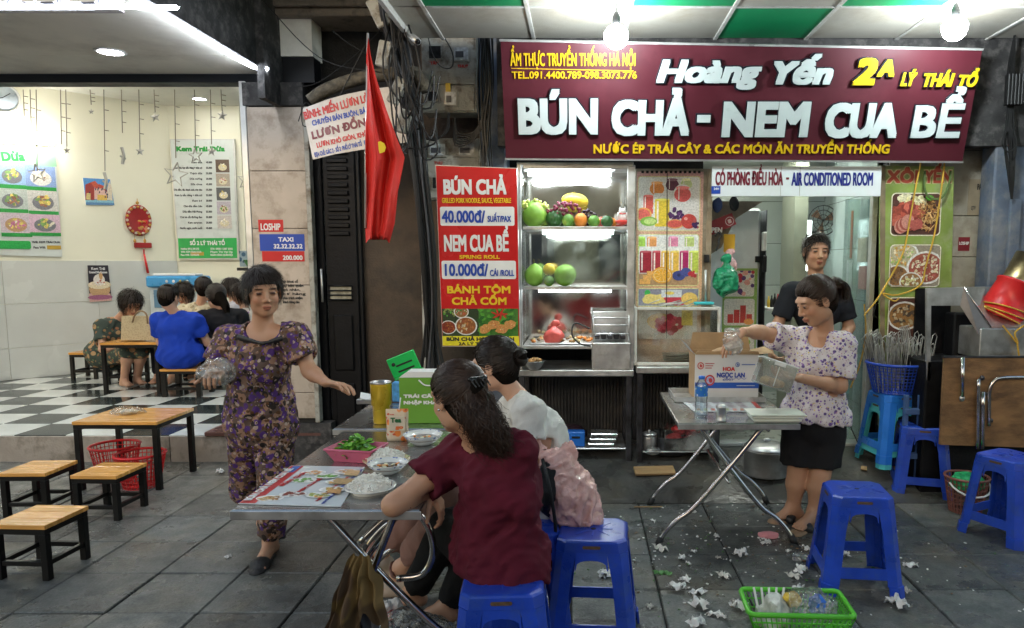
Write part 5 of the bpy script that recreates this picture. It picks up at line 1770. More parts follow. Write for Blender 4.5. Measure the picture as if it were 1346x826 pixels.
  pk.rect(X(.38),Y_(.5),X(.72),Y_(.95),(.62,.66,.70)); pk.ell(X(.52),Y_(.75),w*.08,h*.1,(.8,.65,.15))
 pk.clip = None
juice(JP,pk,(839,233,920,303),1,0); juice(JP,pk,(839,309,918,375),2,1); juice(JP,pk,(839,380,918,402),3,2)
u0,v0,u1,v1 = pxr(JP,839,408,916,446); pk.rect(u0,v0,u1,v1,(.72,.62,.55),r=.012); pk.clip = (u0,v0,u1,v1)
pk.ell(u0 + .15,v0 + .13,.09,.06,(.82,.45,.12)); pk.pile(u0 + .22,v0 + .11,.09,.06,[(.5,.05,.09),(.6,.08,.12),(.4,.03,.06)],40,.35,.05,1); pk.rect(u0 + .31,v0 + .1,u0 + .39,v1,(.8,.6,.15))
pk.clip = None
pk.build('juice_pictures',JP.o)
mb = MB(); mb.tube([W(877,228,5.19),W(876,445,5.19)],.003,5); mb.build('hanging_wire',M_['cable'],JP.o,world=True)
for k in range(13):
 JP.board('vent_slot',(843 + k*6.2,224.5,846.5 + k*6.2,228),M_['cable'],.0,.001)
JP.board('door_edge',(925,224,936,484),mat('worn_brown_frame',(.26,.20,.13),.5,var=.35,dirt=(.5,.45,.35),dirt_scale=9,dirt_amt=.4),.0005,.03)
mb = MB(); mb.tube([W(927.5,355,5.15),W(927.5,398,5.15)],.008,8); mb.build('bolt_handle',M_['steel'],JP.o,world=True)
mb = MB(); mb.bev(tuple(W(925,345,5.14)),tuple(W(932,335,5.16) + Vector((0,.03,0))),.003); mb.build('hasp',M_['darksteel'],JP.o,world=True)
# small glass cabinet
GY = YF + .02
a,b_ = W(833,482,GY),W(948,404,GY)
gc = thing('glass_cabinet','low white framed glass cabinet with empty trays on the counter','cabinet',((a.x + b_.x)/2,GY,CZ2))
xa_,xb_,za_,zb_ = a.x,b_.x,CZ2 + .001,b_.z
e = .022
for x in (xa_,xb_ - e):
 for y in (GY,GY + .36):
  mb = MB(); mb.bev((x,y,za_),(x + e,y + e,zb_),.004); mb.build('post',M_['whitem'],gc,world=True)
for z_ in (za_,zb_ - e):
 for y in (GY - .001,GY + .361):
  mb = MB(); mb.bev((xa_ + e + .001,y,z_),(xb_ - e - .001,y + e,z_ + e),.004); mb.build('rail',M_['whitem'],gc,world=True)
 for x in (xa_,xb_ - e):
  mb = MB(); mb.bev((x,GY + e + .001,z_),(x + e,GY + .359,z_ + e),.004); mb.build('rail',M_['whitem'],gc,world=True)
gg = glass('cabinet_glass',(.88,.90,.87),.07,.03,dirt=.55)
for q in (((xa_ + e,GY + .01,za_ + e),(xb_ - e,GY + .014,zb_ - e)),((xa_ + .01,GY + e,za_ + e),(xa_ + .014,GY + .36,zb_ - e)),((xb_ - .014,GY + e,za_ + e),(xb_ - .01,GY + .36,zb_ - e)),((xa_ + e,GY + e,zb_ - .012),(xb_ - e,GY + .36,zb_ - .008))):
 mb = MB(); mb.box(*q); mb.build('pane',gg,gc,world=True)
c = W(895,470,GY + .15); c.z = CZ2 + .025
t = thing('steel_tray','stack of dull steel trays inside the low glass cabinet','tray',c)
for k in range(3):
 mb = MB(); mb.bev((-.13,-.09,k*.018),(.14,.09,.012 + k*.018),.005); mb.build('tray',M_['steel'],t,(0,0,0),(0,0,.05*k))
lump('plastic_bag','crumpled clear plastic bag leaning inside the glass cabinet','bag',W(918,458,GY + .2),(.06,.05,.06),cl,12)
c = W(925,400,GY + .1); c.z = zb_ + .012
tag(MB().bev((-.07,-.03,0),(.07,.03,.02),.006).build('cloth_roll',mat('teal_cloth',(.05,.45,.48),.6),None,c),'folded turquoise cloth on top of the glass cabinet','cloth')
for k in range(9):
 pass
t = thing('skimmers','loose wire skimmers and tongs lying on top of the glass cabinet','utensils',W(885,398,GY + .1))
for k in range(8):
 mb = MB(); x = rc.uniform(-.2,.08); z_ = zb_ - W(885,398,GY + .1).z
 mb.tube([(x,rc.uniform(-.1,.1),z_ + .006),(x + rc.uniform(.08,.16),rc.uniform(-.1,.1),z_ + rc.uniform(.01,.05))],.004,6); mb.build('handle',M_['steel'],t)
# below the juice counter
c = W(853,592,YF + .05); t = thing('steel_jar','small steel lidded jar on the shelf under the glass cabinet','jar',(c.x,c.y,CS2 + .001))
mb = MB(); mb.lathe([(.05,0),(.055,.01),(.055,.09),(.052,.1)],20); mb.build('body',M_['steel'],t)
mb = MB(); mb.lathe([(.056,.1),(.056,.115),(.03,.125),(.0001,.127)],20); mb.ball((0,0,.133),.01,8,6); mb.build('lid',M_['steel'],t)
c = W(900,585,YF + .1); t = thing('plastic_crate','translucent white tub full of red packets under the glass cabinet','tub',(c.x,c.y,CS2 + .001))
mb = MB()
for (lo,hi) in (((-.15,-.1,0),(.15,.1,.006)),((-.16,-.11,.007),(.16,-.104,.15)),((-.16,.104,.007),(.16,.11,.15)),((-.16,-.103,.007),(-.154,.103,.15)),((.154,-.103,.007),(.16,.103,.15))): mb.bev(lo,hi,.002)
mb.build('tub',glass('milky_plastic',(.75,.72,.70),.1,.2,dirt=.8),t)
for k in range(8):
 lump('packet',None,None,(rc.uniform(-.1,.1),rc.uniform(-.05,.05),.05 + k*.015),(.05,.04,.03),mat('red_packet',(.6,.05,.06),.35,var=.3),k,parent=t)
lump('plastic_bag','clear bag of small items beside the steel jar on the shelf','bag',W(857,596,YF - .0) + Vector((0,-.02,.03)),(.06,.05,.035),cl,22,group=None)
c = W(880,632,YF + .1); t = thing('black_pot','sooty black pot on the floor beneath the glass cabinet counter','pot',(W(880,632,YF + .15).x,YF + .15,.17))
mb = MB(); mb.lathe([(.12,0),(.15,.02),(.16,.14),(.165,.145),(.15,.14),(.14,.03),(.0001,.02)],24); mb.build('body',M_['darksteel'],t)
for s_ in (-1,1):
 mb = MB(); mb.tube(smooth_path([(s_*.16,-.03,.11),(s_*.2,0,.115),(s_*.16,.03,.11)],4),.007,6); mb.build('handle',M_['darksteel'],t)
c = G(974,600,0.012); t = thing('stock_pot','big shiny steel stock pot on the floor behind the folding table','pot',(c.x,YF - .15,.105))
mb = MB(); mb.lathe([(.15,0),(.155,.01),(.155,.17),(.162,.172),(.162,.18)],28); mb.build('body',M_['steel'],t)
mb = MB(); mb.lathe([(.163,.181),(.163,.19),(.12,.21),(.0001,.222)],28); mb.ball((0,0,.235),(.03,.01,.012),10,6); mb.build('lid',M_['steel'],t)
mb = MB(); mb.bev((-.14,-.05,0),(.14,.05,.02),.004)
c = G(860,640,.012); tag(mb.build('wood_plank',M_['wood'],None,(W(860,640,4.85).x,4.85,.115),(.25,0,.1)),'short piece of raw wood on the floor under the counter leg','plank')

# ================================================================== DOORWAY
DY = 5.25
DYS = 4.98
cs = thing('air_conditioned_sign',None,None,(0,0,0)); bpy.data.objects.remove(cs)
AP = Panel('doorway_sign','white sign above the doorway lettered in maroon and blue','sign',W(937,258,DYS),W(1157,258,DYS) - W(937,258,DYS),(0,0,1))
AP.board('board',(936,219,1159,258),mat('white_sign',(.72,.76,.78),.35,var=.03,dirt=(.5,.48,.4),dirt_scale=4,dirt_amt=.3),-.03,0)
AP.text('CÓ PHÒNG ĐIỀU HÒA',940,1029,244,226,marp,z=.002,weight=.0035,wx=.7)
AP.text('-',1033,1037,240,225,marp,z=.002,weight=.003)
AP.text('AIR CONDITIONED ROOM',1040,1147,244.5,227,mat('navy_print',(.012,.02,.20),.4),z=.002,weight=.0035,wx=.7)
AP.board('seam',(1026,219,1026.7,258),M_['meter'],.0005,.001); AP.board('seam',(1051,219,1051.7,258),M_['meter'],.0005,.001)
AP.board('sticker',(935,245,947,255),bluep,.001,.0022); AP.text('24H',938,945,250,247,whitep,z=.003,weight=.0008)
dw = thing('doorway','open doorway of the air conditioned room with steel right jamb and tiled interior','doorway',(W(1060,500,DY).x,DY,0))
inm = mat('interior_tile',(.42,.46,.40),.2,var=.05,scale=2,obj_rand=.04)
IY = 7.4
xl,xr = W(936,400,DY).x,W(1150,400,DY).x
b = MB(); b.box((xl - .3,DY + .03,-.05),(xr + .05,IY + .5,.215)); b.build('interior_floor',mat('interior_floor',(.40,.40,.34),.3,var=.1),dw,world=True)
b = MB(); b.bev((xl,DY - .02,0),(xr,DY + .1,.222),.005); b.build('threshold',M_['wtile'],dw,world=True)
b = MB(); b.box((xl - .3,DY + .1,2.45),(xr + .2,IY + .5,2.5)); b.build('interior_ceiling',mat('int_ceil',(.55,.55,.5),.7),dw,world=True)
b = MB(); b.box((xl - .3,IY,0),(xr + .8,IY + .05,2.5)); b.build('back_wall',M_['grout'],dw,world=True)
for i in range(6):
 for k in range(6):
  x0_ = xl + .1 + i*.5
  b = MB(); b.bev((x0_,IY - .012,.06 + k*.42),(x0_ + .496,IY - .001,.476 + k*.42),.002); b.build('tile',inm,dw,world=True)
q = W(1041,400,6.2).x; q2 = W(1058,400,6.2).x
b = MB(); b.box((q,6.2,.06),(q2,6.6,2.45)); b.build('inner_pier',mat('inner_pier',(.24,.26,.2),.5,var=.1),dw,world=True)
b = MB(); a = W(1060,300,6.3); b.box((a.x,6.3,W(0,356,6.3).z),(a.x + .045,6.33,W(0,290,6.3).z)); b.build('lit_slit',glow('slit_light',(.85,1,.95),5),dw,world=True)
# right side wall of the interior, seen at a slant, tiled
sx0,sx1 = W(1148,400,DY + .05).x,W(1085,400,6.6).x
P0,P1 = Vector((sx0,DY + .06,0)),Vector((sx1,6.7,0))
ds = (P1 - P0); Ls = ds.length; ds.normalize()
b = MB(); wall_quad(b,P1,P0,.0,2.45,.08); b.build('side_wall',M_['grout'],dw,world=True)
nn = Vector((-ds.y,ds.x,0))
for i in range(4):
 for k in range(6):
  a,c_ = P0 + ds * (Ls*i/4 + .002),P0 + ds * (Ls*(i+1)/4 - .002)
  v = [a,c_,c_ + nn*.01,a + nn*.01]
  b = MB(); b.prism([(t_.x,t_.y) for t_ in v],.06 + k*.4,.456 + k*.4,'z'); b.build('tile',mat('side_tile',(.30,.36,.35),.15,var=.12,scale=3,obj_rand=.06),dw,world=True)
SP = Panel('side_papers',None,None,P1 + nn*.012,P0 - P1,(0,0,1),parent=dw)
SP.board('red_strip',(1117,277,1122,340),mat('dull_red_paper',(.3,.06,.04),.6),.0,.002)
SP.board('paper',(1127,312,1141,345),mat('beige_paper',(.45,.40,.30),.6),.0,.003)
SP.board('paper',(1128,350,1140,380),mat('pink_paper',(.45,.22,.2),.6),.0,.002)
SP.board('notice',(1112,342,1121,380),mat('grey_paper',(.4,.42,.42),.6),.0,.002)
# steel/white door jamb
for (x0_,x1_,m,n_) in ((1148,1153.5,'whitem','jamb'),(1153.7,1160,'brownwall','jamb')):
 b = wbox((x0_,258),(x1_,588),DY - .02,DY + .04); b.build(n_,M_[m],dw,world=True)
gp2 = MB(); a,c_ = W(1098,580,DY + .12),W(1148,262,DY + .12)
gp2.box((a.x,DY + .10,.06),(c_.x,DY + .108,c_.z)); gp2.build('glass_leaf',glass('door_glass',(.80,.88,.88),.12,.02,dirt=.3),dw,world=True)
b = MB(); cable(b,[(1136,400,DY-.05),(1138,440,DY-.05),(1130,480,DY-.05),(1122,500,DY-.05),(1118,510,DY-.05)],r=.006); b.build('hose',mat('yellow_hose',(.45,.28,.05),.5),dw,world=True)
b = MB(); cable(b,[(1110,500,DY-.05),(1112,530,DY-.05),(1118,560,DY-.05),(1128,583,DY-.05)],r=.004); b.build('wire',M_['cable'],dw,world=True)
# interior lamp
t = thing('ceiling_batten','ceiling lamp inside the air conditioned room above the man','ceiling light',((xl + xr)/2,6.0,2.44))
b = MB(); b.bev((-.35,-.04,-.03),(.35,.04,0),.01); b.build('diffuser',glow('room_batten',(.95,1,.92),34),t)
# upright fridge
FY = 5.75
fg = thing('display_fridge','tall white fridge with juice pictures on its side and a steel handle edge','fridge',(W(970,500,FY).x,FY,.05))
a,c_ = W(948,500,FY),W(1001,274,FY)
b = MB(); b.bev((a.x - .25,FY,.06),(c_.x,FY + .6,c_.z),.02); b.build('body',mat('fridge_white',(.60,.66,.68),.25,var=.03),fg,world=True)
b = MB(); a,c_ = W(1001.5,500,FY - .02),W(1009,276,FY - .02); b.bev((a.x,FY - .02,.06),(c_.x,FY + .5,c_.z),.01); b.build('door_edge',M_['darksteel'],fg,world=True)
for (y0,y1) in ((336,358),(305,330)):
 b = wbox((1003,y0),(1008,y1),FY - .07,FY - .021,r=.006); b.build('handle',M_['black'] if y0 > 330 else M_['alu'],fg,world=True)
b = wbox((993,337),(999,345),FY - .02,FY - .001); b.build('lock',M_['black'],fg,world=True)
FP = Panel('fridge_picture',None,None,W(948,600,FY - .003),(1,0,0),(0,0,1),parent=fg)
pk = Pic(.0003,5)
u0,v0,u1,v1 = pxr(FP,948,353,996,470); pk.rect(u0,v0,u1,v1,(.25,.40,.10))
for bx in ((951,356,992,390),(951,393,992,428),(951,431,992,465)):
 a0_,b0_,a1_,b1_ = pxr(FP,*bx); pk.rect(a0_,b0_,a1_,b1_,(.70,.66,.58),r=.02); pk.clip = (a0_,b0_,a1_,b1_)
 if bx[1] == 356: pk.pile(a0_ + .17,b0_ + .12,.09,.10,[(.5,.03,.05),(.1,.04,.15),(.65,.3,.25)],22,.22,.1,1)
 elif bx[1] == 393:
  for k in range(4): pk.rect(a0_ + .03 + k*.05,b0_ + .02,a0_ + .075 + k*.05,b0_ + .09 + .035*(k % 3),(.55,.06,.05));
  pk.ell(a0_ + .2,b0_ + .03,.04,.025,(.8,.35,.1))
 else: pk.pile(a0_ + .12,b0_ + .09,.09,.07,[(.75,.6,.1),(.3,.5,.1),(.6,.1,.08)],20,.3,.2,1)
 pk.clip = None
pk.build('side_picture',FP.o)
# OPEN sign and yellow board hanging at the left of the doorway
OP = Panel('open_sign','tilted maroon OPEN sign hanging at the left of the doorway','sign',W(936,311,DY + .1),W(966,297,DY + .1) - W(936,311,DY + .1),(-.25,0,1))
OP.board('board',[(934,310),(968,295),(962,280),(934,291)],mat('open_red',(.22,.015,.025),.4),-.006,0)
OP.text('OPEN',928,951.5,306,298.5,whitep,z=.002,weight=.002)
pk = Pic(.001); x_,y_ = OP.uv(959,291); pk.ell(x_,y_,.032,.032,(.55,.5,.5),18); pk.ell(x_,y_,.028,.028,(.22,.015,.025),18); pk.rect(x_ - .012,y_ - .014,x_ + .012,y_ + .014,(.5,.4,.4)); pk.build('logo',OP.o)
wbox((952,308),(966,332),DY + .16,DY + .18).build('board',mat('yellow_card',(.70,.42,.03),.5),tag(thing('yellow_card','small yellow ribbed card on the fridge behind the hanging bag','card',W(959,332,DY + .16))),world=True)
b = MB(); a = W(934,262,DY + .05);
b.prism([(W(936,262,DY).x,W(936,262,DY).z),(W(938,336,DY).x,W(938,336,DY).z),(W(955,325,DY).x,W(955,325,DY).z),(W(975,285,DY).x,W(975,285,DY).z),(W(1012,262,DY).x,W(1012,262,DY).z)],DY + .2,DY + .23,'y')
tag(b.build('tarpaulin',mat('grey_tarp',(.20,.17,.13),.7,var=.3,bump=.4),None),'drab folded awning cloth tucked in the upper left of the doorway','awning')
for (px,py,m,lb) in ((943,270,mat('blue_cloth',(.03,.05,.14),.8),'dark blue glove clipped up at the left of the doorway'),(965,268,mat('black_cloth',(.015,.017,.02),.8),'black glove clipped up near the OPEN sign')):
 lump('glove',lb,'glove',W(px,py,DY + .02) ,(.035,.02,.055),m,int(px))
# hanging green bag on hook
hk = thing('bag_hook','black plastic hook holding the green bag','hook',W(944,310,DY))
b = MB(); b.tube(smooth_path([W(941,330,DY - .05),W(945,322,DY - .05),W(945,315,DY - .05),W(948,310,DY - .05),W(944,306,DY - .05),(W(940,311,DY - .05))],4),.007,6); b.build('hook',M_['cable'],hk,world=True)
lump('plastic_bag','bulging green plastic bag of vegetables hanging at the doorway','bag',W(953,372,DY - .05),(.085,.07,.11),mat('green_bag',(.015,.30,.14),.3,var=.3,scale=30,trans=.25,bump=.5,bscale=30),31,amp=.9,knot=1)
lump('plastic_bag','white and pink plastic bag hanging behind the green bag','bag',W(958,352,DY + .03),(.055,.04,.07),mat('pale_pink_bag',(.6,.35,.35),.35,var=.3,scale=20,bump=.5),33,amp=.8,knot=1)
# kitchen shelf with bottles behind the man
t = thing('kitchen_shelf','white shelf of small sauce bottles inside the room, left of the man','shelf',W(1022,405,6.3))
wbox((1008,405),(1042,409),6.2,6.5).build('board',M_['white'],t,world=True)
for k,(px,m) in enumerate(((1010,'yellow'),(1014,'cable'),(1018,'cable'),(1022,'red'),(1026,'wood'),(1030,'alu'))):
 q = W(px,405,6.3); mm = fr['yellow'] if m == 'yellow' else M_[m]
 b = MB(); h = rc.uniform(.07,.13); b.lathe([(.013,0),(.014,h*.6),(.006,h*.8),(.006,h),(.0001,h)],10); tag(b.build('sauce_bottle',mm,None,q),['small yellow bottle, leftmost on the white kitchen shelf','black bottle next to the yellow one on the kitchen shelf','black bottle left of the red one on the kitchen shelf','red sauce bottle on the white kitchen shelf','brown bottle right of the red one on the kitchen shelf','pale metal bottle, rightmost on the kitchen shelf'][k],'bottle','sauce bottles on the white kitchen shelf')
# pendant/fan dark object
c = W(1082,290,6.4); t = thing('wall_fan','dark wall fan high in the room behind the man','fan',c)
b = MB()
for r_ in (.05,.09,.13): b.tube([(r_*math.cos(k*.3927),0,r_*math.sin(k*.3927)) for k in range(17)],.004,4)
for k in range(16): b.tube([(0,0,0),(.13*math.cos(k*.3927),0,.13*math.sin(k*.3927))],.002,4)
b.build('guard',M_['cable'],t)
b = MB()
for k in range(3):
 a = k*2.09; b.raw([(0,.01,0),(.11*math.cos(a),.0,.11*math.sin(a)),(.11*math.cos(a+.7),.02,.11*math.sin(a+.7))],[(0,1,2)])
b.build('blade',mat('fan_blade',(.18,.10,.06),.4),t)

# ================================================================== STICKY RICE POSTER + tiled wall + blue pillar
XY_ = 5.05
XP = Panel('food_poster','worn green poster for sticky rice with two large food pictures by the door','poster',W(1155,640,XY_),(1,0,0),(0,0,1))
XP.board('sheet',[(1156,600),(1246,600),(1254,219),(1157,218)],mat('green_poster',(.24,.33,.07),.4,var=.25,scale=4,dirt=(.4,.38,.3),dirt_scale=7,dirt_amt=.4),-.02,0)
XP.board('side_strip',[(1156,600),(1162,600),(1164,219),(1157,218)],mat('brown_strip',(.22,.17,.1),.6,var=.3),.0003,.002)
xo = mat('outlined_red_letter',(.50,.09,.05),.5,var=.1)
cream_p = mat('cream_outline',(.72,.62,.35),.5)
XP.text('XÔI',1165,1206,241,224,xo,z=.004,weight=.005,outline=cream_p,ow=.006)
XP.text('YẾN',1214,1250,241,224,xo,z=.004,weight=.005,outline=cream_p,ow=.006)
pk = Pic(.0006,12)
def foodbox(box,kind):
 u0,v0,u1,v1 = pxr(XP,*box); w,h = u1-u0,v1-v0
 pk.rect(u0 - .007,v0 - .007,u1 + .007,v1 + .007,(.80,.76,.60),r=.03); pk.rect(u0,v0,u1,v1,(.10,.04,.03),r=.026)
 pk.clip = (u0 + .002,v0 + .002,u1 - .002,v1 - .002)
 if kind == 0:
  pk.pile(u0 + w*.4,v0 + h*.8,w*.3,h*.2,[(.75,.68,.35),(.80,.75,.50)],60,.3)
  pk.pile(u0 + w*.3,v0 + h*.45,w*.33,h*.3,[(.40,.08,.05),(.50,.12,.08),(.30,.05,.04)],60,.4,.3)
  pk.pile(u0 + w*.75,v0 + h*.5,w*.22,h*.4,[(.55,.30,.10),(.70,.45,.2),(.30,.12,.04)],160,.2,.3,.25)
  for k in range(5): pk.ell(u0 + w*.18 + k*.012,v0 + h*.2 + k*.008,.045,.05,[(.55,.25,.20),(.35,.08,.06)][k % 2],16)
  pk.ell(u0 + w*.75,v0 + h*.9,.03,.018,(.1,.35,.04)); pk.ell(u0 + w*.5,v0 + h*.25,.05,.04,(.42,.10,.08),12,.3,.2)
 elif kind == 1:
  pk.rect(u0,v0,u1,v1,(.30,.26,.20)); pk.bowl(u0 + w*.22,v0 + h*.76,.12,[(.75,.68,.50),(.70,.6,.35),(.35,.5,.15),(.7,.4,.1)],n=80,inner=(.5,.45,.3),sz=.14)
  pk.bowl(u0 + w*.72,v0 + h*.45,.135,[(.45,.12,.10),(.35,.07,.06),(.70,.60,.40),(.78,.72,.55)],n=120,inner=(.35,.1,.06),sz=.14)
  pk.bowl(u0 + w*.12,v0 + h*.25,.09,[(.15,.08,.04),(.25,.15,.08)],n=40); pk.bowl(u0 + w*.42,v0 + h*.1,.08,[(.7,.7,.6),(.6,.6,.3)],n=40)
 else:
  pk.bowl(u0 + w*.3,v0 + h*.6,.12,[(.1,.07,.05),(.5,.4,.25)],n=40); pk.bowl(u0 + w*.8,v0 + h*.5,.09,[(.5,.08,.05)],n=30)
 pk.clip = None
foodbox((1171,255,1237,309),0); foodbox((1168,323,1235,376),1); foodbox((1165,392,1234,450),2)
pk.build('food_pictures',XP.o)
ys_ = mat('yellow_strap',(.55,.33,.04),.6,var=.25)
t = thing('yellow_strap','yellow cords dangling over the sticky rice poster with a knotted tangle','cord',W(1200,300,XY_ - .05))
for pts in ([(1211,212),(1203,250),(1196,290),(1188,330),(1172,362),(1158,386)],[(1242,212),(1236,260),(1228,310),(1217,350),(1210,375),(1180,388),(1160,386),(1175,396),(1182,392)],[(1158,386),(1150,398),(1140,410),(1136,415)]):
 b = MB(); cable(b,pts,XY_ - .06,.006); b.build('cord',ys_,t,world=True)
b = MB(); cable(b,[(1216,225),(1215,245),(1220,258),(1230,262),(1240,258),(1248,240),(1250,225)],XY_ - .04,.008); tag(b.build('hose_loop',mat('green_hose',(.10,.16,.05),.5),None),'dark green hose loop hanging over the poster lettering','hose')
b = MB(); cable(b,[(1148,415),(1152,400),(1159,405),(1156,418),(1148,415)],DY - .06,.006); tag(b.build('padlock',M_['darksteel'],None),'dark padlock and chain on the steel door jamb','padlock')
# tiled wall
tw = thing('tiled_wall','beige tiled strip of wall between sticky rice poster and blue pillar','wall',(W(1270,500,5.2).x,5.2,0))
a0,a1 = W(1246,400,5.2).x,W(1300,400,5.2).x
b = MB(); b.box((W(1160,400,5.2).x,5.215,0),(a1 + 2.0,5.3,3.4)); b.build('core',M_['grout'],tw,world=True)
yy_ = [66,142,198,284,338,400,480,560]
for k in range(len(yy_) - 1):
 z1,z0 = W(0,yy_[k],5.2).z,W(0,yy_[k+1],5.2).z
 b = MB(); b.bev((W(1161,400,5.2).x,5.2,z0 + .002),(a1,5.214,z1 - .002),.003); b.build('tile',mat('grey_beige_tile',(.34,.32,.26),.4,var=.12,dirt=(.15,.12,.08),dirt_scale=6,dirt_amt=.6,obj_rand=.12) ,tw,world=True)
TPn = Panel('wall_stickers',None,None,W(1258,330,5.199),(1,0,0),(0,0,1),parent=tw)
sticker(TPn,(1259,312,1275,330),mat('dark_red_sticker',(.22,.02,.03),.4),[('LOSHIP',1260.5,1273.5,322,318,whitep,.001)])
TPn.board('notice',(1271,236,1289,283),mat('brown_notice',(.30,.25,.17),.6,var=.2),.0,.002)
TPn.text('PA',1284,1290,250,242,blackp,z=.003,weight=.0015); TPn.text('QTV',1276,1282,276,271,blackp,z=.003,weight=.0008)
bp_ = thing('blue_pillar','flaking blue painted pillar at the right edge with cables and a white band','pillar',(W(1325,500,5.0).x,5.0,0))
a = W(1297,400,5.0).x
b = MB(); b.bev((a,5.0,0),(a + .8,5.18,3.4),.012); b.build('shaft',M_['bluepaint'],bp_,world=True)
b = MB(); b.bev((W(1322,400,4.96).x,4.97,1.45),(W(1336,400,4.96).x,4.999,W(0,262,4.96).z),.004); b.build('conduit',M_['bluepaint'],bp_,world=True)
for k in range(8):
 b = MB(); x = 1328 + rc.uniform(-4,6); cable(b,[(1334,45,4.9),(x,95,4.93),(x + rc.uniform(-5,5),150,4.93),(x + rc.uniform(-8,8),190,4.93),(x,230,4.93),(1330,262,4.95)],r=.007); b.build('cable',M_['cable'],bp_,world=True)
for k in range(5):
 q = W(1325 + k*4.5,118,4.9); b = MB(); b.bev((q.x - .009,4.88,q.z - .1),(q.x + .009,4.93,q.z + .1),.004); b.build('clamp',M_['cable'],bp_,world=True)
b = MB(); cable(b,[(1322,170,4.9),(1318,190,4.88),(1326,200,4.88),(1336,190,4.88),(1332,170,4.9)],r=.006); b.build('cable',M_['cable'],bp_,world=True)
# ================================================================== GRILL HOOD
HY = 4.62
gh = thing('grill_hood','stainless charcoal grill hood with angled cheek and open black mouth','grill',(W(1280,470,HY).x,HY,0))
def Wp(l,Y): return [tuple(W(x,y,Y)) for x,y in l]
st_ = M_['steel']
def plate(pts,Y0,Y1,m,name,par):
 """polygon drawn at Y0, extruded back to Y1"""
 v = [W(x,y,Y0) for x,y in pts]
 mb = MB(); mb.prism([(p.x,p.z) for p in v],Y0,Y1,'y'); return mb.build(name,m,par,world=True)
plate([(1218,379),(1296,377),(1288,402),(1224,402)],HY,HY + .02,st_,'top_lip',gh)
plate([(1218,379),(1224,402),(1223,500),(1218,500)],HY,HY + .02,st_,'left_post',gh)
vs = [W(1267,378,HY),W(1303,431,HY - .05),W(1346,431,HY - .05),W(1346,377,HY + .4),W(1296,377,HY + .3)]
b = MB(); b.raw(vs,[(0,1,2,3,4)]); b.build('sloping_top',st_,gh,world=True)
vs = [W(1267,378,HY - .001),W(1303,431,HY - .051),W(1286,440,HY - .05),W(1262,402,HY)]
b = MB(); b.raw(vs,[(0,3,2,1)]); b.build('bevel_plate',mat('shaded_cheek_steel',(.20,.20,.21),.4,metal=.9,var=.3),gh,world=True)  # darker than the hood steel: shade put into the colour, no sky reflection
b = MB(); b.tube([W(1267,377,HY - .004),W(1303,430.5,HY - .055)],.004,6); b.build('bright_seam',M_['chrome'],gh,world=True)
a,c_ = W(1287,470,HY - .06),W(1346,432,HY - .06)
b = MB(); b.bev((a.x,HY - .06,W(0,472,HY - .06).z),(c_.x + .5,HY + .3,c_.z),.006); b.build('front_box',st_,gh,world=True)
b = MB(); a = W(1218,400,HY + .4); b.box((W(1240,400,HY).x,HY + .38,.7),(W(1290,400,HY).x,HY + .4,W(0,382,HY).z)); b.build('inner_back',M_['blackdoor'],gh,world=True)
b = MB(); b.bev((W(1256,400,HY + .2).x,HY + .2,W(0,470,HY + .2).z),(W(1282,400,HY + .2).x,HY + .34,W(0,412,HY + .2).z),.01); b.build('inner_duct',M_['blackdoor'],gh,world=True)
# body behind the board
b = MB(); b.bev((W(1222,400,HY).x,HY + .0,.0),(W(1222,400,HY).x + 1.2,HY + .38,W(0,474,HY).z),.01); b.build('firebox',M_['blackdoor'],gh,world=True)
# red bucket and pipe, tilted
ax = Vector((.42,0,.9)).normalized()
c = W(1312,418,HY + .12)
t = thing('red_bucket','upturned red bucket strapped round the flue on the grill hood','bucket',c)
t.rotation_euler = (0,R(26),0)
b = MB(); b.lathe([(.150,0),(.150,.008),(.142,.012),(.118,.235),(.126,.24),(.126,.252),(.108,.25),(.132,.01)],32); b.build('bucket_body',M_['red'],t)
fl_ = thing('flue_pipe','brassy steel flue pipe rising from the red bucket','pipe',c); fl_.rotation_euler = (0,R(26),0)
b = MB(); b.lathe([(.098,.02),(.098,.44),(.090,.44),(.090,.03)],28); b.build('pipe',mat('brassy_steel',(.42,.34,.18),.35,metal=1,var=.3,scale=12,dirt=(.1,.06,.03),dirt_scale=9,dirt_amt=.5),fl_)
b = MB(); b.lathe([(.102,.225),(.102,.262),(.099,.262),(.099,.225)],28); b.build('collar',M_['steel'],fl_)
t2 = thing('bucket_strap','yellow strap wound round the foot of the red bucket','strap',c); t2.rotation_euler = (0,R(26),0)
for k in range(3):
 b = MB(); b.tube([((.150 - k*.002)*math.cos(a_*.2618),(.150 - k*.002)*math.sin(a_*.2618),.02 + k*.022 + .02*math.sin(a_*.2618*1 + k)) for a_ in range(25)],.005,6); b.build('winding',ys_,t2)
b = MB(); cable(b,[(1318,428,HY-.07),(1328,440,HY-.085),(1338,452,HY-.085),(1334,438,HY-.085),(1346,428,HY-.08)],r=.006); b.build('loose_end',ys_,t2,world=True)
b = MB(); cable(b,[(1336,445,HY-.085),(1340,470,HY-.085)],r=.006); b.build('loose_end',ys_,t2,world=True)
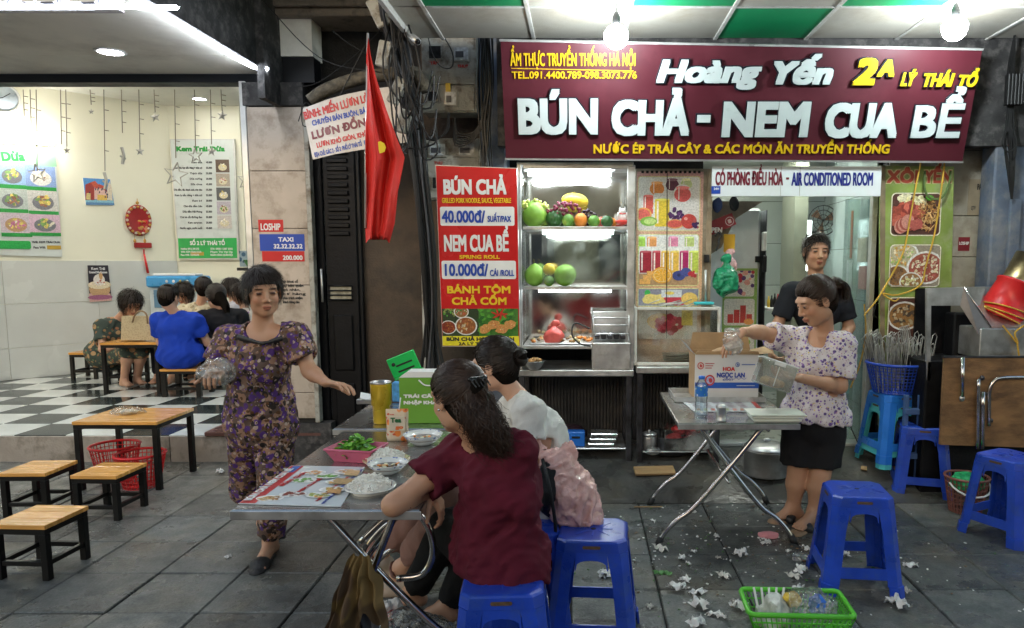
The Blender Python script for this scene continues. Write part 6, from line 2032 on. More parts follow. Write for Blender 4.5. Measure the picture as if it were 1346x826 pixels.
# folded table leaning in front: brown board with chrome legs
BY = 4.45
ft = thing('folded_table','folded table standing on edge showing its brown underside and chrome legs','table',(W(1290,580,BY).x,BY,0))
bm_ = mat('stained_plywood',(.22,.12,.05),.6,var=.4,scale=5,stretch=(1,1,3),bump=.3,dirt=(.07,.035,.015),dirt_scale=4,dirt_amt=.8)
plate([(1242,471),(1400,471),(1400,590),(1236,585)],BY,BY + .025,bm_,'table_top',ft)
plate([(1241,468.5),(1400,468.5),(1400,470.8),(1241,470.8)],BY - .005,BY + .03,M_['darksteel'],'edge_strip',ft)
for pts,r_ in (([(1286,498),(1285.5,540),(1285,590)],.012),([(1292,515),(1291,590)],.013),([(1300,560),(1300,530),(1301,512),(1306,502),(1316,497),(1350,496)],.012)):
 b = MB(); b.tube(smooth_path([W(x,y,BY - .03) for x,y in pts],4),r_,10); b.build('leg',M_['chrome'],ft,world=True)
for (px,py) in ((1291,497),(1294,518),(1302,553)):
 b = MB(); q = W(px,py,BY - .02); b.ball(tuple(q),(.016,.012,.016),10,8); b.build('pivot',M_['darksteel'],ft,world=True)
b = MB(); b.tube([W(1265.5,470,BY - .03),W(1264.5,522,BY - .03)],.012,10); tag(b.build('steel_tongs',M_['chrome'],None),'long bright steel tongs hung over the edge of the brown board','tongs')
b = MB(); b.ball(tuple(W(1264.5,524,BY - .03)),(.018,.012,.02),10,8); o = b.build('tongs_end',M_['steel'],bpy.data.objects['steel_tongs'],world=True)
# small blue table frame behind
bf = thing('blue_rack','low blue metal rack in the shadow beneath the grill','rack',(W(1228,560,4.7).x,4.7,0))
for z_ in (.55,.25):
 b = MB(); b.bev((W(1217,0,4.68).x,4.68,z_),(W(1240,0,4.68).x,4.72,z_ + .04),.004); b.build('rail',mat('dull_blue_metal',(.06,.12,.28),.5),bf,world=True)
for px in (1218,1238):
 b = MB(); b.bev((W(px,0,4.7).x - .015,4.69,0),(W(px,0,4.7).x + .015,4.72,.68),.003); b.build('leg',MATS['dull_blue_metal'],bf,world=True)
# ================================================================== STOOLS
def RZ(y): return max(0.,min(1.,(y - 4.5) / .7)) * .19
def make_stool(m,label,name='plastic_stool',H=.46,hw0=.135,hw1=.185):
 t = thing(name,label,'stool')
 hw = lambda z: hw0 + (H - z) / H * (hw1 - hw0)
 mb = MB()
 def ring(h,c): return [(h-c,-h),(h,-h+c),(h,h-c),(h-c,h),(-h+c,h),(-h,h-c),(-h,-h+c),(-h+c,-h)]
 lv = [(H-.045,.0),(H-.008,-.001),(H-.002,-.006),(H,-.014)]
 vs,fs = [],[]
 for z,d in lv:
  for (x,y) in ring(hw(z) + .002 + d,.035): vs.append((x,y,z))
 for i in range(len(lv) - 1):
  for k in range(8): fs.append((i*8+k,i*8+(k+1) % 8,(i+1)*8+(k+1) % 8,(i+1)*8+k))
 fs.append(tuple(len(lv)*8 - 8 + k for k in range(8)))
 for (x,y) in ring(hw(H-.045) - .006,.033): vs.append((x,y,H-.045))
 b0 = len(lv)*8
 for k in range(8): fs.append((b0+k,b0+(k+1) % 8,(k+1) % 8,k))
 fs.append(tuple(b0 + k for k in range(7,-1,-1)))
 mb.raw(vs,fs)
 mb.build('seat',m,t)
 mb = MB()       # raised pattern and centre hole on the seat
 for a in range(8):
  an = a*math.pi/4
  mb.M = Matrix.Rotation(an,4,'Z')
  mb.bev((.03,-.0035,H),(.095 if a % 2 else .08,.0035,H + .002),.001)
 mb.M = Matrix.Identity(4)
 mb.build('raised_rib',m,t)
 mb = MB(); mb.lathe([(.0001,H + .0004),(.011,H + .0005),(.011,H),(.0001,H)],12); mb.build('hole',M_['cable'],t)
 # legs
 for k in range(4):
  mb = MB(); mb.M = Matrix.Rotation(k*math.pi/2,4,'Z')
  vs,fs = [],[]
  levels = [(0,.046,.006),(.055,.046,.006),(.056,.043,0),(.30,.043,0),(H-.046,.052,0)]
  for z,w,o in levels:
   h = hw(z) + o; c = .028; th = .007
   pts = [(h-w-c,-h),(h-c,-h),(h,-h+c),(h,-h+c+w),(h-th,-h+c+w),(h-th,-h+c+.002),(h-c-.002,-h+th),(h-w-c,-h+th)]
   for x,y in pts: vs.append((x,y,z))
  for i in range(len(levels) - 1):
   for q in range(8): fs.append((i*8+q,i*8+(q+1) % 8,(i+1)*8+(q+1) % 8,(i+1)*8+q))
  fs.append(tuple(range(7,-1,-1))); fs.append(tuple(len(levels)*8 - 8 + q for q in range(8)))
  mb.raw(vs,fs); mb.build('leg',m,t)
 # aprons (arched) and rails
 for k in range(4):
  R4 = Matrix.Rotation(k*math.pi/2,4,'Z')
  def side(pts,out,th,name,mm=m):
   mb = MB(); mb.M = R4
   n = len(pts)
   vs = [(s_,-(hw(z) + out),z) for s_,z in pts] + [(s_,-(hw(z) + out - th),z) for s_,z in pts]
   mb.raw(vs,[tuple(range(n)),tuple(range(2*n-1,n-1,-1))] + [(i,i+n,(i+1) % n + n,(i+1) % n) for i in range(n)])
   return mb.build(name,mm,t)
  zt = H - .0455; a = hw(zt) - .028 - .052 + .001
  arch = [(-a,zt),(-a - .004,zt - .07)]
  w2 = a + .0
  for q in range(9):
   an = math.pi - q*math.pi/8
   arch.append((w2*math.cos(an)*1.0,zt - .065 + .035*math.sin(an)**.6 if 0 < q < 8 else zt - .068))
  arch += [(a + .004,zt - .07),(a,zt)]
  # ordered so the outline stays simple
  side([(-a,zt)] + arch[1:-1] + [(a,zt)],-.001,.006,'apron')
  zr0,zr1 = .085,.135
  r0,r1 = hw(zr0) - .028 - .043 + .002,hw(zr1) - .028 - .043 + .002
  side([(-r0,zr0),(r0,zr0),(r1,zr1),(-r1,zr1)],-.001,.008,'rail')
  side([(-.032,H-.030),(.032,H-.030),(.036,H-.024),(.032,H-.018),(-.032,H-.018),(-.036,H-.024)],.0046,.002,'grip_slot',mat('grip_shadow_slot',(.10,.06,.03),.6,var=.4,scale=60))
 return t
def put(t,x,y,z=0,rz=0,label=None,group=None):
 t.location = (x,y,z); t.rotation_euler = (0,0,R(rz))
 if label: t['label'] = label
 if group: t['group'] = group
 return t
SG = 'blue plastic stools on the pavement'
s0 = make_stool(M_['blue'],'x')
p = G(1121,768); put(s0,p.x,p.y,.016,-6,'blue plastic stool in the right foreground, just behind the green litter basket',SG)
def more(px,py,z,rz,label,zz=0.016):
 c_ = copy_tree(s0); q = G(px,py,z); return put(c_,q.x,q.y,zz,rz,label,SG)
more(1207,648,0,-16,'darker blue plastic stool behind, left of the slatted brown basket')
more(1322,706,0,28,'blue plastic stool cut by the right edge of the picture')
more(780,697,.47,-4,'blue plastic stool carrying the pale pink bag')
more(662,762,.47,3,'blue plastic stool under the woman in maroon')
more(690,690,.47,8,'blue plastic stool under the woman in white, mostly hidden')
sb = make_stool(M_['lblue'],'x'); put(sb,W(1177,500,4.93).x,4.93,.20,8,'light blue plastic stool stacked on a turquoise one, carrying the skewer basket',SG)
sc = make_stool(M_['cyan'],'x'); put(sc,W(1177,500,4.93).x,4.93,.165,8,'turquoise plastic stool at the bottom of the stack under the skewer basket',SG); sc.scale = (.985,.985,.93)

# ================================================================== SKEWER BASKET
def round_basket(name,label,c,r0,r1,h,m,n=30,rows=7,rim=.009,cat='basket',tilt=0):
 t = thing(name,label,cat,c)
 mb = MB(); mb.lathe([(.0001,.004),(r0,.004),(r0,0),(.0001,0)],24); mb.build('base',m,t)
 mb = MB()
 rr = lambda z: r0 + (r1 - r0) * (z/h)
 ringp = lambda z,k=24: [(rr(z)*math.cos(2*math.pi*i/k),rr(z)*math.sin(2*math.pi*i/k),z) for i in range(k+1)]
 mb.tube(ringp(h),rim,6); mb.build('rim',m,t)
 for j in range(rows + 1):
  if j == 0: z = .006
  else: z = h * j / (rows + 1)
  mb = MB(); mb.tube(ringp(z),.003,4); mb.build('hoop',m,t)
 me = None
 for i in range(n):
  a = 2*math.pi*i/n
  if me is None:
   mb = MB(); mb.tube([(r0,0,0),(r1,0,h)],.0035,4); me = mb.mesh('rib',m)
  add_mesh('rib',me,t,None,(0,0,a))
 return t
c = Vector((W(1178,500,4.93).x,4.93,.20 + .462))
q = (W(1218,470,4.93).x - W(1140,470,4.93).x) / 2
bk = round_basket('skewer_basket','dark blue plastic basket of metal grill racks on top of the stool stack',c,q*.72,q*.98,.20,M_['blue'],44,8,.011)
rk_ = thing('grill_racks','sheaf of wire grill racks standing upright in the blue basket','grill racks',c + Vector((0,0,.01)))
wire = mat('grill_wire',(.50,.50,.47),.35,metal=.7,var=.4,dirt=(.12,.10,.08),dirt_scale=30,dirt_amt=.5)
for k in range(58):
 x = rc.uniform(-q*.8,q*.8); y = rc.uniform(-q*.55,q*.55); h = rc.uniform(.30,.40); lean = rc.uniform(-.25,.1) + (x/q)*.12
 mb = MB(); w_ = .02
 mb.tube([(x,y,0),(x + lean*h,y,h),(x + lean*h + w_,y + .006,h + .015),(x + lean*h + w_*1.6,y + .004,h - .01),(x + w_*1.4,y,.05)],.0032,5)
 mb.build('rack',wire,rk_)
for k in range(5):
 x = q*.45; mb = MB(); mb.tube([(x + k*.012,0,.1),(x + .02 + k*.012,0,.42),(x + .035 + k*.012,0,.42),(x + .02 + k*.012,0,.1)],.0035,5); mb.build('rack',wire,rk_,None,(0,R(-14),0))
# small basket by stool
c = G(1268,675); sbk = round_basket('slatted_basket','brown slatted plastic basket with green netting and a white handle beside the stool',(c.x,c.y,.016),.09,.125,.22,mat('brown_plastic',(.22,.08,.06),.5,var=.3),30,6,.008)
mb = MB(); mb.tube([(-.12*math.cos(a),-.03 - .11*math.sin(a),.19 - .06*math.sin(a)) for a in [i*math.pi/10 for i in range(11)]],.006,6); mb.build('handle',M_['white'],sbk)
lump('net_bag','tangled green netting stuffed in the brown slatted basket','net',(c.x,c.y,.2),(.11,.1,.05),mat('green_net',(.02,.35,.12),.4,var=.5,scale=60,bump=1,bscale=80),41,amp=.9)
c = G(1345,640); lump('cloth','white cloth lying at the right edge behind the blue stool','cloth',(c.x + .0,c.y,.12),(.10,.08,.09),M_['paper'],44)

# ================================================================== WOODEN TABLES AND STOOLS
def wood_item(name,label,w,d,h,group,cat,leg=.034,stretch=True):
 t = thing(name,label,cat,(0,0,0),0,group)
 n = 3
 for k in range(n):
  mb = MB(); mb.bev((-w/2,-d/2 + d*k/n + .0004,h - .022),(w/2,-d/2 + d*(k+1)/n - .0004,h),.002); mb.build('top_board',M_['woodtop'],t)
 for a in (-1,1):
  mb = MB(); mb.bev((-w/2 + .004,a*(d/2 - leg/2 - .004) - leg/2,h - .05),(w/2 - .004,a*(d/2 - leg/2 - .004) + leg/2,h - .0225),.002); mb.build('apron',M_['blackmetal'],t)
  mb = MB(); mb.bev((a*(w/2 - leg/2 - .004) - leg/2,-d/2 + leg + .005,h - .05),(a*(w/2 - leg/2 - .004) + leg/2,d/2 - leg - .005,h - .0225),.002); mb.build('apron',M_['blackmetal'],t)
  for b_ in (-1,1):
   x,y = a*(w/2 - leg/2 - .004),b_*(d/2 - leg/2 - .004)
   mb = MB(); mb.bev((x - leg/2,y - leg/2,0),(x + leg/2,y + leg/2,h - .0505),.002); mb.build('leg',M_['blackmetal'],t)
  if stretch:
   z = h*.25
   mb = MB(); mb.bev((a*(w/2 - leg/2 - .004) - leg*.35,-d/2 + leg + .005,z),(a*(w/2 - leg/2 - .004) + leg*.35,d/2 - leg - .005,z + .024),.002); mb.build('stretcher',M_['blackmetal'],t)
   mb = MB(); mb.bev((-w/2 + leg + .005,a*(d/2 - leg/2 - .004) - leg*.35,z),(w/2 - leg - .005,a*(d/2 - leg/2 - .004) + leg*.35,z + .024),.002); mb.build('stretcher',M_['blackmetal'],t)
 return t
GS,GT = 'low wooden stools of the ice cream shop','wood topped black tables of the ice cream shop'
t1 = put(wood_item('wooden_table','x',.57,.47,.475,GT,'table',.036,False),-3.13,4.98,.014,0,'wood topped black table on the pavement with a clear bag on it')
ws = put(wood_item('wooden_stool','x',.28,.29,.28,GS,'stool'),-2.71,3.50,.014,-3,'low wooden stool nearest the camera at the bottom left')
def wst(x,y,z,rz,label,sc_=None):
 o = put(copy_tree(ws),x,y,z,rz,label)
 if sc_: o.scale = sc_
 return o
wst(-3.36,4.36,.014,1,'low wooden stool at the left edge, behind the nearest one')
wst(-2.89,4.31,.014,-2,'low wooden stool in front of the pavement table and red baskets')
t2_ = put(copy_tree(t1),-4.6,7.5,FZ,3,'wood topped black table inside the shop with the beige handbag on it'); t2_.scale = (1,1,1.1)
put(copy_tree(t1),-3.55,8.1,FZ,0,'wood topped black table inside the shop, hidden behind the seated women').scale = (1,1,1.1)
wst(-3.98,7.22,FZ,3,'low wooden stool under the woman in blue',(1.4,1.1,1))
wst(-5.05,7.95,FZ,8,'low wooden stool under the woman in the floral dress',(1.2,1.1,1))
wst(W(120,480,8.3).x,8.3,FZ,0,'empty low wooden stool against the tiled wall, left of the floral dress',(1.1,1,1.1))
wst(-4.35,8.2,FZ,0,'low wooden stool in the shadow behind the handbag table',(1.1,1,1))
# red baskets behind the table
for px,rimy,lb in ((155,598,'red plastic basket, the left one under the pavement table'),(187,608,'red plastic basket, the right one, standing closer under the pavement table')):
 y = 5.0 if px == 155 else 4.85
 c = W(px,640,y); round_basket('red_basket',lb,(c.x,y,.014),.11,.155,.25 if px == 155 else .23,M_['red'],34,7,.01)
clearbag = glass('clear_bag',(.93,.93,.90),.22,.10,dirt=.55,crumple=.9)
lump('plastic_bag','small clear plastic bag of food on the wooden pavement table','bag',(W(163,530,4.98).x,5.02,.50),(.12,.09,.035),clearbag,51,amp=1.2)
lump('bag_filling','pale snack inside the clear bag on the wooden pavement table','food',(W(166,532,4.98).x,5.0,.505),(.06,.04,.018),mat('dough',(.65,.55,.35),.6),52)

# ================================================================== INSIDE THE ICE CREAM SHOP
def wallpanel(name,label,cat,px,py,off=.01,wall=1):
 """a panel on the long inner wall (wall 1) or on the short one facing us (wall 2)"""
 if wall == 1:
  h = (px - PX0) / FPX; v = (PY0 - py) / FPX
  d = Vector((h,_c + v*_s,-_s + v*_c)); o = Vector((0,0,CAMH))
  t = ((C_ + nrm*off) - o).dot(nrm) / d.dot(nrm)
  return Panel(name,label,cat,o + d*t,dr,(0,0,1))
 return Panel(name,label,cat,W(px,py,C_.y - off),(1,0,0),(0,0,1))
pg = mat('poster_sheet',(.66,.70,.66),.3,var=.03)
D1 = wallpanel('dessert_poster','white and green dessert poster with a grid of ice cream pictures at the left edge','poster',82,338,.02)
D1.board('sheet',[(-60,334),(82,338),(73,202),(-60,192)],pg,-.01,0)
D1.board('green_band',[(-60,238),(74.5,219),(73,202),(-60,192)],mat('pale_green_print',(.30,.55,.35),.4),.0003,.0008)
D1.text('Kem Trái Dừa',-72,34,212,199,greenp,z=.002,weight=.006)
pk = Pic(.0012,21)
des = [(.75,.70,.55),(.65,.2,.35),(.75,.6,.15),(.35,.15,.08),(.8,.78,.72),(.2,.35,.1)]
for (bx,bg_) in (((-2,217,33,247),(.30,.45,.65)),((35,220,72,250),(.25,.35,.6)),((-2,250,35,279),(.5,.55,.5)),((38,252,75,282),(.62,.60,.55)),((2,281,40,311),(.6,.5,.55)),((40,283,78,310),(.65,.45,.55)),((-40,214,-5,246),(.3,.4,.5))):
 u0,v0,u1,v1 = pxr(D1,*bx); w,h = u1-u0,v1-v0
 pk.rect(u0,v0,u1,v1,bg_); pk.clip = (u0,v0,u1,v1)
 k_ = int(bx[0] + bx[1])
 pk.ell(u0 + w*.5,v0 + h*.5,w*.36,h*.3,[(.7,.68,.62),(.5,.3,.15),(.2,.2,.22)][k_ % 3],18)
 pk.pile(u0 + w*.5,v0 + h*.58,w*.24,h*.22,[des[(k_ + i) % 6] for i in (0,1,3)],22,.35)
 pk.clip = None; pk.rect(u0,v0 - .0,u1,v0 + h*.16,(.03,.33,.06))
u0,v0,u1,v1 = pxr(D1,-30,317,40,327); pk.rect(u0,v0,u1,v1,(.03,.40,.08),r=.02)
pk.build('dessert_pictures',D1.o)
D1.text('0901 5387 3355',-15,35,323,318,whitep,z=.004,weight=.002)
D1.text('Wifi: KEM TRAI DUA',42,79,320,317,blackp,z=.004,weight=.0012)
D1.text('Pass Wifi:',44,60,327,324,blackp,z=.004,weight=.0012); D1.board('highlight',(62,323,80,328),mat('gold_patch',(.55,.35,.05),.4),.001,.002)
D2 = wallpanel('menu_board','tall white menu board with green foot listing ice cream prices','menu board',236,341,.04,2)
D2.board('frame',[(234.5,341.5),(314,341.5),(308,183),(223,183)],M_['alu'],-.03,-.001)
D2.board('sheet',[(236,340),(312,339.5),(306,184.5),(224.5,184.5)],pg,-.0005,.001)
D2.board('green_foot',[(235.5,340),(312,339.5),(311,313),(234,313.5)],mat('bright_green_print',(.03,.42,.09),.35),.0012,.0022)
D2.text('Kem Trái Dừa',232,296,199.5,192.5,greenp,z=.002,weight=.006)
D2.text('SỐ 2 LÝ THÁI TỔ',250,296,322.5,317,whitep,z=.004,weight=.003)
for i,tx in enumerate(('Hotline: 0912 290 272','Wifi: KEM TRAI DUA','Pass Wifi: 12345678')): D2.text(tx,238,262 + (i % 2)*3,328.6 + i*4,326 + i*4,whitep,z=.004,weight=.001)
for i,tx in enumerate(('STK: 09001 5387 3355','Pham Thi Vai Ha','NGÂN HÀNG QUÂN ĐỘI')): D2.text(tx,277,306,328.6 + i*4,326 + i*4,whitep,z=.004,weight=.001)
D2.board('highlight',(251,331.5,268,336),mat('gold_patch'  ,(.55,.35,.05),.4),.0024,.003)
items = ['Kem dừa','Kem dừa hạt sầu riêng + dừa sợi','Thạch dừa','Dừa nướng','Sữa chua','Dừa dầm, dâu, thạch, xoài, trân châu','Kem ly sầu riêng + dừa sợi','Kem bơ','Chè dừa dầm Liên','Dừa dầm Hải Phòng','Chè bà cốt đường đen','Kem caramen','Nước ngọt, nước suối']
for i,tx in enumerate(items):
 y = 215 + i*7.2; L_ = 6 + len(tx)*1.15
 D2.text(tx,266 - L_/1.0 if 266 - L_ > 229 else 229,266,y,y - 2.6,blackp,z=.002,weight=.0012)
 D2.text(['45.000','55.000','35.000','20.000'][i % 4],271,279,y,y - 2.6,blackp,z=.002,weight=.0014)
pk = Pic(.0016,31)
for i in range(5):
 u0,v0,u1,v1 = pxr(D2,284 + i*.6,210 + i*18.4,301 + i*.8,227 + i*18.4); w,h = u1-u0,v1-v0
 pk.rect(u0,v0,u1,v1,[(.15,.10,.07),(.45,.38,.3),(.12,.12,.12),(.5,.45,.5),(.6,.55,.5)][i]); pk.clip = (u0,v0,u1,v1)
 pk.ell(u0 + w*.5,v0 + h*.4,w*.32,h*.26,(.7,.62,.4),16); pk.pile(u0 + w*.5,v0 + h*.5,w*.22,h*.2,[des[i],des[(i+2) % 6],(.8,.75,.6)],16,.4); pk.clip = None
pk.build('menu_pictures',D2.o)
D3 = wallpanel('town_painting','small bright painting of red roofed houses on the cream wall','painting',112,270,.02)
D3.board('canvas',[(113,269.5),(150.5,270),(144.5,236),(109,234)],M_['white'],-.02,0)
pk = Pic(.0006,4)
def dq(l,c_): pk.poly([D3.uv(*p) for p in l],c_)
dq([(113,269.5),(150.5,270),(144.5,236),(109,234)],(.10,.30,.62)); dq([(113,269.5),(150.5,270),(149,262),(112,260)],(.12,.25,.45))
for l,c_ in (([(112,264),(112,243),(119,240),(124,246),(124,264)],(.35,.05,.04)),([(119,240),(125,238),(131,245),(124,247)],(.55,.10,.05)),([(124,262),(124,248),(134,246),(141,253),(141,263)],(.70,.45,.40)),([(124,248),(130,242),(140,246),(141,253),(134,248)],(.50,.08,.05)),([(141,263),(141,247),(144,238),(147,247),(148,264)],(.70,.60,.45)),([(128,264),(128,256),(140,257),(141,264)],(.70,.45,.1)),([(113,262),(114,254),(119,254),(119,263)],(.6,.5,.2))): dq(l,c_)
for k in range(14):
 x,y = rc.uniform(114,145),rc.uniform(246,262); dq([(x,y),(x+1.5,y),(x+1.5,y+2.5),(x,y+2.5)],(.06,.05,.08))
dq([(112,263),(149,264),(150,267),(113,266)],(.25,.5,.6)); pk.build('painted_scene',D3.o)
D4 = wallpanel('ice_cream_poster','small dark poster with an ice cream coconut on the tiled wall','poster',118,397,.03)
D4.board('sheet',[(118,397.5),(147,395.5),(142,349),(115,349)],mat('dark_poster',(.04,.035,.045),.3),-.003,0)
pk = Pic(.0006,9); u,v = D4.uv(131,378)
pk.poly([D4.uv(*p) for p in ((118,397.5),(147,395.5),(145,386),(117,386))],(.65,.40,.35))
pk.ell(u,v - .02,.11,.10,(.55,.35,.18),16); pk.ell(u,v + .03,.12,.05,(.75,.65,.45),16); pk.ell(u,v + .09,.06,.07,(.80,.74,.68),14); pk.ell(u + .02,v + .14,.02,.05,(.6,.35,.15),8); pk.pile(u,v + .05,.10,.03,[(.8,.7,.6),(.5,.15,.1)],14,.4)
pk.ell(u,v - .12,.13,.03,(.35,.12,.22),14); pk.build('ice_cream_picture',D4.o)
D4.text('Kem Trái',120,138,355,351.5,whitep,z=.002,weight=.001); D4.text('Caramel Dừa Caramen',117,141,359.5,356.5,whitep,z=.002,weight=.001)
D5 = wallpanel('wall_ornament','round red and gold festive wall ornament with a hanging tassel','ornament',182,290,.03)
gold = mat('gold_trim',(.55,.30,.06),.35,metal=.4,var=.2); dred = mat('ornament_red',(.33,.02,.02),.4,var=.15)
u,v = D5.uv(182,290); s1 = D5.uv(197,290)[0] - u
mb = MB(); mb.lathe([(.0001,0),(s1*1.12,0),(s1*1.15,.006),(s1*1.05,.014),(s1*.95,.010),(.0001,.010)],28,(0,0,0)); o = mb.build('disc',dred,D5.o,(u,v,0)); o.scale = (1,1.32,1)
for k in range(20):
 a = k*math.pi/10; mb = MB(); mb.ball((0,0,.014),(.018,.018,.006),8,5); o = mb.build('scroll',gold if k % 2 else mat('ornament_white',(.6,.5,.4),.5),D5.o,(u + s1*math.cos(a),v + s1*1.3*math.sin(a),0))
for k in range(18):
 mb = MB(); mb.ball((0,0,.012),(.03,.016,.007),8,5); o = mb.build('flower',[gold,mat('pink_gold',(.6,.22,.12),.4),M_['red']][k % 3],D5.o,(u + rc.uniform(-.02,.09),v - .1 + rc.uniform(-.06,.1),0),(0,0,k))
mb = MB(); mb.lathe([(.0001,0),(.02,.003),(.0001,.008)],8,(u,v + s1*1.7,0)); mb.tube([(u,v + s1*1.5,.004),(u,v + s1*2.1,.004)],.004,6); mb.build('hanger',gold,D5.o)
for px in (177,190):
 x_,y_ = D5.uv(px,317); mb = MB(); mb.tube([(x_,y_ + .1,.005),(x_,y_ - .1,.005)],.003,5); mb.ball((x_,y_,.008),(.018,.03,.008),6,5); mb.build('bead',gold,D5.o)
x0_,y0_ = D5.uv(176,326); x1_,y1_ = D5.uv(199,321.5); mb = MB(); mb.bev((x0_,y0_,0),(x1_,y0_ + .065,.025),.008); mb.build('bar',dred,D5.o)
x_,y_ = D5.uv(189,331); mb = MB(); mb.tube([(x_,y_ + .03,.006),(x_,y_ - .03,.006)],.01,6); mb.tube([(x_,y_ - .03,.006),(x_ + .03,y_ - .27,.006)],[.012,.016],6); mb.build('tassel',M_['red'],D5.o)
D6 = wallpanel('wall_clock','pale round wall clock cut by the left edge near the ceiling','clock',3,129,.04)
u,v = D6.uv(3,129); mb = MB(); mb.lathe([(.0001,0),(.155,0),(.165,.01),(.16,.03),(.145,.032),(.142,.022),(.0001,.02)],28); mb.build('case',M_['alu'],D6.o,(u,v,0))
mb = MB(); mb.lathe([(.0001,.0225),(.138,.0225),(.138,.021),(.0001,.021)],28); mb.build('face',mat('clock_face',(.45,.52,.58),.3,var=.4,scale=6),D6.o,(u,v,0))
mb = MB(); mb.bev((-.004,0,.024),(.004,.09,.027),.001); mb.build('hand',M_['cable'],D6.o,(u,v,0),(0,0,-.9)); mb = MB(); mb.bev((-.005,0,.0275),(.005,.06,.03),.001); mb.build('hand',M_['cable'],D6.o,(u,v,0),(0,0,1.9))
# drinks machine
a,c_ = W(199,440,8.9),W(263,363,8.9)
t = thing('drinks_machine','blue and white counter drinks machine behind the seated women','machine',((a.x + c_.x)/2,8.9,FZ))
mb = MB(); mb.bev((a.x,8.9,FZ),(c_.x,9.15,c_.z - .14),.02); mb.build('body',mat('pale_blue_body',(.50,.58,.62),.35),t,world=True)
mb = MB(); mb.bev((a.x - .01,8.86,c_.z - .139),(c_.x + .01,9.15,c_.z),.02); mb.build('blue_top',mat('machine_blue',(.05,.30,.62),.3),t,world=True)
mb = MB(); mb.bev((a.x + .06,8.90,c_.z + .001),(c_.x - .06,9.1,c_.z + .03),.01); mb.build('lid',M_['white'],t,world=True)
for k in range(4):
 q = W(219 + k*9,370,8.855); mb = MB(); mb.ball(tuple(q),(.018,.006,.018),10,6); mb.build('button',[M_['white'],M_['white'],fr['yellow'],M_['white']][k],t,world=True)
for k in range(2):
 q = W(208 + k*40,392,8.9); mb = MB(); mb.bev((q.x - .05,8.885,q.z - .12),(q.x + .05,8.899,q.z + .1),.01); mb.build('niche',mat('niche_blue',(.10,.22,.35),.3),t,world=True)
# shelf with things at the right of the room
t = thing('wall_shelf','dark little shelf with a green bowl and patterned tiles at the shop rear','shelf',W(322,352,8.6))
wbox((311,352),(335,356),8.5,8.7).build('board',M_['cable'],t,world=True)
wbox((314,330),(326,351),8.55,8.58).build('tile_panel',spotted('blue_pattern',(.30,.40,.45),[((.05,.12,.2),1,.4)],14),t,world=True)
bowl('green_bowl','green bowl standing on the little dark shelf',W(331,351,8.55),.09,.08,mat('green_ceramic',(.10,.30,.12),.3))
# garlands of stars
sv = mat('silver_star',(.50,.48,.42),.35,metal=.3,var=.1)
def star(mb,c,r,thick,Y=None,solid=False,rot=0):
 pts = []
 for k in range(10):
  a = math.pi/2 + k*math.pi/5 + rot; q_ = r if k % 2 == 0 else r*.42
  pts.append(c + Vector((q_*math.cos(a),0,q_*math.sin(a))))
 if solid:
  b_ = [p + Vector((0,.01,0)) for p in pts]; f_ = c + Vector((0,-.012,0))
  mb.raw(pts + [f_],[(k,(k+1) % 10,10)[::-1] for k in range(10)]); mb.raw(pts,[tuple(range(10))])
 else: mb.tube(pts + [pts[0]],thick,5)
gar = [(32,153,None,0,0,'short bare strand at the far left'),(41,166,None,0,0,'bare strand beside the far left one'),(49,225,228,12,0,'large open star over the dessert poster'),(81,190,None,0,0,'bare strand reaching down to the poster corner'),(88,193,198,5,1,'small star near the poster corner'),(120,138,147,4,1,'shortest strand with a small star over the painting'),(138,225,238,11,2,'long strand with a star seen edge on over the painting'),(161,175,205,11,2,'edge on star between painting and red ornament'),(184,195,199,6,1,'small star above the red ornament'),(204,148,154,7,1,'highest star of the garland, left of the menu board'),(231,208,230,16,0,'largest open star at the left of the menu board'),(257,198,205,9,0,'open star over the title of the menu board'),(278,190,199,7,1,'small star over the menu pictures'),(292,146,152,7,1,'high star above the menu board corner'),(324,220,238,12,0,'star at the right by the column')]
for (px,py1,sy,r_,kind,lb) in gar:
 Y_g = 6.05
 t = thing('star_garland','hanging garland: ' + lb,'garland',W(px,121,Y_g),0,'star garlands hanging in the shop opening')
 mb = MB(); top_ = W(px - 1.5,118,Y_g)
 mb.tube([top_,W(px,py1,Y_g)],.0035,4)
 for k in range(3):
  q = W(px,118 + (py1-118)*(k+1)/4,Y_g); mb.tube([q,q + Vector((.03,0,-.005))],.004,4)
 mb.build('string',mat('garland_wire',(.25,.22,.16),.5),t,world=True)
 if sy:
  mb = MB(); rr_ = r_/FPX*Y_g
  if kind == 2: mb.tube([W(px - 1,sy - r_,Y_g),W(px + 2,sy,Y_g),W(px,sy + r_,Y_g)],.012,5); mb.tube([W(px - 3,sy,Y_g),W(px + 4,sy + 4,Y_g)],.008,5)
  else: star(mb,W(px,sy,Y_g),rr_,.006,solid=(kind == 1),rot=rc.uniform(-.2,.2))
  mb.build('star',sv,t,world=True)
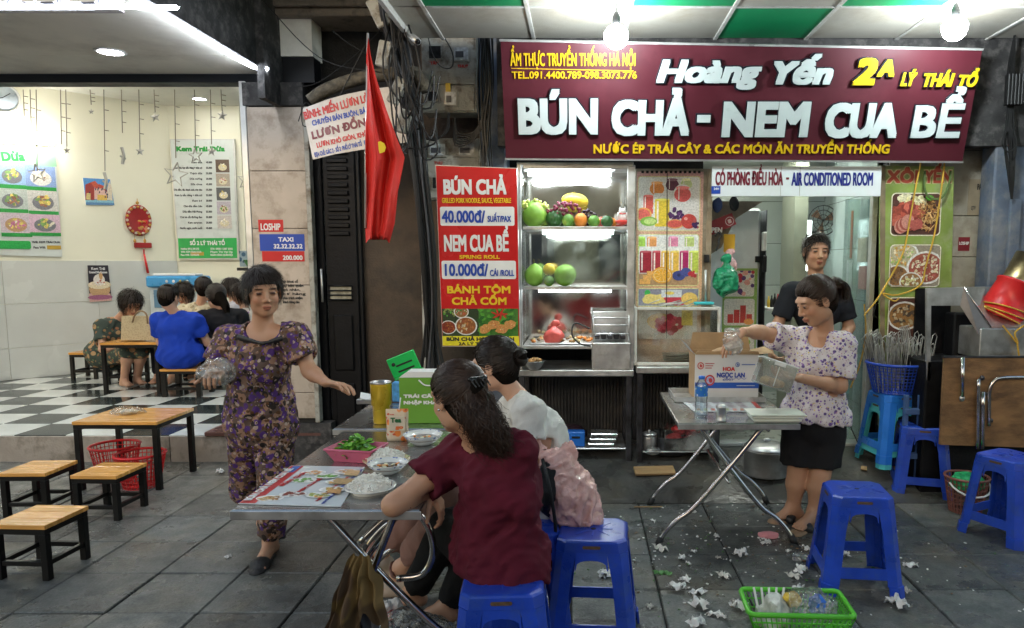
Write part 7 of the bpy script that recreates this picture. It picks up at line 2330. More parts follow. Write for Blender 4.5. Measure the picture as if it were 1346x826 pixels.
# handbag on the table
hb = thing('handbag','beige checked handbag standing on the table inside the ice cream shop','handbag',W(182,447,7.4))
hbm = spotted('beige_check',(.42,.34,.20),[((.34,.27,.15),1,.45)],60,rough=.5)
a,c_ = W(162,447,7.38),W(204,416,7.38)
vs = [(a.x,7.34,a.z),(c_.x,7.34,a.z),(c_.x,7.50,a.z),(a.x,7.50,a.z),(a.x - .0,7.38,c_.z),(c_.x - .03,7.38,c_.z),(c_.x - .03,7.46,c_.z),(a.x,7.46,c_.z)]
mb = MB(); mb.raw(vs,[(0,3,2,1),(4,5,6,7),(0,1,5,4),(1,2,6,5),(2,3,7,6),(3,0,4,7)]); mb.build('body',hbm,hb,world=True)
for dy in (-.02,.06):
 mb = MB(); mb.tube(smooth_path([W(174,424,7.36 + dy),W(177,415,7.36 + dy),W(184,409,7.36 + dy),(W(192,413,7.36 + dy)),W(194,426,7.36 + dy)],4),.009,6); mb.build('handle',mat('bag_leather',(.22,.14,.07),.5),hb,world=True)

# ================================================================== FOLDING STEEL TABLES
def steel_table(label,x0,x1,y0,y1,z=.72,dark=False):
 t = thing('folding_table',label,'table',((x0+x1)/2,(y0+y1)/2,0))
 mb = MB(); mb.bev((x0,y0,z - .03),(x1,y1,z),.004); mb.build('table_top',M_['steeltop'],t,world=True)
 mb = MB(); mb.bev((x0 - .003,y0 - .004,z - .034),(x1 + .003,y0 - .0005,z - .004),.002); mb.build('edge_band',M_['steel'],t,world=True)
 return t
def xframe(t,x0,x1,y,z=.69,s=1,foot=.08,r=.0135,tops=None):
 for a,b_ in (((x0,x1),(x1,x0)) if tops is None else ((x0,tops[0] + .1),(x1,tops[1] - .1))):
  d = 1 if b_ > a else -1
  top = Vector((b_ - d*.10,y,z)); f = Vector((a - d*foot*0,y,.03))
  mid = Vector((a + d*.19,y,.21)); k2 = Vector((a + d*.10,y,.14))
  mb = MB(); mb.tube(smooth_path([f,Vector((a + d*.035,y,.09)),k2 + Vector((0,0,.02)),mid + Vector((0,0,.02)),(mid + top)/2 + Vector((-d*.0,0,.0)),top],5),r,10)
  mb.build('leg',M_['chrome'],t,world=True)
  mb = MB(); mb.tube([f + Vector((-d*.012,0,-.028)),f + Vector((d*.012,0,.03))],.019,10); mb.build('rubber_foot',M_['cable'],t,world=True)
  y += .03 * s
T2 = steel_table('steel folding table with crossed chrome legs holding the carton and water bottle',.50,1.13,3.68,4.58)
xframe(T2,.42,1.16,3.80,tops=(.98,.62)); xframe(T2,.44,1.18,4.47,tops=(.98,.62))
for x in (.62,1.0):
 mb = MB(); mb.tube([(x,3.8,.655),(x,4.5,.655)],.010,8); mb.build('cross_bar',M_['chrome'],T2,world=True)
mb = MB(); mb.tube([(.80,3.82,.36),(.80,4.5,.36)],.010,8); mb.build('cross_bar',M_['chrome'],T2,world=True)
T1 = steel_table('steel folding table nearest the camera, laid with rice, bowls and menu',-1.185,-.545,2.36,3.50)
xframe(T1,-1.04,-.38,2.52,tops=(-.66,-.98)); xframe(T1,-1.04,-.38,3.36,tops=(-.66,-.98))
mb = MB(); mb.tube([(-.79,2.55,.47),(-.79,3.38,.47)],.011,8); mb.build('cross_bar',M_['chrome'],T1,world=True)
mb = MB(); mb.tube(smooth_path([(-.84,2.60,.50),(-.70,2.62,.62),(-.60,2.62,.60),(-.56,2.62,.48),(-.60,2.62,.38),(-.70,2.62,.36)],5),.013,10); mb.build('leg_loop',M_['chrome'],T1,world=True)
T3 = steel_table('steel table behind the first with yellow cup and green box',-1.25,-.50,3.56,4.22)
xframe(T3,-1.15,-.55,3.7); xframe(T3,-1.15,-.55,4.1)
TZ_ = .721
def on(px,py,z=TZ_): return G(px,py,z)
# ---- things on the near table
porc = mat('white_porcelain',(.66,.68,.66),.15,var=.04,coat=.5)
def porcelain_mat():
 if 'blue_white_porcelain' in MATS: return MATS['blue_white_porcelain']
 m = spotted('blue_white_porcelain',(.66,.70,.72),[((.06,.12,.40),1.0,.36),((.03,.07,.3),1.7,.25)],42,rough=.15)
 return m
def soup_bowl(label,px,py,r,liquid=True):
 c = on(px,py); t = bowl('soup_bowl',label,(c.x,c.y,TZ_),r,r*.55,porc,'bowl',rim=.003)
 mb = MB(); mb.lathe([(r*.78,r*.27),(r*.86,r*.36),(r*.97,r*.548)],36,closed=True); mb.build('inner_pattern',porcelain_mat(),t,(0,0,.0015))
 mb = MB(); mb.lathe([(r*.93,r*.42),(r*1.004,r*.545)],36,closed=True); mb.build('outer_pattern',porcelain_mat(),t,(0,0,.0))
 if liquid:
  mb = MB(); mb.lathe([(.0001,r*.34),(r*.85,r*.34),(r*.84,r*.3),(.0001,r*.3)],28); mb.build('broth',mat('fish_sauce',(.10,.045,.015),.08,var=.2),t)
  for k in range(9):
   mb = MB(); mb.bev((-.008,-.006,0),(.008,.006,.004),.001); mb.build('vegetable_slice',[mat('carrot',(.7,.25,.04),.4),mat('papaya',(.6,.6,.4),.4)][k % 2],t,(rc.uniform(-.5,.5)*r,rc.uniform(-.5,.5)*r,r*.345),(rc.uniform(-.3,.3),rc.uniform(-.3,.3),k))
 return t
soup_bowl('blue patterned porcelain bowl of dipping sauce farther back on the near table',556,584,.088)
soup_bowl('blue patterned porcelain bowl of dipping sauce in front, beside the rice',510,622,.078)
rice = mat('rice_noodles',(.74,.73,.67),.45,var=.06,scale=60)
def noodles(label,px,py,r,plate_m,seed):
 c = on(px,py); t = thing('noodle_plate',label,'plate',(c.x,c.y,TZ_))
 mb = MB(); mb.lathe([(r*.55,0),(r*.7,.004),(r*1.0,.016),(r*1.01,.019),(r*.72,.009),(.0001,.007)],30); mb.build('plate',plate_m,t)
 rr = random.Random(seed); mb = MB()
 for k in range(420):
  a,q_ = rr.uniform(0,6.28),math.sqrt(rr.random()) * r * .74
  x,y = q_*math.cos(a),q_*math.sin(a); h = .014 + (.044) * (1 - (q_/(r*.85))**2) * rr.uniform(.75,1.08)
  d = rr.uniform(0,6.28); L_ = rr.uniform(.005,.013)
  mb.tube([(x,y,h),(x + L_*math.cos(d),y + L_*math.sin(d),h + rr.uniform(-.004,.006)),(x + L_*1.6*math.cos(d + .9),y + L_*1.6*math.sin(d + .9),h - .004)],.0028,4)
 nd = mb.build('noodles',rice,t); nd['kind'] = 'stuff'
 mb = MB(); mb.ball((0,0,.012),(r*.78,r*.78,.040),20,10,.05,seed); mb.build('noodle_heap',rice,t)
noodles('white plate of rice noodles nearest the elbow of the woman in maroon',487,645,.092,porc,1)
noodles('yellow edged plate of rice noodles behind the front bowl',508,609,.095,mat('yellow_plate',(.62,.5,.3),.3),2)
# herbs
c = on(469,604); t = thing('herb_basket','small pink plastic basket of green herbs on the near table','basket',(c.x,c.y,TZ_),R(-12))
pinkm = mat('pink_plastic',(.55,.12,.20),.4,var=.1)
w0,w1,d0,d1,hh = .075,.105,.05,.075,.055
vs = [(-w0,-d0,0),(w0,-d0,0),(w0,d0,0),(-w0,d0,0),(-w1,-d1,hh),(w1,-d1,hh),(w1,d1,hh),(-w1,d1,hh)]
vi = [(x*.96,y*.95,z + .004) for x,y,z in vs]
mb = MB(); mb.raw(vs + vi,[(0,3,2,1),(0,1,5,4),(1,2,6,5),(2,3,7,6),(3,0,4,7),(8,9,10,11),(8,12,13,9),(9,13,14,10),(10,14,15,11),(11,15,12,8),(4,5,13,12),(5,6,14,13),(6,7,15,14),(7,4,12,15)]); mb.build('tray',pinkm,t)
mb = MB(); mb.tube([(-w1,-d1,hh),(w1,-d1,hh),(w1,d1,hh),(-w1,d1,hh),(-w1,-d1,hh)],.005,6); mb.build('rim',pinkm,t)
lf = [mat('herb_light',(.16,.42,.04),.5,var=.25,scale=50),mat('herb_dark',(.05,.20,.03),.5,var=.25,scale=50)]
herb = thing('herbs','fresh green herb leaves heaped in the pink basket','herbs',(c.x,c.y,TZ_))
lm = MB(); lm.raw([(0,-.004,0),(.010,.010,.003),(.012,.022,0),(0,.036,-.004),(-.012,.022,0),(-.010,.010,.003),(0,.016,-.002)],[(0,1,6),(1,2,6),(2,3,6),(3,4,6),(4,5,6),(5,0,6)])
lme = [lm.mesh('leaf',lf[0]),lm.mesh('leaf',lf[1])]
for k in range(230):
 a,q_ = rc.uniform(0,6.28),math.sqrt(rc.random()); x,y = .085*q_*math.cos(a),.058*q_*math.sin(a)
 o = add_mesh('leaf',lme[0 if rc.random() < .7 else 1],herb,(x,y,.03 + .062*(1-q_*q_)*rc.uniform(.4,1.1)),(rc.uniform(-.9,.9),rc.uniform(-.9,.9),rc.uniform(0,6.28)))
 o.scale = (rc.uniform(.6,1.0),) * 3
# laminated menu
mc = [on(313,662),on(448,666),on(480,614),on(383,612)]
MN = Panel('laminated_menu','laminated picture menu with red title lying on the near table','menu',mc[0] + Vector((0,0,.003)),mc[1] - mc[0],mc[3] - mc[0])
MN.board('card',[(313,662),(448,666),(480,614),(383,612)],mat('laminate',(.60,.64,.66),.12,var=.03),-.002,0)
pk = Pic(.0004,44)
def mq(l,c_,c2=None): pk.poly([MN.uv(*p) for p in l],c_,c2)
mq([(314,661.5),(335,662),(400,612.7),(383,612.5)],(.50,.03,.03)); mq([(376,622),(385,621),(396,613),(386,613)],(.03,.15,.5))
for (px,py,kind) in ((355,655,0),(385,650,1),(400,632,2),(412,622,3),(420,652,4),(437,645,5),(445,635,6),(455,622,3),(430,628,2)):
 u,v = MN.uv(px,py); cl_ = [[(.55,.35,.12),(.4,.2,.06)],[(.35,.06,.04),(.2,.05,.03)],[(.1,.3,.05),(.2,.4,.1)],[(.6,.3,.12),(.7,.4,.2)],[(.65,.35,.1),(.3,.4,.1)],[(.6,.45,.1),(.3,.15,.05)],[(.3,.35,.1),(.6,.3,.1)]][kind]
 pk.ell(u,v,.05,.033,(.72,.72,.70),16); pk.pile(u,v,.036,.024,cl_,18,.4)
mq([(430,650),(447,652),(449,646),(432,645)],(.55,.3,.12)); mq([(437,638),(462,640),(466,632),(442,631)],(.45,.3,.15)); mq([(452,627),(470,628),(474,621),(457,620)],(.6,.4,.2))
pk.build('food_pictures',MN.o)
def mtext(tx,p0,p1,h,m,w):
 a,b_ = MN.uv(*p0),MN.uv(*p1); L_ = math.hypot(b_[0]-a[0],b_[1]-a[1])
 me = text_mesh('lettering',tx,0,L_,0,h,m,.003,w)
 me.transform(Matrix.Translation((a[0],a[1],0)) @ Matrix.Rotation(math.atan2(b_[1]-a[1],b_[0]-a[0]),4,'Z')); add_mesh('lettering',me,MN.o)
mtext('BÚN CHẢ NEM CUA BỂ',(330,659),(387,617),.028,whitep,.002)
mtext('BÚN CHẢ',(372,640),(405,622),.02,redp,.002); mtext('NEM CUA BỂ',(395,648),(425,630),.016,redp,.0015); mtext('NEM CHAY',(418,660),(440,645),.012,redp,.001); mtext('PHỞ CUỐN',(440,642),(460,628),.012,redp,.001)
mtext('HOTLINE 098 3073 776 PHỤC VỤ TẬN NƠI',(425,664),(478,618),.010,bluep,.0012)
# tea pouch
c = on(523,579); t = thing('drink_pouch','orange and cream drink pouch lettered Tea go with a straw','pouch',(c.x,c.y,TZ_),R(4))
hh = (579 - 536)/FPX*c.y; ww = 15/FPX*c.y
vs,fs = [],[]
for j,(z,w,d) in enumerate(((0,.92,.018),(.12,1,.024),(.5,.95,.02),(.85,1,.008),(1,1,.001))):
 for k in range(10):
  a = 2*math.pi*k/10; vs.append((ww*w*math.copysign(abs(math.cos(a))**.6,math.cos(a)),d*math.sin(a),z*hh))
for j in range(4):
 for k in range(10): fs.append((j*10+k,j*10+(k+1) % 10,(j+1)*10+(k+1) % 10,(j+1)*10+k))
fs.append(tuple(range(9,-1,-1))); mb = MB(); mb.smooth = True; mb.raw(vs,fs)
mb.build('pouch',spotted('orange_leaf_pouch',(.62,.50,.36),[((.75,.22,.04),.9,.42),((.55,.08,.03),1.5,.3)],26,rough=.3),t)
mb = MB(); mb.bev((-ww*.62,-.0262,hh*.34),(ww*.75,-.0240,hh*.80),.001); mb.build('label_panel',mat('pouch_label',(.62,.55,.42),.3),t)
for tx,x0_,x1_,z0,z1,m in (('Tea',-.5,.45,.60,.76,mat('dark_green_print',(.02,.14,.05),.4)),('go',-.1,.6,.40,.52,mat('orange_print',(.70,.16,.04),.4)),('Cozy',-.55,-.15,.84,.88,redp)):
 me = text_mesh('lettering',tx,ww*x0_,ww*x1_,hh*z0,hh*z1,m,.0,.0018); me.transform(Matrix.Rotation(math.pi/2,4,'X')); add_mesh('lettering',me,t,(0,-.0268,0))
mb = MB(); mb.tube([(ww*.1,0,hh*.8),(ww*.35,-.0,hh*1.35)],.003,6); mb.build('straw',M_['white'],t)
# ---- second table
c = on(502,556); t = thing('steel_tumbler','tall yellow insulated tumbler with steel rim on the second table','cup',(c.x,c.y,TZ_))
sc_ = c.y/FPX; rt_,rb_,H_ = 14.5*sc_,11*sc_,56*sc_
mb = MB(); mb.lathe([(rb_*.95,0),(rb_,.006),(rb_*1.04,H_*.42),(rt_*.9,H_*.45),(rt_*.96,H_*.95),(rt_*.96,H_*.96)],28); mb.build('body',mat('mustard_coat',(.62,.42,.03),.3,metal=.3,var=.08),t)
mb = MB(); mb.lathe([(rt_*.965,H_*.961),(rt_*.975,H_),(rt_*.9,H_),(rt_*.88,H_*.9),(.0001,H_*.9)],28); mb.build('rim',M_['steel'],t)
c = on(547,557); t = thing('gift_box','green and white fruit box with white lettering on the second table','box',(c.x,c.y + .06,TZ_),R(2))
sx_ = 22*c.y/FPX; hz_ = 62*c.y/FPX; gb = mat('lime_carton',(.15,.36,.04),.4,var=.05)
mb = MB(); mb.bev((-sx_,-.06,0),(sx_*1.9,.06,hz_),.003); mb.build('carton',gb,t)
mb = MB(); mb.prism([(-sx_,hz_ + .001),(sx_*1.9,hz_ + .001),(sx_*1.6,hz_ + .03),(-sx_*.5,hz_ + .03)],-.058,.058,'y'); mb.build('lid',M_['white'],t)
for tx,z0,z1,x1_ in (('TRÁI CÂY',.56,.64,1.25),('NHẬP KHẨU',.42,.50,1.55)):
 me = text_mesh('lettering',tx,-sx_*.75,sx_*x1_,hz_*z0,hz_*z1,whitep,0,.0022); me.transform(Matrix.Rotation(math.pi/2,4,'X')); add_mesh('lettering',me,t,(0,-.0605,0))
mb = MB(); mb.tube(smooth_path([(sx_*.2,-.062,hz_*.95),(sx_*.6,-.075,hz_*.85),(sx_*1.2,-.075,hz_*.86),(sx_*1.5,-.062,hz_*.97)],4),.004,5); mb.build('handle',M_['white'],t)
c = W(537,494,4.1); t = thing('dish_rack','bright green slotted plastic holder leaning behind the green box','holder',(c.x,4.1,c.z)); gpl = mat('bright_green_plastic',(.01,.52,.10),.35,var=.05)
mb = MB(); mb.bev((-.085,0,0),(.085,.05,.012),.004); mb.bev((-.085,0,.013),(.085,.012,.13),.004)
t.rotation_euler = (R(-8),0,0); t.rotation_euler = (0,R(-22),0); mb.build('plate',gpl,t)
for k in range(2):
 mb = MB(); mb.bev((-.045 + 0*k,-.002,.035 + .035*k),(.055,-.0005,.045 + .035*k),.0006); mb.build('slot',M_['cable'],t)
mb = MB(); mb.M = Matrix.Rotation(math.pi/2,4,'X'); mb.lathe([(.0001,0),(.011,0),(.011,.002),(.0001,.002)],14,(-.055,.09,0)); mb.build('hole',M_['cable'],t)
mb = MB(); mb.bev((.0,.06,-.25),(.02,.08,-.01),.002); mb.build('stem',gpl,t)
c = on(521,530); tag(MB().bev((-.03,-.03,0),(.03,.03,.12),.006).build('tissue_packet',mat('light_blue_packet',(.10,.35,.70),.35,var=.3,scale=40),None,(c.x,c.y + .05,TZ_)),'blue and white tissue packet behind the yellow tumbler','packet')
c = on(483,534); tag(MB().bev((-.07,-.04,0),(.07,.04,.003),.001).build('napkin',M_['white'],None,(c.x,c.y + .1,TZ_ + .03),(.3,.25,.3)),'white paper napkin sticking up behind the yellow tumbler','napkin')
tag(MB().bev((-.08,-.05,0),(.08,.05,.03),.004).build('napkin_tray',M_['steel'],None,(c.x,c.y + .1,TZ_)),'low steel napkin tray behind the yellow tumbler','tray')
# rag on legs, litter bag with cans
def rag(label,m,top,bots,seed,n=40,w0=.03):
 """hanging cloth: gathered at the top, folds opening downwards; bots = (u, x, y, z) along the hem"""
 rr_ = random.Random(seed); ph = [rr_.uniform(0,6) for _ in range(4)]
 vs,fs = [],[]; N2 = 30
 for j in range(N2 + 1):
  v = j / N2
  for i in range(n + 1):
   u = i / n
   for a,b_ in zip(bots[:-1],bots[1:]):
    if a[0] <= u <= b_[0]: t = (u - a[0]) / (b_[0] - a[0]); hx,hy,hz = [a[q]*(1-t) + b_[q]*t for q in (1,2,3)]; break
   hz += .018*math.sin(u*17 + ph[0]) + .01*math.sin(u*41 + ph[1])
   x0_ = top[0] + (u - .5)*w0*2; e = v**.8
   x = x0_*(1-e) + hx*e; y = top[1]*(1-e) + hy*e; z = top[2]*(1-v) + hz*v + .02*math.sin(math.pi*v)*math.sin(u*3)
   f = math.sin(u*26 + ph[2] + v*1.2 + .8*math.sin(v*5)) * .020*min(1,v*2.5 + .15) + math.sin(u*55 + v*4 + ph[3])*.006*v + .010*math.sin(v*14 + u*9)*math.sin(v*3)
   vs.append((x + f*.35,y + f,z + .006*math.sin(v*22 + u*13)))
 for j in range(N2):
  for i in range(n): a = j*(n+1)+i; fs.append((a,a+1,a+n+2,a+n+1))
 mb = MB(); mb.smooth = True; mb.raw(vs,fs); mb.raw([(x,y + .004,z) for x,y,z in vs],[f_[::-1] for f_ in fs]); tag(mb.build('rag',m),label,'rag')
rag('brown rag draped over the crossed legs of the near table',spotted('brown_rag',(.17,.11,.035),[((.10,.06,.03),.5,.5),((.08,.05,.02),.4,.42)],12),
 (-.785,2.455,.52),[(0,-.95,2.44,.10),(.3,-.92,2.43,.04),(.55,-.83,2.45,.12),(.7,-.77,2.45,.30),(1,-.68,2.45,.22)],61)
rag('grey blue rag hanging under the brown one on the near table legs',mat('grey_rag',(.09,.095,.105),.9,var=.5,scale=12),(-.80,2.50,.40),[(0,-.90,2.49,.05),(.5,-.82,2.49,.03),(1,-.72,2.49,.08)],65)
lump('plastic_bag','large clear rubbish bag on the ground by the black trousers','bag',(-.66,2.62,.10),(.15,.12,.12),clearbag,63,amp=1.3)
canm = mat('red_can',(.42,.02,.02),.3,metal=.5,var=.4,scale=50)
for k,(px,py,lb) in enumerate(((497,824,'crushed red drink can nearest the table leg in the rubbish'),(510,812,'red and white drink can leaning on top of the rubbish'),(485,832,'red drink can lowest in the rubbish at the picture edge'))):
 q = G(px,py,.08); t = thing('drink_can',lb,'can',q); t.rotation_euler = (1.2 + k*.3,.2,k*1.1)
 mb = MB(); mb.lathe([(.026,-.055),(.033,-.048),(.033,.045),(.026,.055)],18); mb.build('body',canm,t)
 mb = MB(); mb.lathe([(.027,.0555),(.027,.058),(.0001,.056)],18); mb.build('lid',M_['alu'],t)
for k,(px,py) in enumerate(((505,800),(519,795),(478,824),(527,812))):
 lump('tissue',['crumpled tissue on top of the red cans','crumpled tissue by the bare toes','crumpled tissue left of the red cans','crumpled tissue between cans and clear bag'][k],'tissue',G(px,py,.12),(.03,.025,.025),M_['paper'],70 + k,amp=1.5,group='crumpled tissues in the rubbish by the table leg')
# pink bag on stool
def pink_bag():
 F = Field((-.30,2.78,.44),(.22,3.2,1.02),.0075)
 P = lambda x,y,d=0: np.array(W(x,y,2.94 + d))
 F.ell(P(752,655),(.105,.10,.12),None,k=.03); F.ell(P(768,682),(.075,.09,.07),None,k=.04); F.ell(P(735,625),(.07,.07,.08),None,k=.05)
 F.cap(P(732,620),P(716,596),.045,.022,k=.04); F.cap(P(740,618),P(741,600),.04,.018,k=.04); F.cap(P(716,598),P(708,590),.018,.03,k=.01,flat=((0,1,0),.4)); F.cap(P(741,602),P(748,594),.018,.026,k=.01,flat=((0,1,0),.4))
 F.cut(P(790,690),(1,0,.1),.01,.2)
 rr_ = np.random.default_rng(12)
 for _ in range(22):
  n_ = rr_.normal(size=3); n_ /= np.linalg.norm(n_)
  if n_[2] > .5: continue
  F.cut(P(754,660) + n_ * math.sqrt((n_[0]*.125)**2 + (n_[1]*.105)**2 + (n_[2]*.14)**2) * rr_.uniform(.8,.97),n_,.006,.22)
 F.folds(.013,.11,(.45,0,1),3,.25); F.folds(.008,.045,(.5,.3,1),4,.35)
 V,Q = F.verts(); V = relax(V,Q,1,.2)
 m = mat('pale_pink_plastic',(.80,.47,.42),.20,var=.2,scale=16,trans=.15,bump=.9,bscale=30,coat=.5)
 o = bpy.data.objects.new('plastic_bag',np_mesh('plastic_bag',V,Q,m)); COL.objects.link(o)
 tag(o,'big pale pink plastic carrier bag slumped on the blue stool','bag')
pink_bag()
# ================================================================== ON THE RIGHT TABLE
t = thing('steel_tray','shallow steel tray under the open carton on the folding table','tray',(.82,4.38,TZ_))
mb = MB(); mb.bev((-.26,-.15,0),(.26,.15,.006),.002)
for q in (((-.27,-.16,.0061),(.27,-.154,.035)),((-.27,.154,.0061),(.27,.16,.035)),((-.27,-.153,.0061),(-.264,.153,.035)),((.264,-.153,.0061),(.27,.153,.035))): mb.bev(*q,.001)
mb.build('tray',M_['steel'],t)
kz = TZ_ + .008
cb = mat('cardboard',(.36,.23,.12),.8,var=.12,scale=12,bump=.15)
yb = 4.28
a,c_ = W(913,512,yb),W(998,466,yb)
bx = thing('carton','open carton printed HOA NGOC LAN with blue band, flaps up, on the folding table','carton',((a.x + c_.x)/2,yb,kz))
hw_,hh = (c_.x - a.x)/2,c_.z - kz
wb = mat('carton_print_white',(.62,.61,.60),.5,var=.05)
mb = MB(); mb.bev((-hw_,0,0),(hw_,.006,hh),.001); mb.build('front_wall',wb,bx)
for q in (((-hw_,.007,0),(-hw_ + .006,.24,hh)),((hw_ - .006,.007,0),(hw_,.24,hh)),((-hw_ + .007,.234,0),(hw_ - .007,.24,hh)),((-hw_ + .007,.007,.0),(hw_ - .007,.233,.006))):
 mb = MB(); mb.bev(*q,.001); mb.build('wall',cb,bx)
for (loc,rot,sz) in (((-hw_,.12,hh + .001),(0,R(-125),0),(-.0,-.11,.11,.11)),):
 pass
mb = MB(); mb.raw([(-hw_,.0,hh),(-hw_,.24,hh),(-hw_ - .06,.24,hh + .07),(-hw_ - .05,.0,hh + .06)],[(0,1,2,3)]); mb.raw([(-hw_ - .002,.0,hh),(-hw_ - .002,.24,hh),(-hw_ - .062,.24,hh + .072),(-hw_ - .052,.0,hh + .062)],[(3,2,1,0)]); mb.build('flap',wb,bx)
mb = MB(); mb.prism([(-hw_ + .0,hh),(hw_,hh),(hw_ - .02,hh + .11),(-hw_ + .02,hh + .11)],.236,.240,'y'); mb.build('flap',cb,bx)
mb = MB(); mb.prism([(-hw_,hh),(hw_,hh),(hw_ - .01,hh + .02),(-hw_ + .01,hh + .02)],-.012,-.002,'y'); mb.build('flap',cb,bx)
mb = MB(); mb.raw([(hw_,.0,hh),(hw_,.24,hh),(hw_ + .09,.24,hh + .02),(hw_ + .09,.0,hh + .01)],[(0,1,2,3)]); mb.build('flap',cb,bx)
CP = Panel('front_print',None,None,(a.x,yb - .0005,kz),(1,0,0),(0,0,1),parent=bx)
CP.board('blue_band',(913.5,503,997.5,510.5),mat('carton_blue',(.02,.09,.42),.4),.0,.001)
hb_ = mat('carton_navy',(.03,.07,.35),.4)
CP.text('HOA',950,966,488,482.5,redp,z=.0015,weight=.0015); CP.text('NGỌC LAN',942,979,496.5,490,hb_,z=.0015,weight=.0018)
CP.text('BÁNH',950,963,500.5,498.5,hb_,z=.0015,weight=.0006)
pk = Pic(.0014,2)
for (px,py,r1,c1,c2) in ((921,481,.02,(.5,.06,.06),(.62,.55,.5)),(969.5,479.5,.013,(.05,.12,.4),(.6,.6,.62)),(933,500,.030,(.5,.05,.05),(.35,.4,.6))):
 u,v = CP.uv(px,py); pk.ell(u,v,r1,r1*1.1,c1,18); pk.ell(u,v,r1*.72,r1*.8,c2,16); pk.ell(u + r1*.1,v,r1*.4,r1*.5,c1,9,.4,.2)
for k in range(3):
 u,v = CP.uv(927,478 + k*3); pk.rect(u,v - .003,u + .055 - k*.008,v + .003,(.45,.15,.15))
u,v = CP.uv(975,479.5); pk.rect(u,v - .003,u + .08,v + .003,(.1,.15,.4)); u,v = CP.uv(955,510);
x0_,y0_ = CP.uv(952,497.5); pts = [(x0_ + .004*k,y0_ + .004*math.sin(k*.8)) for k in range(34)]
for p_,q_ in zip(pts[:-1],pts[1:]): pk.poly([p_,q_,(q_[0],q_[1] - .003),(p_[0],p_[1] - .003)],(.04,.09,.4))
u,v = CP.uv(968,507.5); pk.rect(u,v,u + .11,v + .004,(.6,.62,.65)); pk.build('printed_marks',CP.o)['kind'] = 'stuff'
lump('carton_filling','brown paper wrapped food inside the open carton','food',(bx.location.x + .02,yb + .12,kz + hh - .02),(.11,.08,.05),cb,90)
# menu sheet
q4 = [on(899,530),on(1002,541),on(1014,529),on(922,523)]
mn2 = Panel('paper_menu','white price menu with red picture strip lying on the folding table','menu',on(899,532) + Vector((0,0,.003)),(1,0,0),(0,1,0))
l4 = [(899,531),(1008,542),(1018,532),(925,523)]
l4 = [(893,529),(1002,541),(1016,531),(975,523),(905,522)]
mn2.board('card',[(897,528),(912,541),(1006,541),(990,526)],mat('laminate'  ,(.60,.64,.66),.12),-.0015,0)
pk = Pic(.0004,5)
def m2q(l,c_): pk.poly([mn2.uv(*p) for p in l],c_)
m2q([(985,526.3),(990,526.3),(1005.5,540.7),(998,540.7)],(.5,.05,.04))
for k in range(8):
 m2q([(915 + k*9.5,537.2),(920 + k*9.5,537.2),(921.5 + k*9.5,540),(916.5 + k*9.5,540)],[(.4,.2,.1),(.3,.35,.15),(.5,.15,.08)][k % 3])
for r_ in range(4):
 for k in range(5): m2q([(905 + r_*2.4 + k*15,529 + r_*2),(915 + r_*2.4 + k*15,529 + r_*2),(915.4 + r_*2.4 + k*15,529.6 + r_*2),(905.4 + r_*2.4 + k*15,529.6 + r_*2)],(.15,.05,.08))
pk.build('printed_rows',mn2.o)
# bottle
c = on(921.5,548); t = thing('water_bottle','clear plastic water bottle with blue cap and label near the table corner','bottle',(c.x,c.y,TZ_))
s_ = c.y/FPX; r_ = 8.3*s_; H_ = 55*s_
mb = MB(); mb.lathe([(r_*.8,0),(r_,.006),(r_*.95,H_*.2),(r_,H_*.3),(r_*.93,H_*.4),(r_,H_*.5),(r_,H_*.78),(r_*.5,H_*.9),(r_*.42,H_*.92),(r_*.42,H_*.95)],24); mb.build('body',glass('bottle_plastic',(.86,.93,.96),.16,.03),t)
mb = MB(); mb.lathe([(r_*1.01,H_*.52),(r_*1.01,H_*.76)],24,closed=True); mb.build('label',spotted('bottle_label',(.02,.16,.55),[((.7,.75,.8),1,.3),((.2,.5,.1),1.4,.2)],40,rough=.3),t)
mb = MB(); mb.lathe([(r_*.52,H_*.93),(r_*.52,H_),(.0001,H_)],18); mb.build('cap',mat('cap_blue',(.02,.14,.6),.35),t)
c = on(947.5,554); t = thing('toothpick_shaker','small steel toothpick holder beside the water bottle','shaker',(c.x,c.y,TZ_))
s_ = c.y/FPX; r_ = 6.8*s_; mb = MB(); mb.lathe([(r_,0),(r_,.01),(r_*.95,.012),(r_*.95,17*s_),(r_,17.3*s_),(r_,21*s_),(r_*.7,23*s_),(.0001,23.3*s_)],22); mb.build('body',M_['steel'],t)
c = on(1020,555); t = thing('white_tray','flat white plastic food tray at the front right of the folding table','tray',(c.x,c.y + .07,TZ_))
wt = mat('ivory_plastic',(.62,.64,.55),.4,var=.04)
for k,(w_,d_,z_) in enumerate(((.115,.07,0),(.125,.08,.018))):
 mb = MB(); mb.bev((-w_,-d_,z_),(w_ + .02,d_,z_ + .016),.004); mb.build('tray',wt,t)
mb = MB(); mb.bev((-.135,-.09,.035),(.155,.09,.041),.002); mb.build('rim',wt,t)
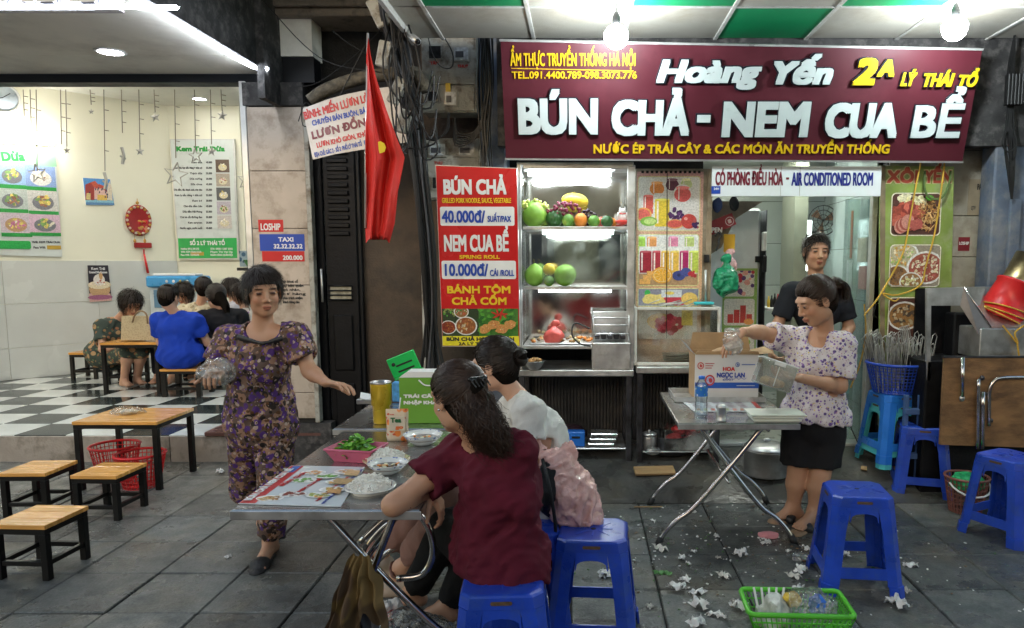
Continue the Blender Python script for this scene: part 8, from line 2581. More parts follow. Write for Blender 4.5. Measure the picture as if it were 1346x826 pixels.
# ================================================================== GREEN LITTER BASKET
c = G(1062,806); t = thing('litter_basket','bright green plastic basket full of rubbish at the bottom of the picture','basket',(.895,2.89,.016),R(-3)); t.scale = (.9,.9,.9); c = Vector((.895,2.89,0))
gb_ = mat('lime_plastic',(.10,.50,.03),.35,var=.08)
w0,w1,d0,d1,hh = .19,.235,.10,.13,.13
for (ax_,sgn) in ((0,-1),(0,1),(1,-1),(1,1)):
 n_ = 20 if ax_ == 0 else 11
 for k in range(n_ + 1):
  s_ = -1 + 2*k/n_
  if ax_ == 0: p0_,p1_ = (w0*s_,d0*sgn,0),(w1*s_,d1*sgn,hh)
  else: p0_,p1_ = (w0*sgn,d0*s_,0),(w1*sgn,d1*s_,hh)
  mb = MB(); mb.tube([p0_,p1_],.0035,4); mb.build('slat',gb_,t)
for z_ in (.0,.045,.085):
 f_ = z_/hh; w_,d_ = w0 + (w1-w0)*f_,d0 + (d1-d0)*f_
 mb = MB(); mb.tube([(-w_,-d_,z_ + .004),(w_,-d_,z_ + .004),(w_,d_,z_ + .004),(-w_,d_,z_ + .004),(-w_,-d_,z_ + .004)],.004,4); mb.build('hoop',gb_,t)
mb = MB(); rp = rrect(-w1,-d1,w1,d1,.03,4); mb.tube([(x,y,hh) for x,y in rp] + [(rp[0][0],rp[0][1],hh)],.012,6); mb.build('rim',gb_,t)
mb = MB(); mb.bev((-w0,-d0,0),(w0,d0,.004),.001); mb.build('base',gb_,t)
lump('plastic_bag','shiny clear plastic bags filling the right of the green basket','bag',(c.x + .05,2.89,.11),(.12,.09,.075),clearbag,91,amp=1.5)
lump('plastic_bag','white plastic bags filling the left of the green basket','bag',(c.x - .09,2.885,.09),(.08,.08,.06),mat('milky_bag',(.55,.56,.5),.35,var=.2,scale=30,bump=.6),92,amp=1.4)
lump('snack_wrapper','yellow wrapper in the middle of the green basket','wrapper',(c.x - .015,2.9,.14),(.035,.03,.03),fr['yellow'],93,amp=1.4)
lump('snack_wrapper','blue wrapper showing through the bags in the green basket','wrapper',(c.x + .08,2.86,.14),(.03,.03,.045),mat('cap_blue',(.02,.14,.6),.35),94,amp=1.4)
for k in range(5):
 mb = MB(); x = -.17 + k*.02; mb.tube([(x,-.02,.05),(x - .02 + k*.012,.03,.17)],.005,5); tag(mb.build('straw',M_['white'],None,(c.x + .02,2.89,.016)),['white straw leaning farthest left in the green basket','second white straw from the left in the green basket','middle white straw of five in the green basket','fourth white straw, upright, in the green basket','white straw leaning right beside the clear bags'][k],'straw','white straws in the green basket')
# ================================================================== LITTER ON THE GROUND
def tissue_mesh(seed):
 rr = np.random.default_rng(seed)
 n = 9; vs,fs = [],[]
 for j in range(n):
  for i in range(n):
   u,v = i/(n-1) - .5,j/(n-1) - .5
   r_ = math.hypot(u,v); a = math.atan2(v,u)
   sh = 1 - .45*rr.random()*(r_ > .3)
   fl = (.35 if seed % 3 == 0 else 1); vs.append((u*.085*sh*(1.25 if fl < 1 else 1) + rr.normal()*.003,v*.065*sh*(.7 + .1*(seed % 5)) + rr.normal()*.003,(abs(.026*(1 - r_*1.3)*rr.random()) + .004 + abs(rr.normal())*.005)*fl + .012*math.sin(u*9 + seed)*math.cos(v*7 + seed*2)*(r_ > .2) + .006))
 for j in range(n-1):
  for i in range(n-1): a = j*n+i; fs.append((a,a+1,a+n+1,a+n))
 mb = MB(); mb.smooth = True; mb.raw(vs,fs); return mb.mesh('tissue',[M_['paper'],mat('damp_tissue',(.55,.52,.46),.7,var=.25,scale=40)][seed % 4 == 3])
tm = [tissue_mesh(s_) for s_ in range(9)]
spots = [(859,685),(911,674),(942,706),(869,722),(896,735),(912,726),(905,741),(944,734),(973,730),(1001,708),(1010,714),(1004,715),(952,757),(901,764),(890,776),(917,780),(854,799),(920,798),(938,808),(970,800),(1049,753),(1044,758),(1053,750),(1050,776),(1197,744),(1190,778),(1182,797),(1172,790),(949,812),(915,823),(1102,732),(1108,731),(1036,726),(1060,722),(1090,738),(795,757),(617+180,757),(30,583),(300,733)]
spots[-2] = (290,622)
names_ = {0: 'left of the folding table leg'}
def where(px,py):
 dirx = 'left' if px < 760 else ('centre' if px < 940 else ('right' if px < 1060 else 'far right'))
 return dirx
lm_ = [(862,740,'front left foot of the steel table'),(1047,727,'front right foot of the steel table'),(1121,775,'blue stool behind the green basket'),(1062,800,'green basket'),(790,780,'blue stool with the pink bag'),(862,663,'rear left foot of the steel table'),(345,750,'slipper of the walking woman'),(1010,690,'sandals of the standing woman')]
used_l = {}
for k,(px,py) in enumerate(spots):
 q = G(px,py,.02); best = min(lm_,key=lambda l: (l[0]-px)**2 + (l[1]-py)**2)
 dx,dy = px - best[0],py - best[1]; d_ = math.hypot(dx,dy)
 if abs(dx) > abs(dy): rel = 'to the right of' if dx > 0 else 'to the left of'
 else: rel = 'in front of' if dy > 0 else 'behind'
 near = 'just' if d_ < 28 else ('well' if d_ > 60 else 'slightly')
 lab = 'crumpled tissue %s %s the %s' % (near,rel,best[2])
 n_ = used_l.get(lab,0); used_l[lab] = n_ + 1
 if n_: lab = lab.replace('crumpled',['','second crumpled','third crumpled','fourth crumpled','fifth crumpled'][min(n_,4)])
 o = add_mesh('tissue',tm[k % 9],None,(q.x,q.y,.017),(0,0,rc.uniform(0,6.28)))
 s_ = rc.uniform(.42,1.0) * (1.25 if py > 745 else 1); o.scale = (s_,s_,s_*1.1)
 tag(o,lab,'tissue','crumpled tissues on the pavement')
mb = MB()
for k in range(520):
 x,y = rc.gauss(.75,.55),rc.gauss(3.9,.55)
 if not (-.4 < x < 2.4 and 2.95 < y < 4.45): continue
 s_ = rc.uniform(.002,.008); a = rc.uniform(0,3); mb.M = Matrix.Translation((x,y,.0185)) @ Matrix.Rotation(a,4,'Z'); mb.mi = rc.choice([0,0,1,2]); mb.bev((-s_,-s_*.6,0),(s_,s_*.6,s_*.6),s_*.2)
tag(mb.build('food_crumbs',[M_['paper'],mat('brown_crumb',(.16,.10,.05),.6),mat('green_crumb',(.06,.16,.03),.6)]),'crumbs and food scraps trodden into the slabs round the right table','crumbs',kind='stuff')
q = G(1010,706,.02)
lump('pink_tissue','crumpled pink paper beneath the folding table','paper',(q.x,q.y,.03),(.07,.03,.016),mat('pink_paper2',(.62,.25,.27),.6),95,amp=1.2)
q = G(1050,733,.02); lump('plastic_bag','flattened clear plastic bag by the front right table foot','bag',(q.x,q.y,.03),(.07,.05,.02),clearbag,96,amp=1.5)
for k,(px,py) in enumerate(((1040,575),(878,606))): pass
t = thing('herb_scrap','scrap of green herb dropped on the slabs under the folding table','leaf',G(872,753,.018))
for k in range(9): add_mesh('leaf',lme[1],t,(rc.uniform(-.03,.04),rc.uniform(-.01,.01),.004),(0,0,rc.uniform(0,6)))
tag(MB().bev((-.09,-.004,0),(.09,.004,.006),.001).build('chopstick',M_['wood'],None,(G(852,667,.02).x,G(852,667,.02).y,.02),(0,0,.02)),'single wooden chopstick lying on the pavement by the counter','chopstick')
for (px,py,l_,a_) in ((1140,607,.05,.4),(1112,612,.04,1.2)):
 q = G(px,py,.05); tag(MB().bev((-l_,-.02,0),(l_,.02,.012),.003).build('wood_scrap',M_['wood'],None,(q.x,min(q.y,4.9),RZ(min(q.y,4.9)) + .012),(0,0,a_)),'flat wood scrap on the floor %s' % ('before the threshold by the stool stack' if px == 1140 else 'between stool stack and the woman in black shorts'),'scrap')
# ================================================================== PEOPLE
skA = skin_mat('skin_tan',(.46,.27,.175)); skB = skin_mat('skin_light',(.55,.34,.24)); skC = skin_mat('skin_brown',(.38,.21,.13))
HM = hair_mat(); HB = hair_mat('hair_brown',(.012,.007,.005),(.06,.032,.02))
V3 = lambda *a: np.array(a,float)
def q_(px,py,Y): return np.array(W(px,py,Y))
def lerp(a,b,t): return a + (b - a) * t
def torso_cloth(F,M,chest,pelvis,sl,sr,g=.018,w=1.0,depth=1.0,k=.05,bust=0,belly=0):
 rt,f,up = M
 F.ell(pelvis,((.155*w+g),(.115*depth+g),.12+g),M,k=k)
 F.ell(pelvis*.55 + chest*.45,((.128*w+g),(.1*depth+g),.13),M,k=k)
 F.ell(chest,(.145*w+g,.105*depth+g,.15),M,k=k)
 F.cap(sl,sr,.048+g*.6,.048+g*.6,k=k)
 mid = (sl + sr)*.5
 for q in (sl,sr): F.cap(q + (mid - q)*.12,mid + up*.045 + (q - mid)*.3,.03+g*.6,.026+g*.5,k=.04)
 if bust:
  for s in (-1,1): F.ell(chest + rt*s*.06 + f*(.075*depth) - up*.03,(.055+g*.5,.045,.05),M,k=.04)
 if belly: F.ell(pelvis*.7 + chest*.3 + f*.06,(.11,.08,.1),M,k=.05)
def sleeve(F,sh,el,frac,r0,r1,arm_r=.04,k=.03):
 e = lerp(sh,el,frac); d = unit(el - sh)
 F.cap(sh,e + d*.03,r0,r1,k=k)
 F.cut(e,d,.004,rad=r1 + .05)
 F.cap(e - d*.05,e + d*.02,arm_r*.9,r1 - .007,k=.004,op='s')
def neck_hole(F,c,r,M): F.ell(c,r,M,k=.006,op='s')
def hemcut(F,p,n,rad=.3): F.cut(p,n,.005,rad=rad)

# ---------------------------------------------------------------- woman walking, floral pyjamas
def woman_walking():
 Y = 3.68
 base = G(350,750)
 p = Person('woman with short black hair walking past in purple and brown floral pyjamas',(base.x,base.y,.016),skA,h=3.6)
 ch,pe = q_(342,478,Y),q_(343,552,Y + .02)
 sl,sr = q_(300,447,Y + .02),q_(388,443,Y - .02)
 el,er = q_(281,492,Y - .04),q_(407,488,Y - .06)
 wl,wr = q_(288,492,Y - .26),q_(428,503,Y - .17)
 p.torso(ch,pe,sl,sr,(.15,-1,0),w=.85)
 M = p.J['M']
 p.head(q_(346,384,Y - .04),(.62,-1,-.10),up=(-.05,0,1),size=1.05,neck=q_(344,436,Y + .01),nr=.05)
 p.limb(sl,el,wl,(.046,.042,.034,.034,.024)); p.limb(sr,er,wr,(.046,.042,.034,.034,.024))
 p.hand(wl,(.15,-.75,.15),(0,0,-1),-1,curl=(40,50,40),size=.95)
 p.hand(wr,(.95,-.35,-.03),(0,-.25,-1),1,curl=(14,22,18),spread=.6,thumb=(25,10),size=.95)
 h1,h2 = q_(326,572,Y + .02),q_(360,572,Y)
 k1,k2 = q_(325,642,Y + .16),q_(362,646,Y - .06)
 a1,a2 = q_(348,690,Y + .36),q_(356,724,Y - .0)
 a1[2] = .12; a2[2] = .085
 p.limb(h1,k1,a1,(.075,.07,.05,.05,.034)); p.limb(h2,k2,a2,(.075,.07,.05,.05,.034))
 t1_,t2__ = G(366,710),G(338,757)
 p.foot(a1,(t1_.x,t1_.y,.02),.95); p.foot(a2,(t2__.x,t2__.y,.02),.95)
 p.build()
 fab = spotted('purple_floral',(.10,.06,.045),[((.30,.17,.11),1.0,.50),((.014,.008,.006),1.2,.44),((.07,.022,.16),1.0,.40),((.42,.32,.26),1.35,.28),((.10,.04,.010),1.7,.34),((.13,.05,.28),2.1,.24),((.44,.32,.25),2.4,.19)],21,seed=2,warp=.035)
 def top(F):
  torso_cloth(F,M,ch,pe,sl,sr,.020,.88,.95,bust=1)
  F.ell(lerp(ch,pe,1.1),(.180,.145,.17),M,k=.05); F.ell(lerp(ch,pe,.6),(.158,.13,.15),M,k=.05)
  sleeve(F,sl,el,.62,.066,.072); sleeve(F,sr,er,.62,.066,.072)
  neck_hole(F,q_(345,428,Y - .05),(.10,.11,.095),M)
  hemcut(F,q_(343,608,Y),(0,0,-1))
 p.garment('tunic',fab,top,h=.009,folds=[(.011,.13,(.1,0,1),3,.2),(.004,.05,(.2,0,1),4,.2)])
 def yoke(F):
  F.ell(q_(345,440,Y - .02),(.128,.135,.062),M,k=.01)
  neck_hole(F,q_(345,431,Y - .05),(.108,.125,.078),M); F.cut(q_(345,446,Y + .03),(0,1,0),.004,.3)
  F.cut(q_(345,438,Y),(0,0,1),.004,.3)
 def pants(F):
  for h_,k_,a_ in ((h1,k1,a1),(h2,k2,a2)):
   F.cap(h_,k_,.098,.082,k=.03); F.cap(k_,lerp(k_,a_,.9),.082,.062,k=.03)
   e = lerp(k_,a_,.86); F.cut(e,unit(a_ - k_),.004,.12)
 p.garment('trousers',fab,pants,h=.010,folds=[(.007,.15,(0,0,1),5)])
 # black bow at the neckline
 def bow(F):
  for s in (-1,1): F.cap(q_(345,452,Y - .118),q_(345 + s*30,444,Y - .085),.009,.017,k=.01,flat=((0,1,0),.35))
 p.garment('neck_bow',mat('black_satin',(.012,.012,.014),.4),bow,h=.006)
 p.scalp(HM,hairline=.030,h=.0045)
 p.strands(p.comb((.25,-.15,.95),n=2600,arc=(.25,.62),flare=.022,lift=.008,keep=lambda v: v[2] > -.42 + max(0,v[1])*1.0),HM,.0028)
 for ank,toe,lb in ((a1,t1_,0),(a2,t2__,1)):
  d = unit(V3(toe.x - ank[0],toe.y - ank[1],0));
  def sl_(F,d=d,toe=toe):
   c_ = V3(toe.x,toe.y,.02)
   F.cap(c_ - d*.20,c_ + d*.0,.036,.040,k=.01,flat=((0,0,1),.4));
   F.ell(c_ - d*.055 + V3(0,0,.018),(.052,.052,.034),k=.02)
  p.garment('slipper',mat('black_slipper',(.015,.015,.016),.5,bump=.5),sl_,h=.006)
 # what she carries
 c_ = q_(284,489,Y - .34)
 lump('plastic_bag','thin clear plastic bag held in the hand of the walking woman','bag',Vector(c_),(.075,.055,.06),clearbag,101,amp=1.2)
 return p
woman_walking()

# ---------------------------------------------------------------- woman standing at the table, right
def woman_right():
 Y = 4.12
 base = G(1052,695)
 p = Person('woman in a purple speckled blouse and black shorts packing food at the right table',(base.x,base.y,.016),skA,h=3.8)
 ch,pe = q_(1075,475,Y),q_(1070,552,Y + .02)
 sl,sr = q_(1036,447,Y + .06),q_(1107,455,Y - .05)
 el,er = q_(1000,437,Y - .02),q_(1104,508,Y - .10)
 wl,wr = q_(977,436,Y - .14),q_(1051,497,Y - .24)
 p.torso(ch,pe,sl,sr,(-.55,-.8,0),w=.98,depth=1.1)
 M = p.J['M']
 p.head(q_(1072,396,Y - .08),(-.95,-.22,-.42),up=(-.12,0,1),size=1.14,neck=q_(1084,447,Y + .02),nr=.052)
 p.limb(sl,el,wl,(.05,.044,.036,.036,.025)); p.limb(sr,er,wr,(.05,.046,.038,.036,.026))
 p.hand(wl,(-.7,-.1,-.6),(-.4,0,-.6),-1,curl=(15,20,15))
 p.hand(wr,(-.95,-.25,.05),(0,.1,.9),1,curl=(20,30,25),thumb=(25,10))
 h1,h2 = q_(1050,570,Y + .02),q_(1088,572,Y + .0)
 k1,k2 = q_(1048,622,Y + .03),q_(1078,626,Y - .04)
 a1,a2 = q_(1043,668,Y + .06),q_(1070,680,Y - .02)
 a1[2] = .10; a2[2] = .10
 p.limb(h1,k1,a1,(.08,.075,.052,.056,.036)); p.limb(h2,k2,a2,(.08,.075,.052,.056,.036))
 t1_,t2__ = G(1018,690),G(1046,706)
 p.foot(a1,(t1_.x,t1_.y,.035),.95); p.foot(a2,(t2__.x,t2__.y,.035),.95)
 p.build()
 fab = spotted('speckled_floral',(.58,.53,.55),[((.10,.06,.22),1.0,.33),((.62,.50,.14),1.15,.22),((.20,.10,.36),1.4,.28),((.42,.22,.30),1.8,.22),((.03,.03,.08),2.2,.20)],32,seed=5,warp=.012)
 def top(F):
  torso_cloth(F,M,ch,pe,sl,sr,.026,1.0,1.12,bust=1,belly=1)
  F.ell(lerp(ch,pe,.95),(.195,.165,.15),M,k=.05)
  sleeve(F,sl,el,.62,.07,.072); sleeve(F,sr,er,.78,.074,.078)
  neck_hole(F,q_(1074,440,Y - .10),(.075,.09,.085),M)
  hemcut(F,q_(1070,556,Y - .1),(-.08,0,-1))
 p.garment('blouse',fab,top,h=.009,folds=[(.009,.13,(0.3,0,1),7,.25),(.004,.05,(.5,0,1),8,.2)])
 def shorts(F):
  F.ell(pe - V3(0,0,.03),(.17,.145,.13),M,k=.03)
  for h_,k_ in ((h1,k1),(h2,k2)):
   F.cap(h_,lerp(h_,k_,.95),.10,.10,k=.03); F.cut(lerp(h_,k_,.74),(0,0,-1),.004,.16)
 p.garment('shorts',cloth('black_cotton',(.013,.013,.015)),shorts,h=.010,folds=[(.005,.14,(0,0,1),9)])
 p.scalp(HB,hairline=.044,thick=.002,h=.004,fn=lambda F: (F.ell(p.H(0,-.105,.018),(.036*1.1,.030,.034),[p.hr,p.hf,p.hu],k=.01)))
 p.strands(p.gather((0,-.98,.22),n=2200,keep=lambda v: v[2] > -.52 + max(0,v[1])*.84,lift=.007),HB,.0028)
 # loose tuft from the clip
 rr = np.random.default_rng(3); n = 420; T = np.linspace(0,1,9)
 P = np.zeros((n,9,3)); a = rr.uniform(0,6.28,n); rad = rr.uniform(.01,.04,n)
 for i in range(9):
  t = T[i]
  loc = np.stack([np.cos(a)*rad*(1 + t),-.10 - .045*np.sin(t*3) - t*.02 + np.sin(a)*rad*.3,.03 + np.sin(a)*rad + .015*np.sin(t*3.14) - .07*t*t],1)
  P[:,i] = p.hc + (loc @ np.stack([p.hr,p.hf,p.hu])) * p.hs
 p.strands(P,HB,.003)
 clip_ = lump('hair_clip',None,None,Vector(p.H(0,-.115,.035)) - p.root.location,(.028,.018,.022),mat('pearl_clip',(.55,.42,.42),.3),3,parent=p.root)
 for ank,toe in ((a1,t1_),(a2,t2__)):
  d = unit(V3(toe.x - ank[0],toe.y - ank[1],0)); sd_ = np.cross(d,V3(0,0,1))
  def sole(F,d=d,toe=toe): F.cap(V3(toe.x,toe.y,.018) - d*.22,V3(toe.x,toe.y,.018),.036,.042,k=.01,flat=((0,0,1),.45))
  p.garment('sandal_sole',mat('cork_sole',(.30,.20,.12),.7),sole,h=.006)
  def strap(F,d=d,toe=toe,sd_=sd_):
   c_ = V3(toe.x,toe.y,.028) - d*.085; F.cap(c_ - sd_*.04,c_ + sd_*.04,.022,.022,k=.01); F.ell(c_ + V3(0,0,.012),(.05,.05,.034),k=.02)
  p.garment('sandal_strap',mat('black_strap',(.02,.02,.02),.4),strap,h=.006)
 # disposable glove streaked over the moving hand, clear tub in the other
 lump('plastic_glove','thin white disposable glove over the raised hand of the woman at right','glove',Vector(wl) + Vector((-.06,-.02,-.05)),(.05,.035,.075),glass('milky_film',(.9,.88,.86),.2,.2,dirt=.9),111,amp=1.0)
 tb = thing('plastic_tub','clear lidded food tub held tilted by the woman at right','tub',q_(1018,492,Y - .30)); tb.rotation_euler = (R(-8),R(18),R(-6))
 pl_ = glass('tub_plastic',(.86,.88,.86),.16,.12,dirt=.5)
 for q in (((-.09,-.06,-.075),(.09,.06,-.071)),((-.095,-.065,-.07),(.095,-.061,.065)),((-.095,.061,-.07),(.095,.065,.065)),((-.095,-.0605,-.07),(-.091,.0605,.065)),((.091,-.0605,-.07),(.095,.0605,.065))):
  mb = MB(); mb.bev(*q,.001); mb.build('tub_wall',pl_,tb)
 mb = MB(); mb.tube([(-.097,-.067,.067),(.097,-.067,.067),(.097,.067,.067),(-.097,.067,.067),(-.097,-.067,.067)],.005,5); mb.build('rim',mat('milky_rim',(.6,.62,.6),.4),tb)
 mb = MB(); mb.bev((-.03,-.072,.045),(.03,-.068,.068),.002); mb.build('latch',MATS['milky_rim'],tb)
 mb = MB(); mb.tube([(0,-.07,.04),(0,-.069,-.065)],.0025,4); mb.build('seam',MATS['milky_rim'],tb)
 for k in range(6):
  mb = MB(); mb.ball((0,0,0),(.03,.022,.02),10,6,.15,k); mb.build('fried_piece',mat('golden_food',(.62,.36,.12),.5,var=.3,scale=40),tb,(-.04 + .016*k,rc.uniform(-.02,.02),-.05 + .01*(k % 2)))
woman_right()

# ---------------------------------------------------------------- man in the doorway
def man():
 Y = 5.0
 p = Person('man in a black polo shirt standing in the doorway behind the carton',(q_(1072,600,Y)[0],Y,.14),skA,h=4)
 ch,pe = q_(1073,410,Y),q_(1072,500,Y)
 sl,sr = q_(1039,384,Y),q_(1103,382,Y)
 el,er = q_(1022,428,Y - .03),q_(1116,430,Y)
 wl,wr = q_(1010,452,Y - .20),q_(1098,470,Y - .14)
 p.torso(ch,pe,sl,sr,(0,-1,0),w=.92)
 M = p.J['M']
 p.head(q_(1073,331,Y - .03),(-.02,-1,-.04),up=(.02,0,1),size=1.06,neck=q_(1073,372,Y + .01),nr=.052)
 p.limb(sl,el,wl,(.05,.044,.036,.036,.026)); p.limb(sr,er,wr,(.05,.044,.036,.036,.026))
 p.hand(wl,(.1,-.5,-.8),(.8,0,0),1,curl=(35,45,35)); p.hand(wr,(-.6,-.4,-.2),(0,0,-1),-1,curl=(35,45,35))
 for s,px in ((-1,1056),(1,1088)):
  h_ = q_(px,505,Y); k_ = h_ * 1; k_[2] = .62; a_ = h_ * 1; a_[2] = .25
  p.limb(h_,k_,a_,(.08,.075,.055,.055,.038)); p.foot(a_,(a_[0],Y - .17,.20),1)
 p.build()
 bk_ = cloth('black_polo',(.012,.013,.017))
 def top(F):
  torso_cloth(F,M,ch,pe,sl,sr,.018,.96,1.0)
  sleeve(F,sl,el,.78,.066,.068); sleeve(F,sr,er,.78,.066,.068)
  neck_hole(F,q_(1073,370,Y - .06),(.05,.075,.065),M)
  F.cap(q_(1058,373,Y + .0),q_(1066,384,Y - .10),.014,.012,k=.006); F.cap(q_(1088,373,Y + .0),q_(1080,384,Y - .10),.014,.012,k=.006)
 p.garment('polo_shirt',bk_,top,h=.009,folds=[(.005,.16,(0,0,1),13)])
 def pants(F):
  for px in (1056,1088):
   h_ = q_(px,505,Y); a_ = h_ * 1; a_[2] = .24
   F.cap(h_,a_,.098,.07,k=.03); F.cut(a_,(0,0,-1),.004,.12)
 p.garment('trousers',cloth('dark_trousers',(.02,.02,.025)),pants,h=.012,folds=[(.005,.14,(0,0,1),14)])
 p.scalp(HM,hairline=.046,thick=.001,h=.004)
 p.strands(p.comb((.1,-.2,.95),n=2200,arc=(.12,.34),flare=.022,lift=.004),HM,.003)
 c_ = Vector(q_(1098,452,Y - .22))
 lump('paper_bag','brown paper bag with a turquoise cloth held behind the woman at right','bag',c_,(.07,.05,.09),cb,121,amp=.9)
 tag(MB().bev((-.05,-.01,-.05),(.05,.01,.05),.008).build('cloth',MATS['teal_cloth'],None,c_ + Vector((-.08,-.06,-.02))),'turquoise cloth against the brown paper bag behind the woman at right','cloth')
man()

# ---------------------------------------------------------------- woman in maroon, seated with her back to us
def woman_maroon():
 p = Person('woman in a maroon T-shirt seated at the near table with her back turned',(q_(655,700,2.48)[0],2.48,.016),skA,h=3.4)
 ch,pe = q_(655,640,2.42),q_(660,728,2.48)
 ls_,rs_ = q_(604,596,2.50),q_(678,592,2.38)
 le,re_ = q_(517,664,2.36),q_(688,660,2.54)
 lw_,rw = q_(566,645,2.50),q_(640,672,2.70)
 p.torso(ch,pe,ls_,rs_,(-.35,1,0),w=.8,depth=.9)
 M = p.J['M']
 p.head(q_(601,523,2.40),(-.74,.67,-.20),up=(-.05,.05,1),size=1.0,neck=q_(632,584,2.43),nr=.046)
 p.limb(ls_,le,lw_,(.044,.040,.034,.034,.024)); p.limb(rs_,re_,rw,(.044,.04,.034,.034,.024))
 p.hand(lw_,(.45,.15,-.85),(-.6,.2,-.6),-1,curl=(24,28,20),spread=.4,size=.84)
 p.hand(rw,(-.7,.3,-.3),(0,0,-1),-1,curl=(30,40,30))
 h1,h2 = q_(635,735,2.52),q_(680,735,2.52)
 k1,k2 = q_(590,694,2.88),q_(640,698,2.92)
 a1,a2 = q_(543,778,3.08),q_(585,800,2.95)
 p.limb(h1,k1,a1,(.075,.07,.052,.05,.034)); p.limb(h2,k2,a2,(.075,.07,.052,.05,.034))
 t1_ = G(518,797,.03); p.foot(a1,(t1_.x,t1_.y,.03),.9); p.foot(a2,(a2[0] - .12,a2[1] + .03,.03),.9)
 p.build()
 mr = cloth('maroon_cotton',(.095,.010,.022))
 def top(F):
  torso_cloth(F,M,ch,pe,ls_,rs_,.018,.80,.92)
  F.ell(lerp(ch,pe,.75),(.142,.128,.17),M,k=.05); F.ell(pe + V3(.0,-.01,-.01),(.168,.150,.10),M,k=.05)
  sleeve(F,ls_,le,.54,.058,.074); sleeve(F,rs_,re_,.6,.054,.062)
  neck_hole(F,q_(630,580,2.42),(.062,.065,.05),M)
  hemcut(F,q_(655,762,2.40),(0,0,-1),.35)
 p.garment('t_shirt',mr,top,h=.0085,folds=[(.012,.17,(.45,0,1),21,.3),(.007,.07,(.9,0,.7),22,.2)])
 def pants(F):
  for h_,k_,a_ in ((h1,k1,a1),(h2,k2,a2)):
   F.cap(h_,k_,.092,.078,k=.03); F.cap(k_,a_,.076,.058,k=.03); F.cut(lerp(k_,a_,.88),unit(a_ - k_),.004,.12)
 p.garment('trousers',cloth('black_trousers',(.009,.009,.010)),pants,h=.010,folds=[(.006,.12,(.3,.3,1),23)])
 p.scalp(HB,hairline=.028,h=.004,fn=lambda F: F.ell(p.H(.0,-.10,.03),(.035,.03,.04),[p.hr,p.hf,p.hu],k=.02))
 p.strands(p.gather((.10,-.93,.30),n=3400,m=9,keep=lambda v: v[2] > -.60 + max(0,v[1])*.95,lift=.008),HB,.0022)
 # wavy tail falling from the clip
 rr = np.random.default_rng(8); n = 1500; m = 18; T = np.linspace(0,1,m)
 st_ = p.H(.01,-.105,.035); end = q_(656,596,2.30)
 mid1,mid2 = q_(635,542,2.28),q_(641,575,2.28)
 P = np.zeros((n,m,3)); a = rr.uniform(0,6.28,n); rad = np.sqrt(rr.random(n)); L = rr.uniform(.5,1.12,n); ph = rr.uniform(0,6.28,n); g = rr.integers(0,12,n)
 for i in range(m):
  t = T[i]*L
  b0,b1,b2,b3 = (1-t)**3,3*t*(1-t)**2,3*t*t*(1-t),t**3
  c_ = b0[:,None]*st_ + b1[:,None]*mid1 + b2[:,None]*mid2 + b3[:,None]*end
  w_ = (.014 + .040*np.sin(np.clip(t,0,1)*2.3)) * (1 + .25*np.sin(t*9 + g))
  off = np.stack([np.cos(a)*rad*w_,np.sin(a)*rad*w_*.6,np.zeros(n)],1)
  wav = .017*np.sin(t*13 + g*1.7)[:,None]*V3(1,.3,.2) + .007*np.sin(t*26 + ph)[:,None]*V3(.8,.6,.4)
  P[:,i] = c_ + off + wav * min(1,T[i]*3)
 P[::9] += (np.linspace(0,1,m)[None,:,None]**1.5) * rr.normal(size=(len(P[::9]),1,3)) * .022
 p.strands(P,HB,.0024,name='ponytail')
 n = 520; m = 14; T = np.linspace(0,1,m); P = np.zeros((n,m,3)); D = p.dirs(n,lambda v: v[1] < -.25 and -.85 < v[2] < .25,9); R0 = p.on(D,.006)
 ex,ey = rr.uniform(622,655,n),rr.uniform(572,598,n); E_ = np.array([q_(a_,b__,2.30 + rr.uniform(0,.05)) for a_,b__ in zip(ex,ey)]); g = rr.integers(0,14,n)
 for i in range(m):
  t = T[i]; c_ = R0*(1-t)**2 + 2*t*(1-t)*((R0 + E_)*.5 + V3(.01,-.04,.01)) + E_*t*t
  P[:,i] = c_ + (.012*np.sin(t*11 + g*1.3)[:,None]*V3(1,.3,.2) + .006*np.sin(t*24 + g)[:,None]*V3(.7,.5,.5))*min(1,t*2)
 p.strands(P,HB,.0022,name='loose_hair')
 def clip(F):
  c0 = p.H(.005,-.115,.045)
  for k in range(5): F.cap(c0 + p.hr*(-.03 + .015*k) + p.hu*.01,c0 + p.hr*(-.03 + .015*k) - p.hf*.025 - p.hu*.02,.005,.003,k=.003)
  F.cap(c0 - p.hr*.034 + p.hu*.01,c0 + p.hr*.034 + p.hu*.01,.008,.008,k=.004)
 p.garment('hair_clip',mat('black_clip',(.012,.012,.012),.15),clip,h=.004)
 hb_m = mat('silver_ring',(.6,.6,.6),.2,metal=1)
 mb = MB(); e_ = p.H(-.08,.0,-.03); mb.ball(tuple(e_),(.005,.005,.005),8,6); mb.build('earring',hb_m,p.root,world=True)
 return p
pm = woman_maroon()

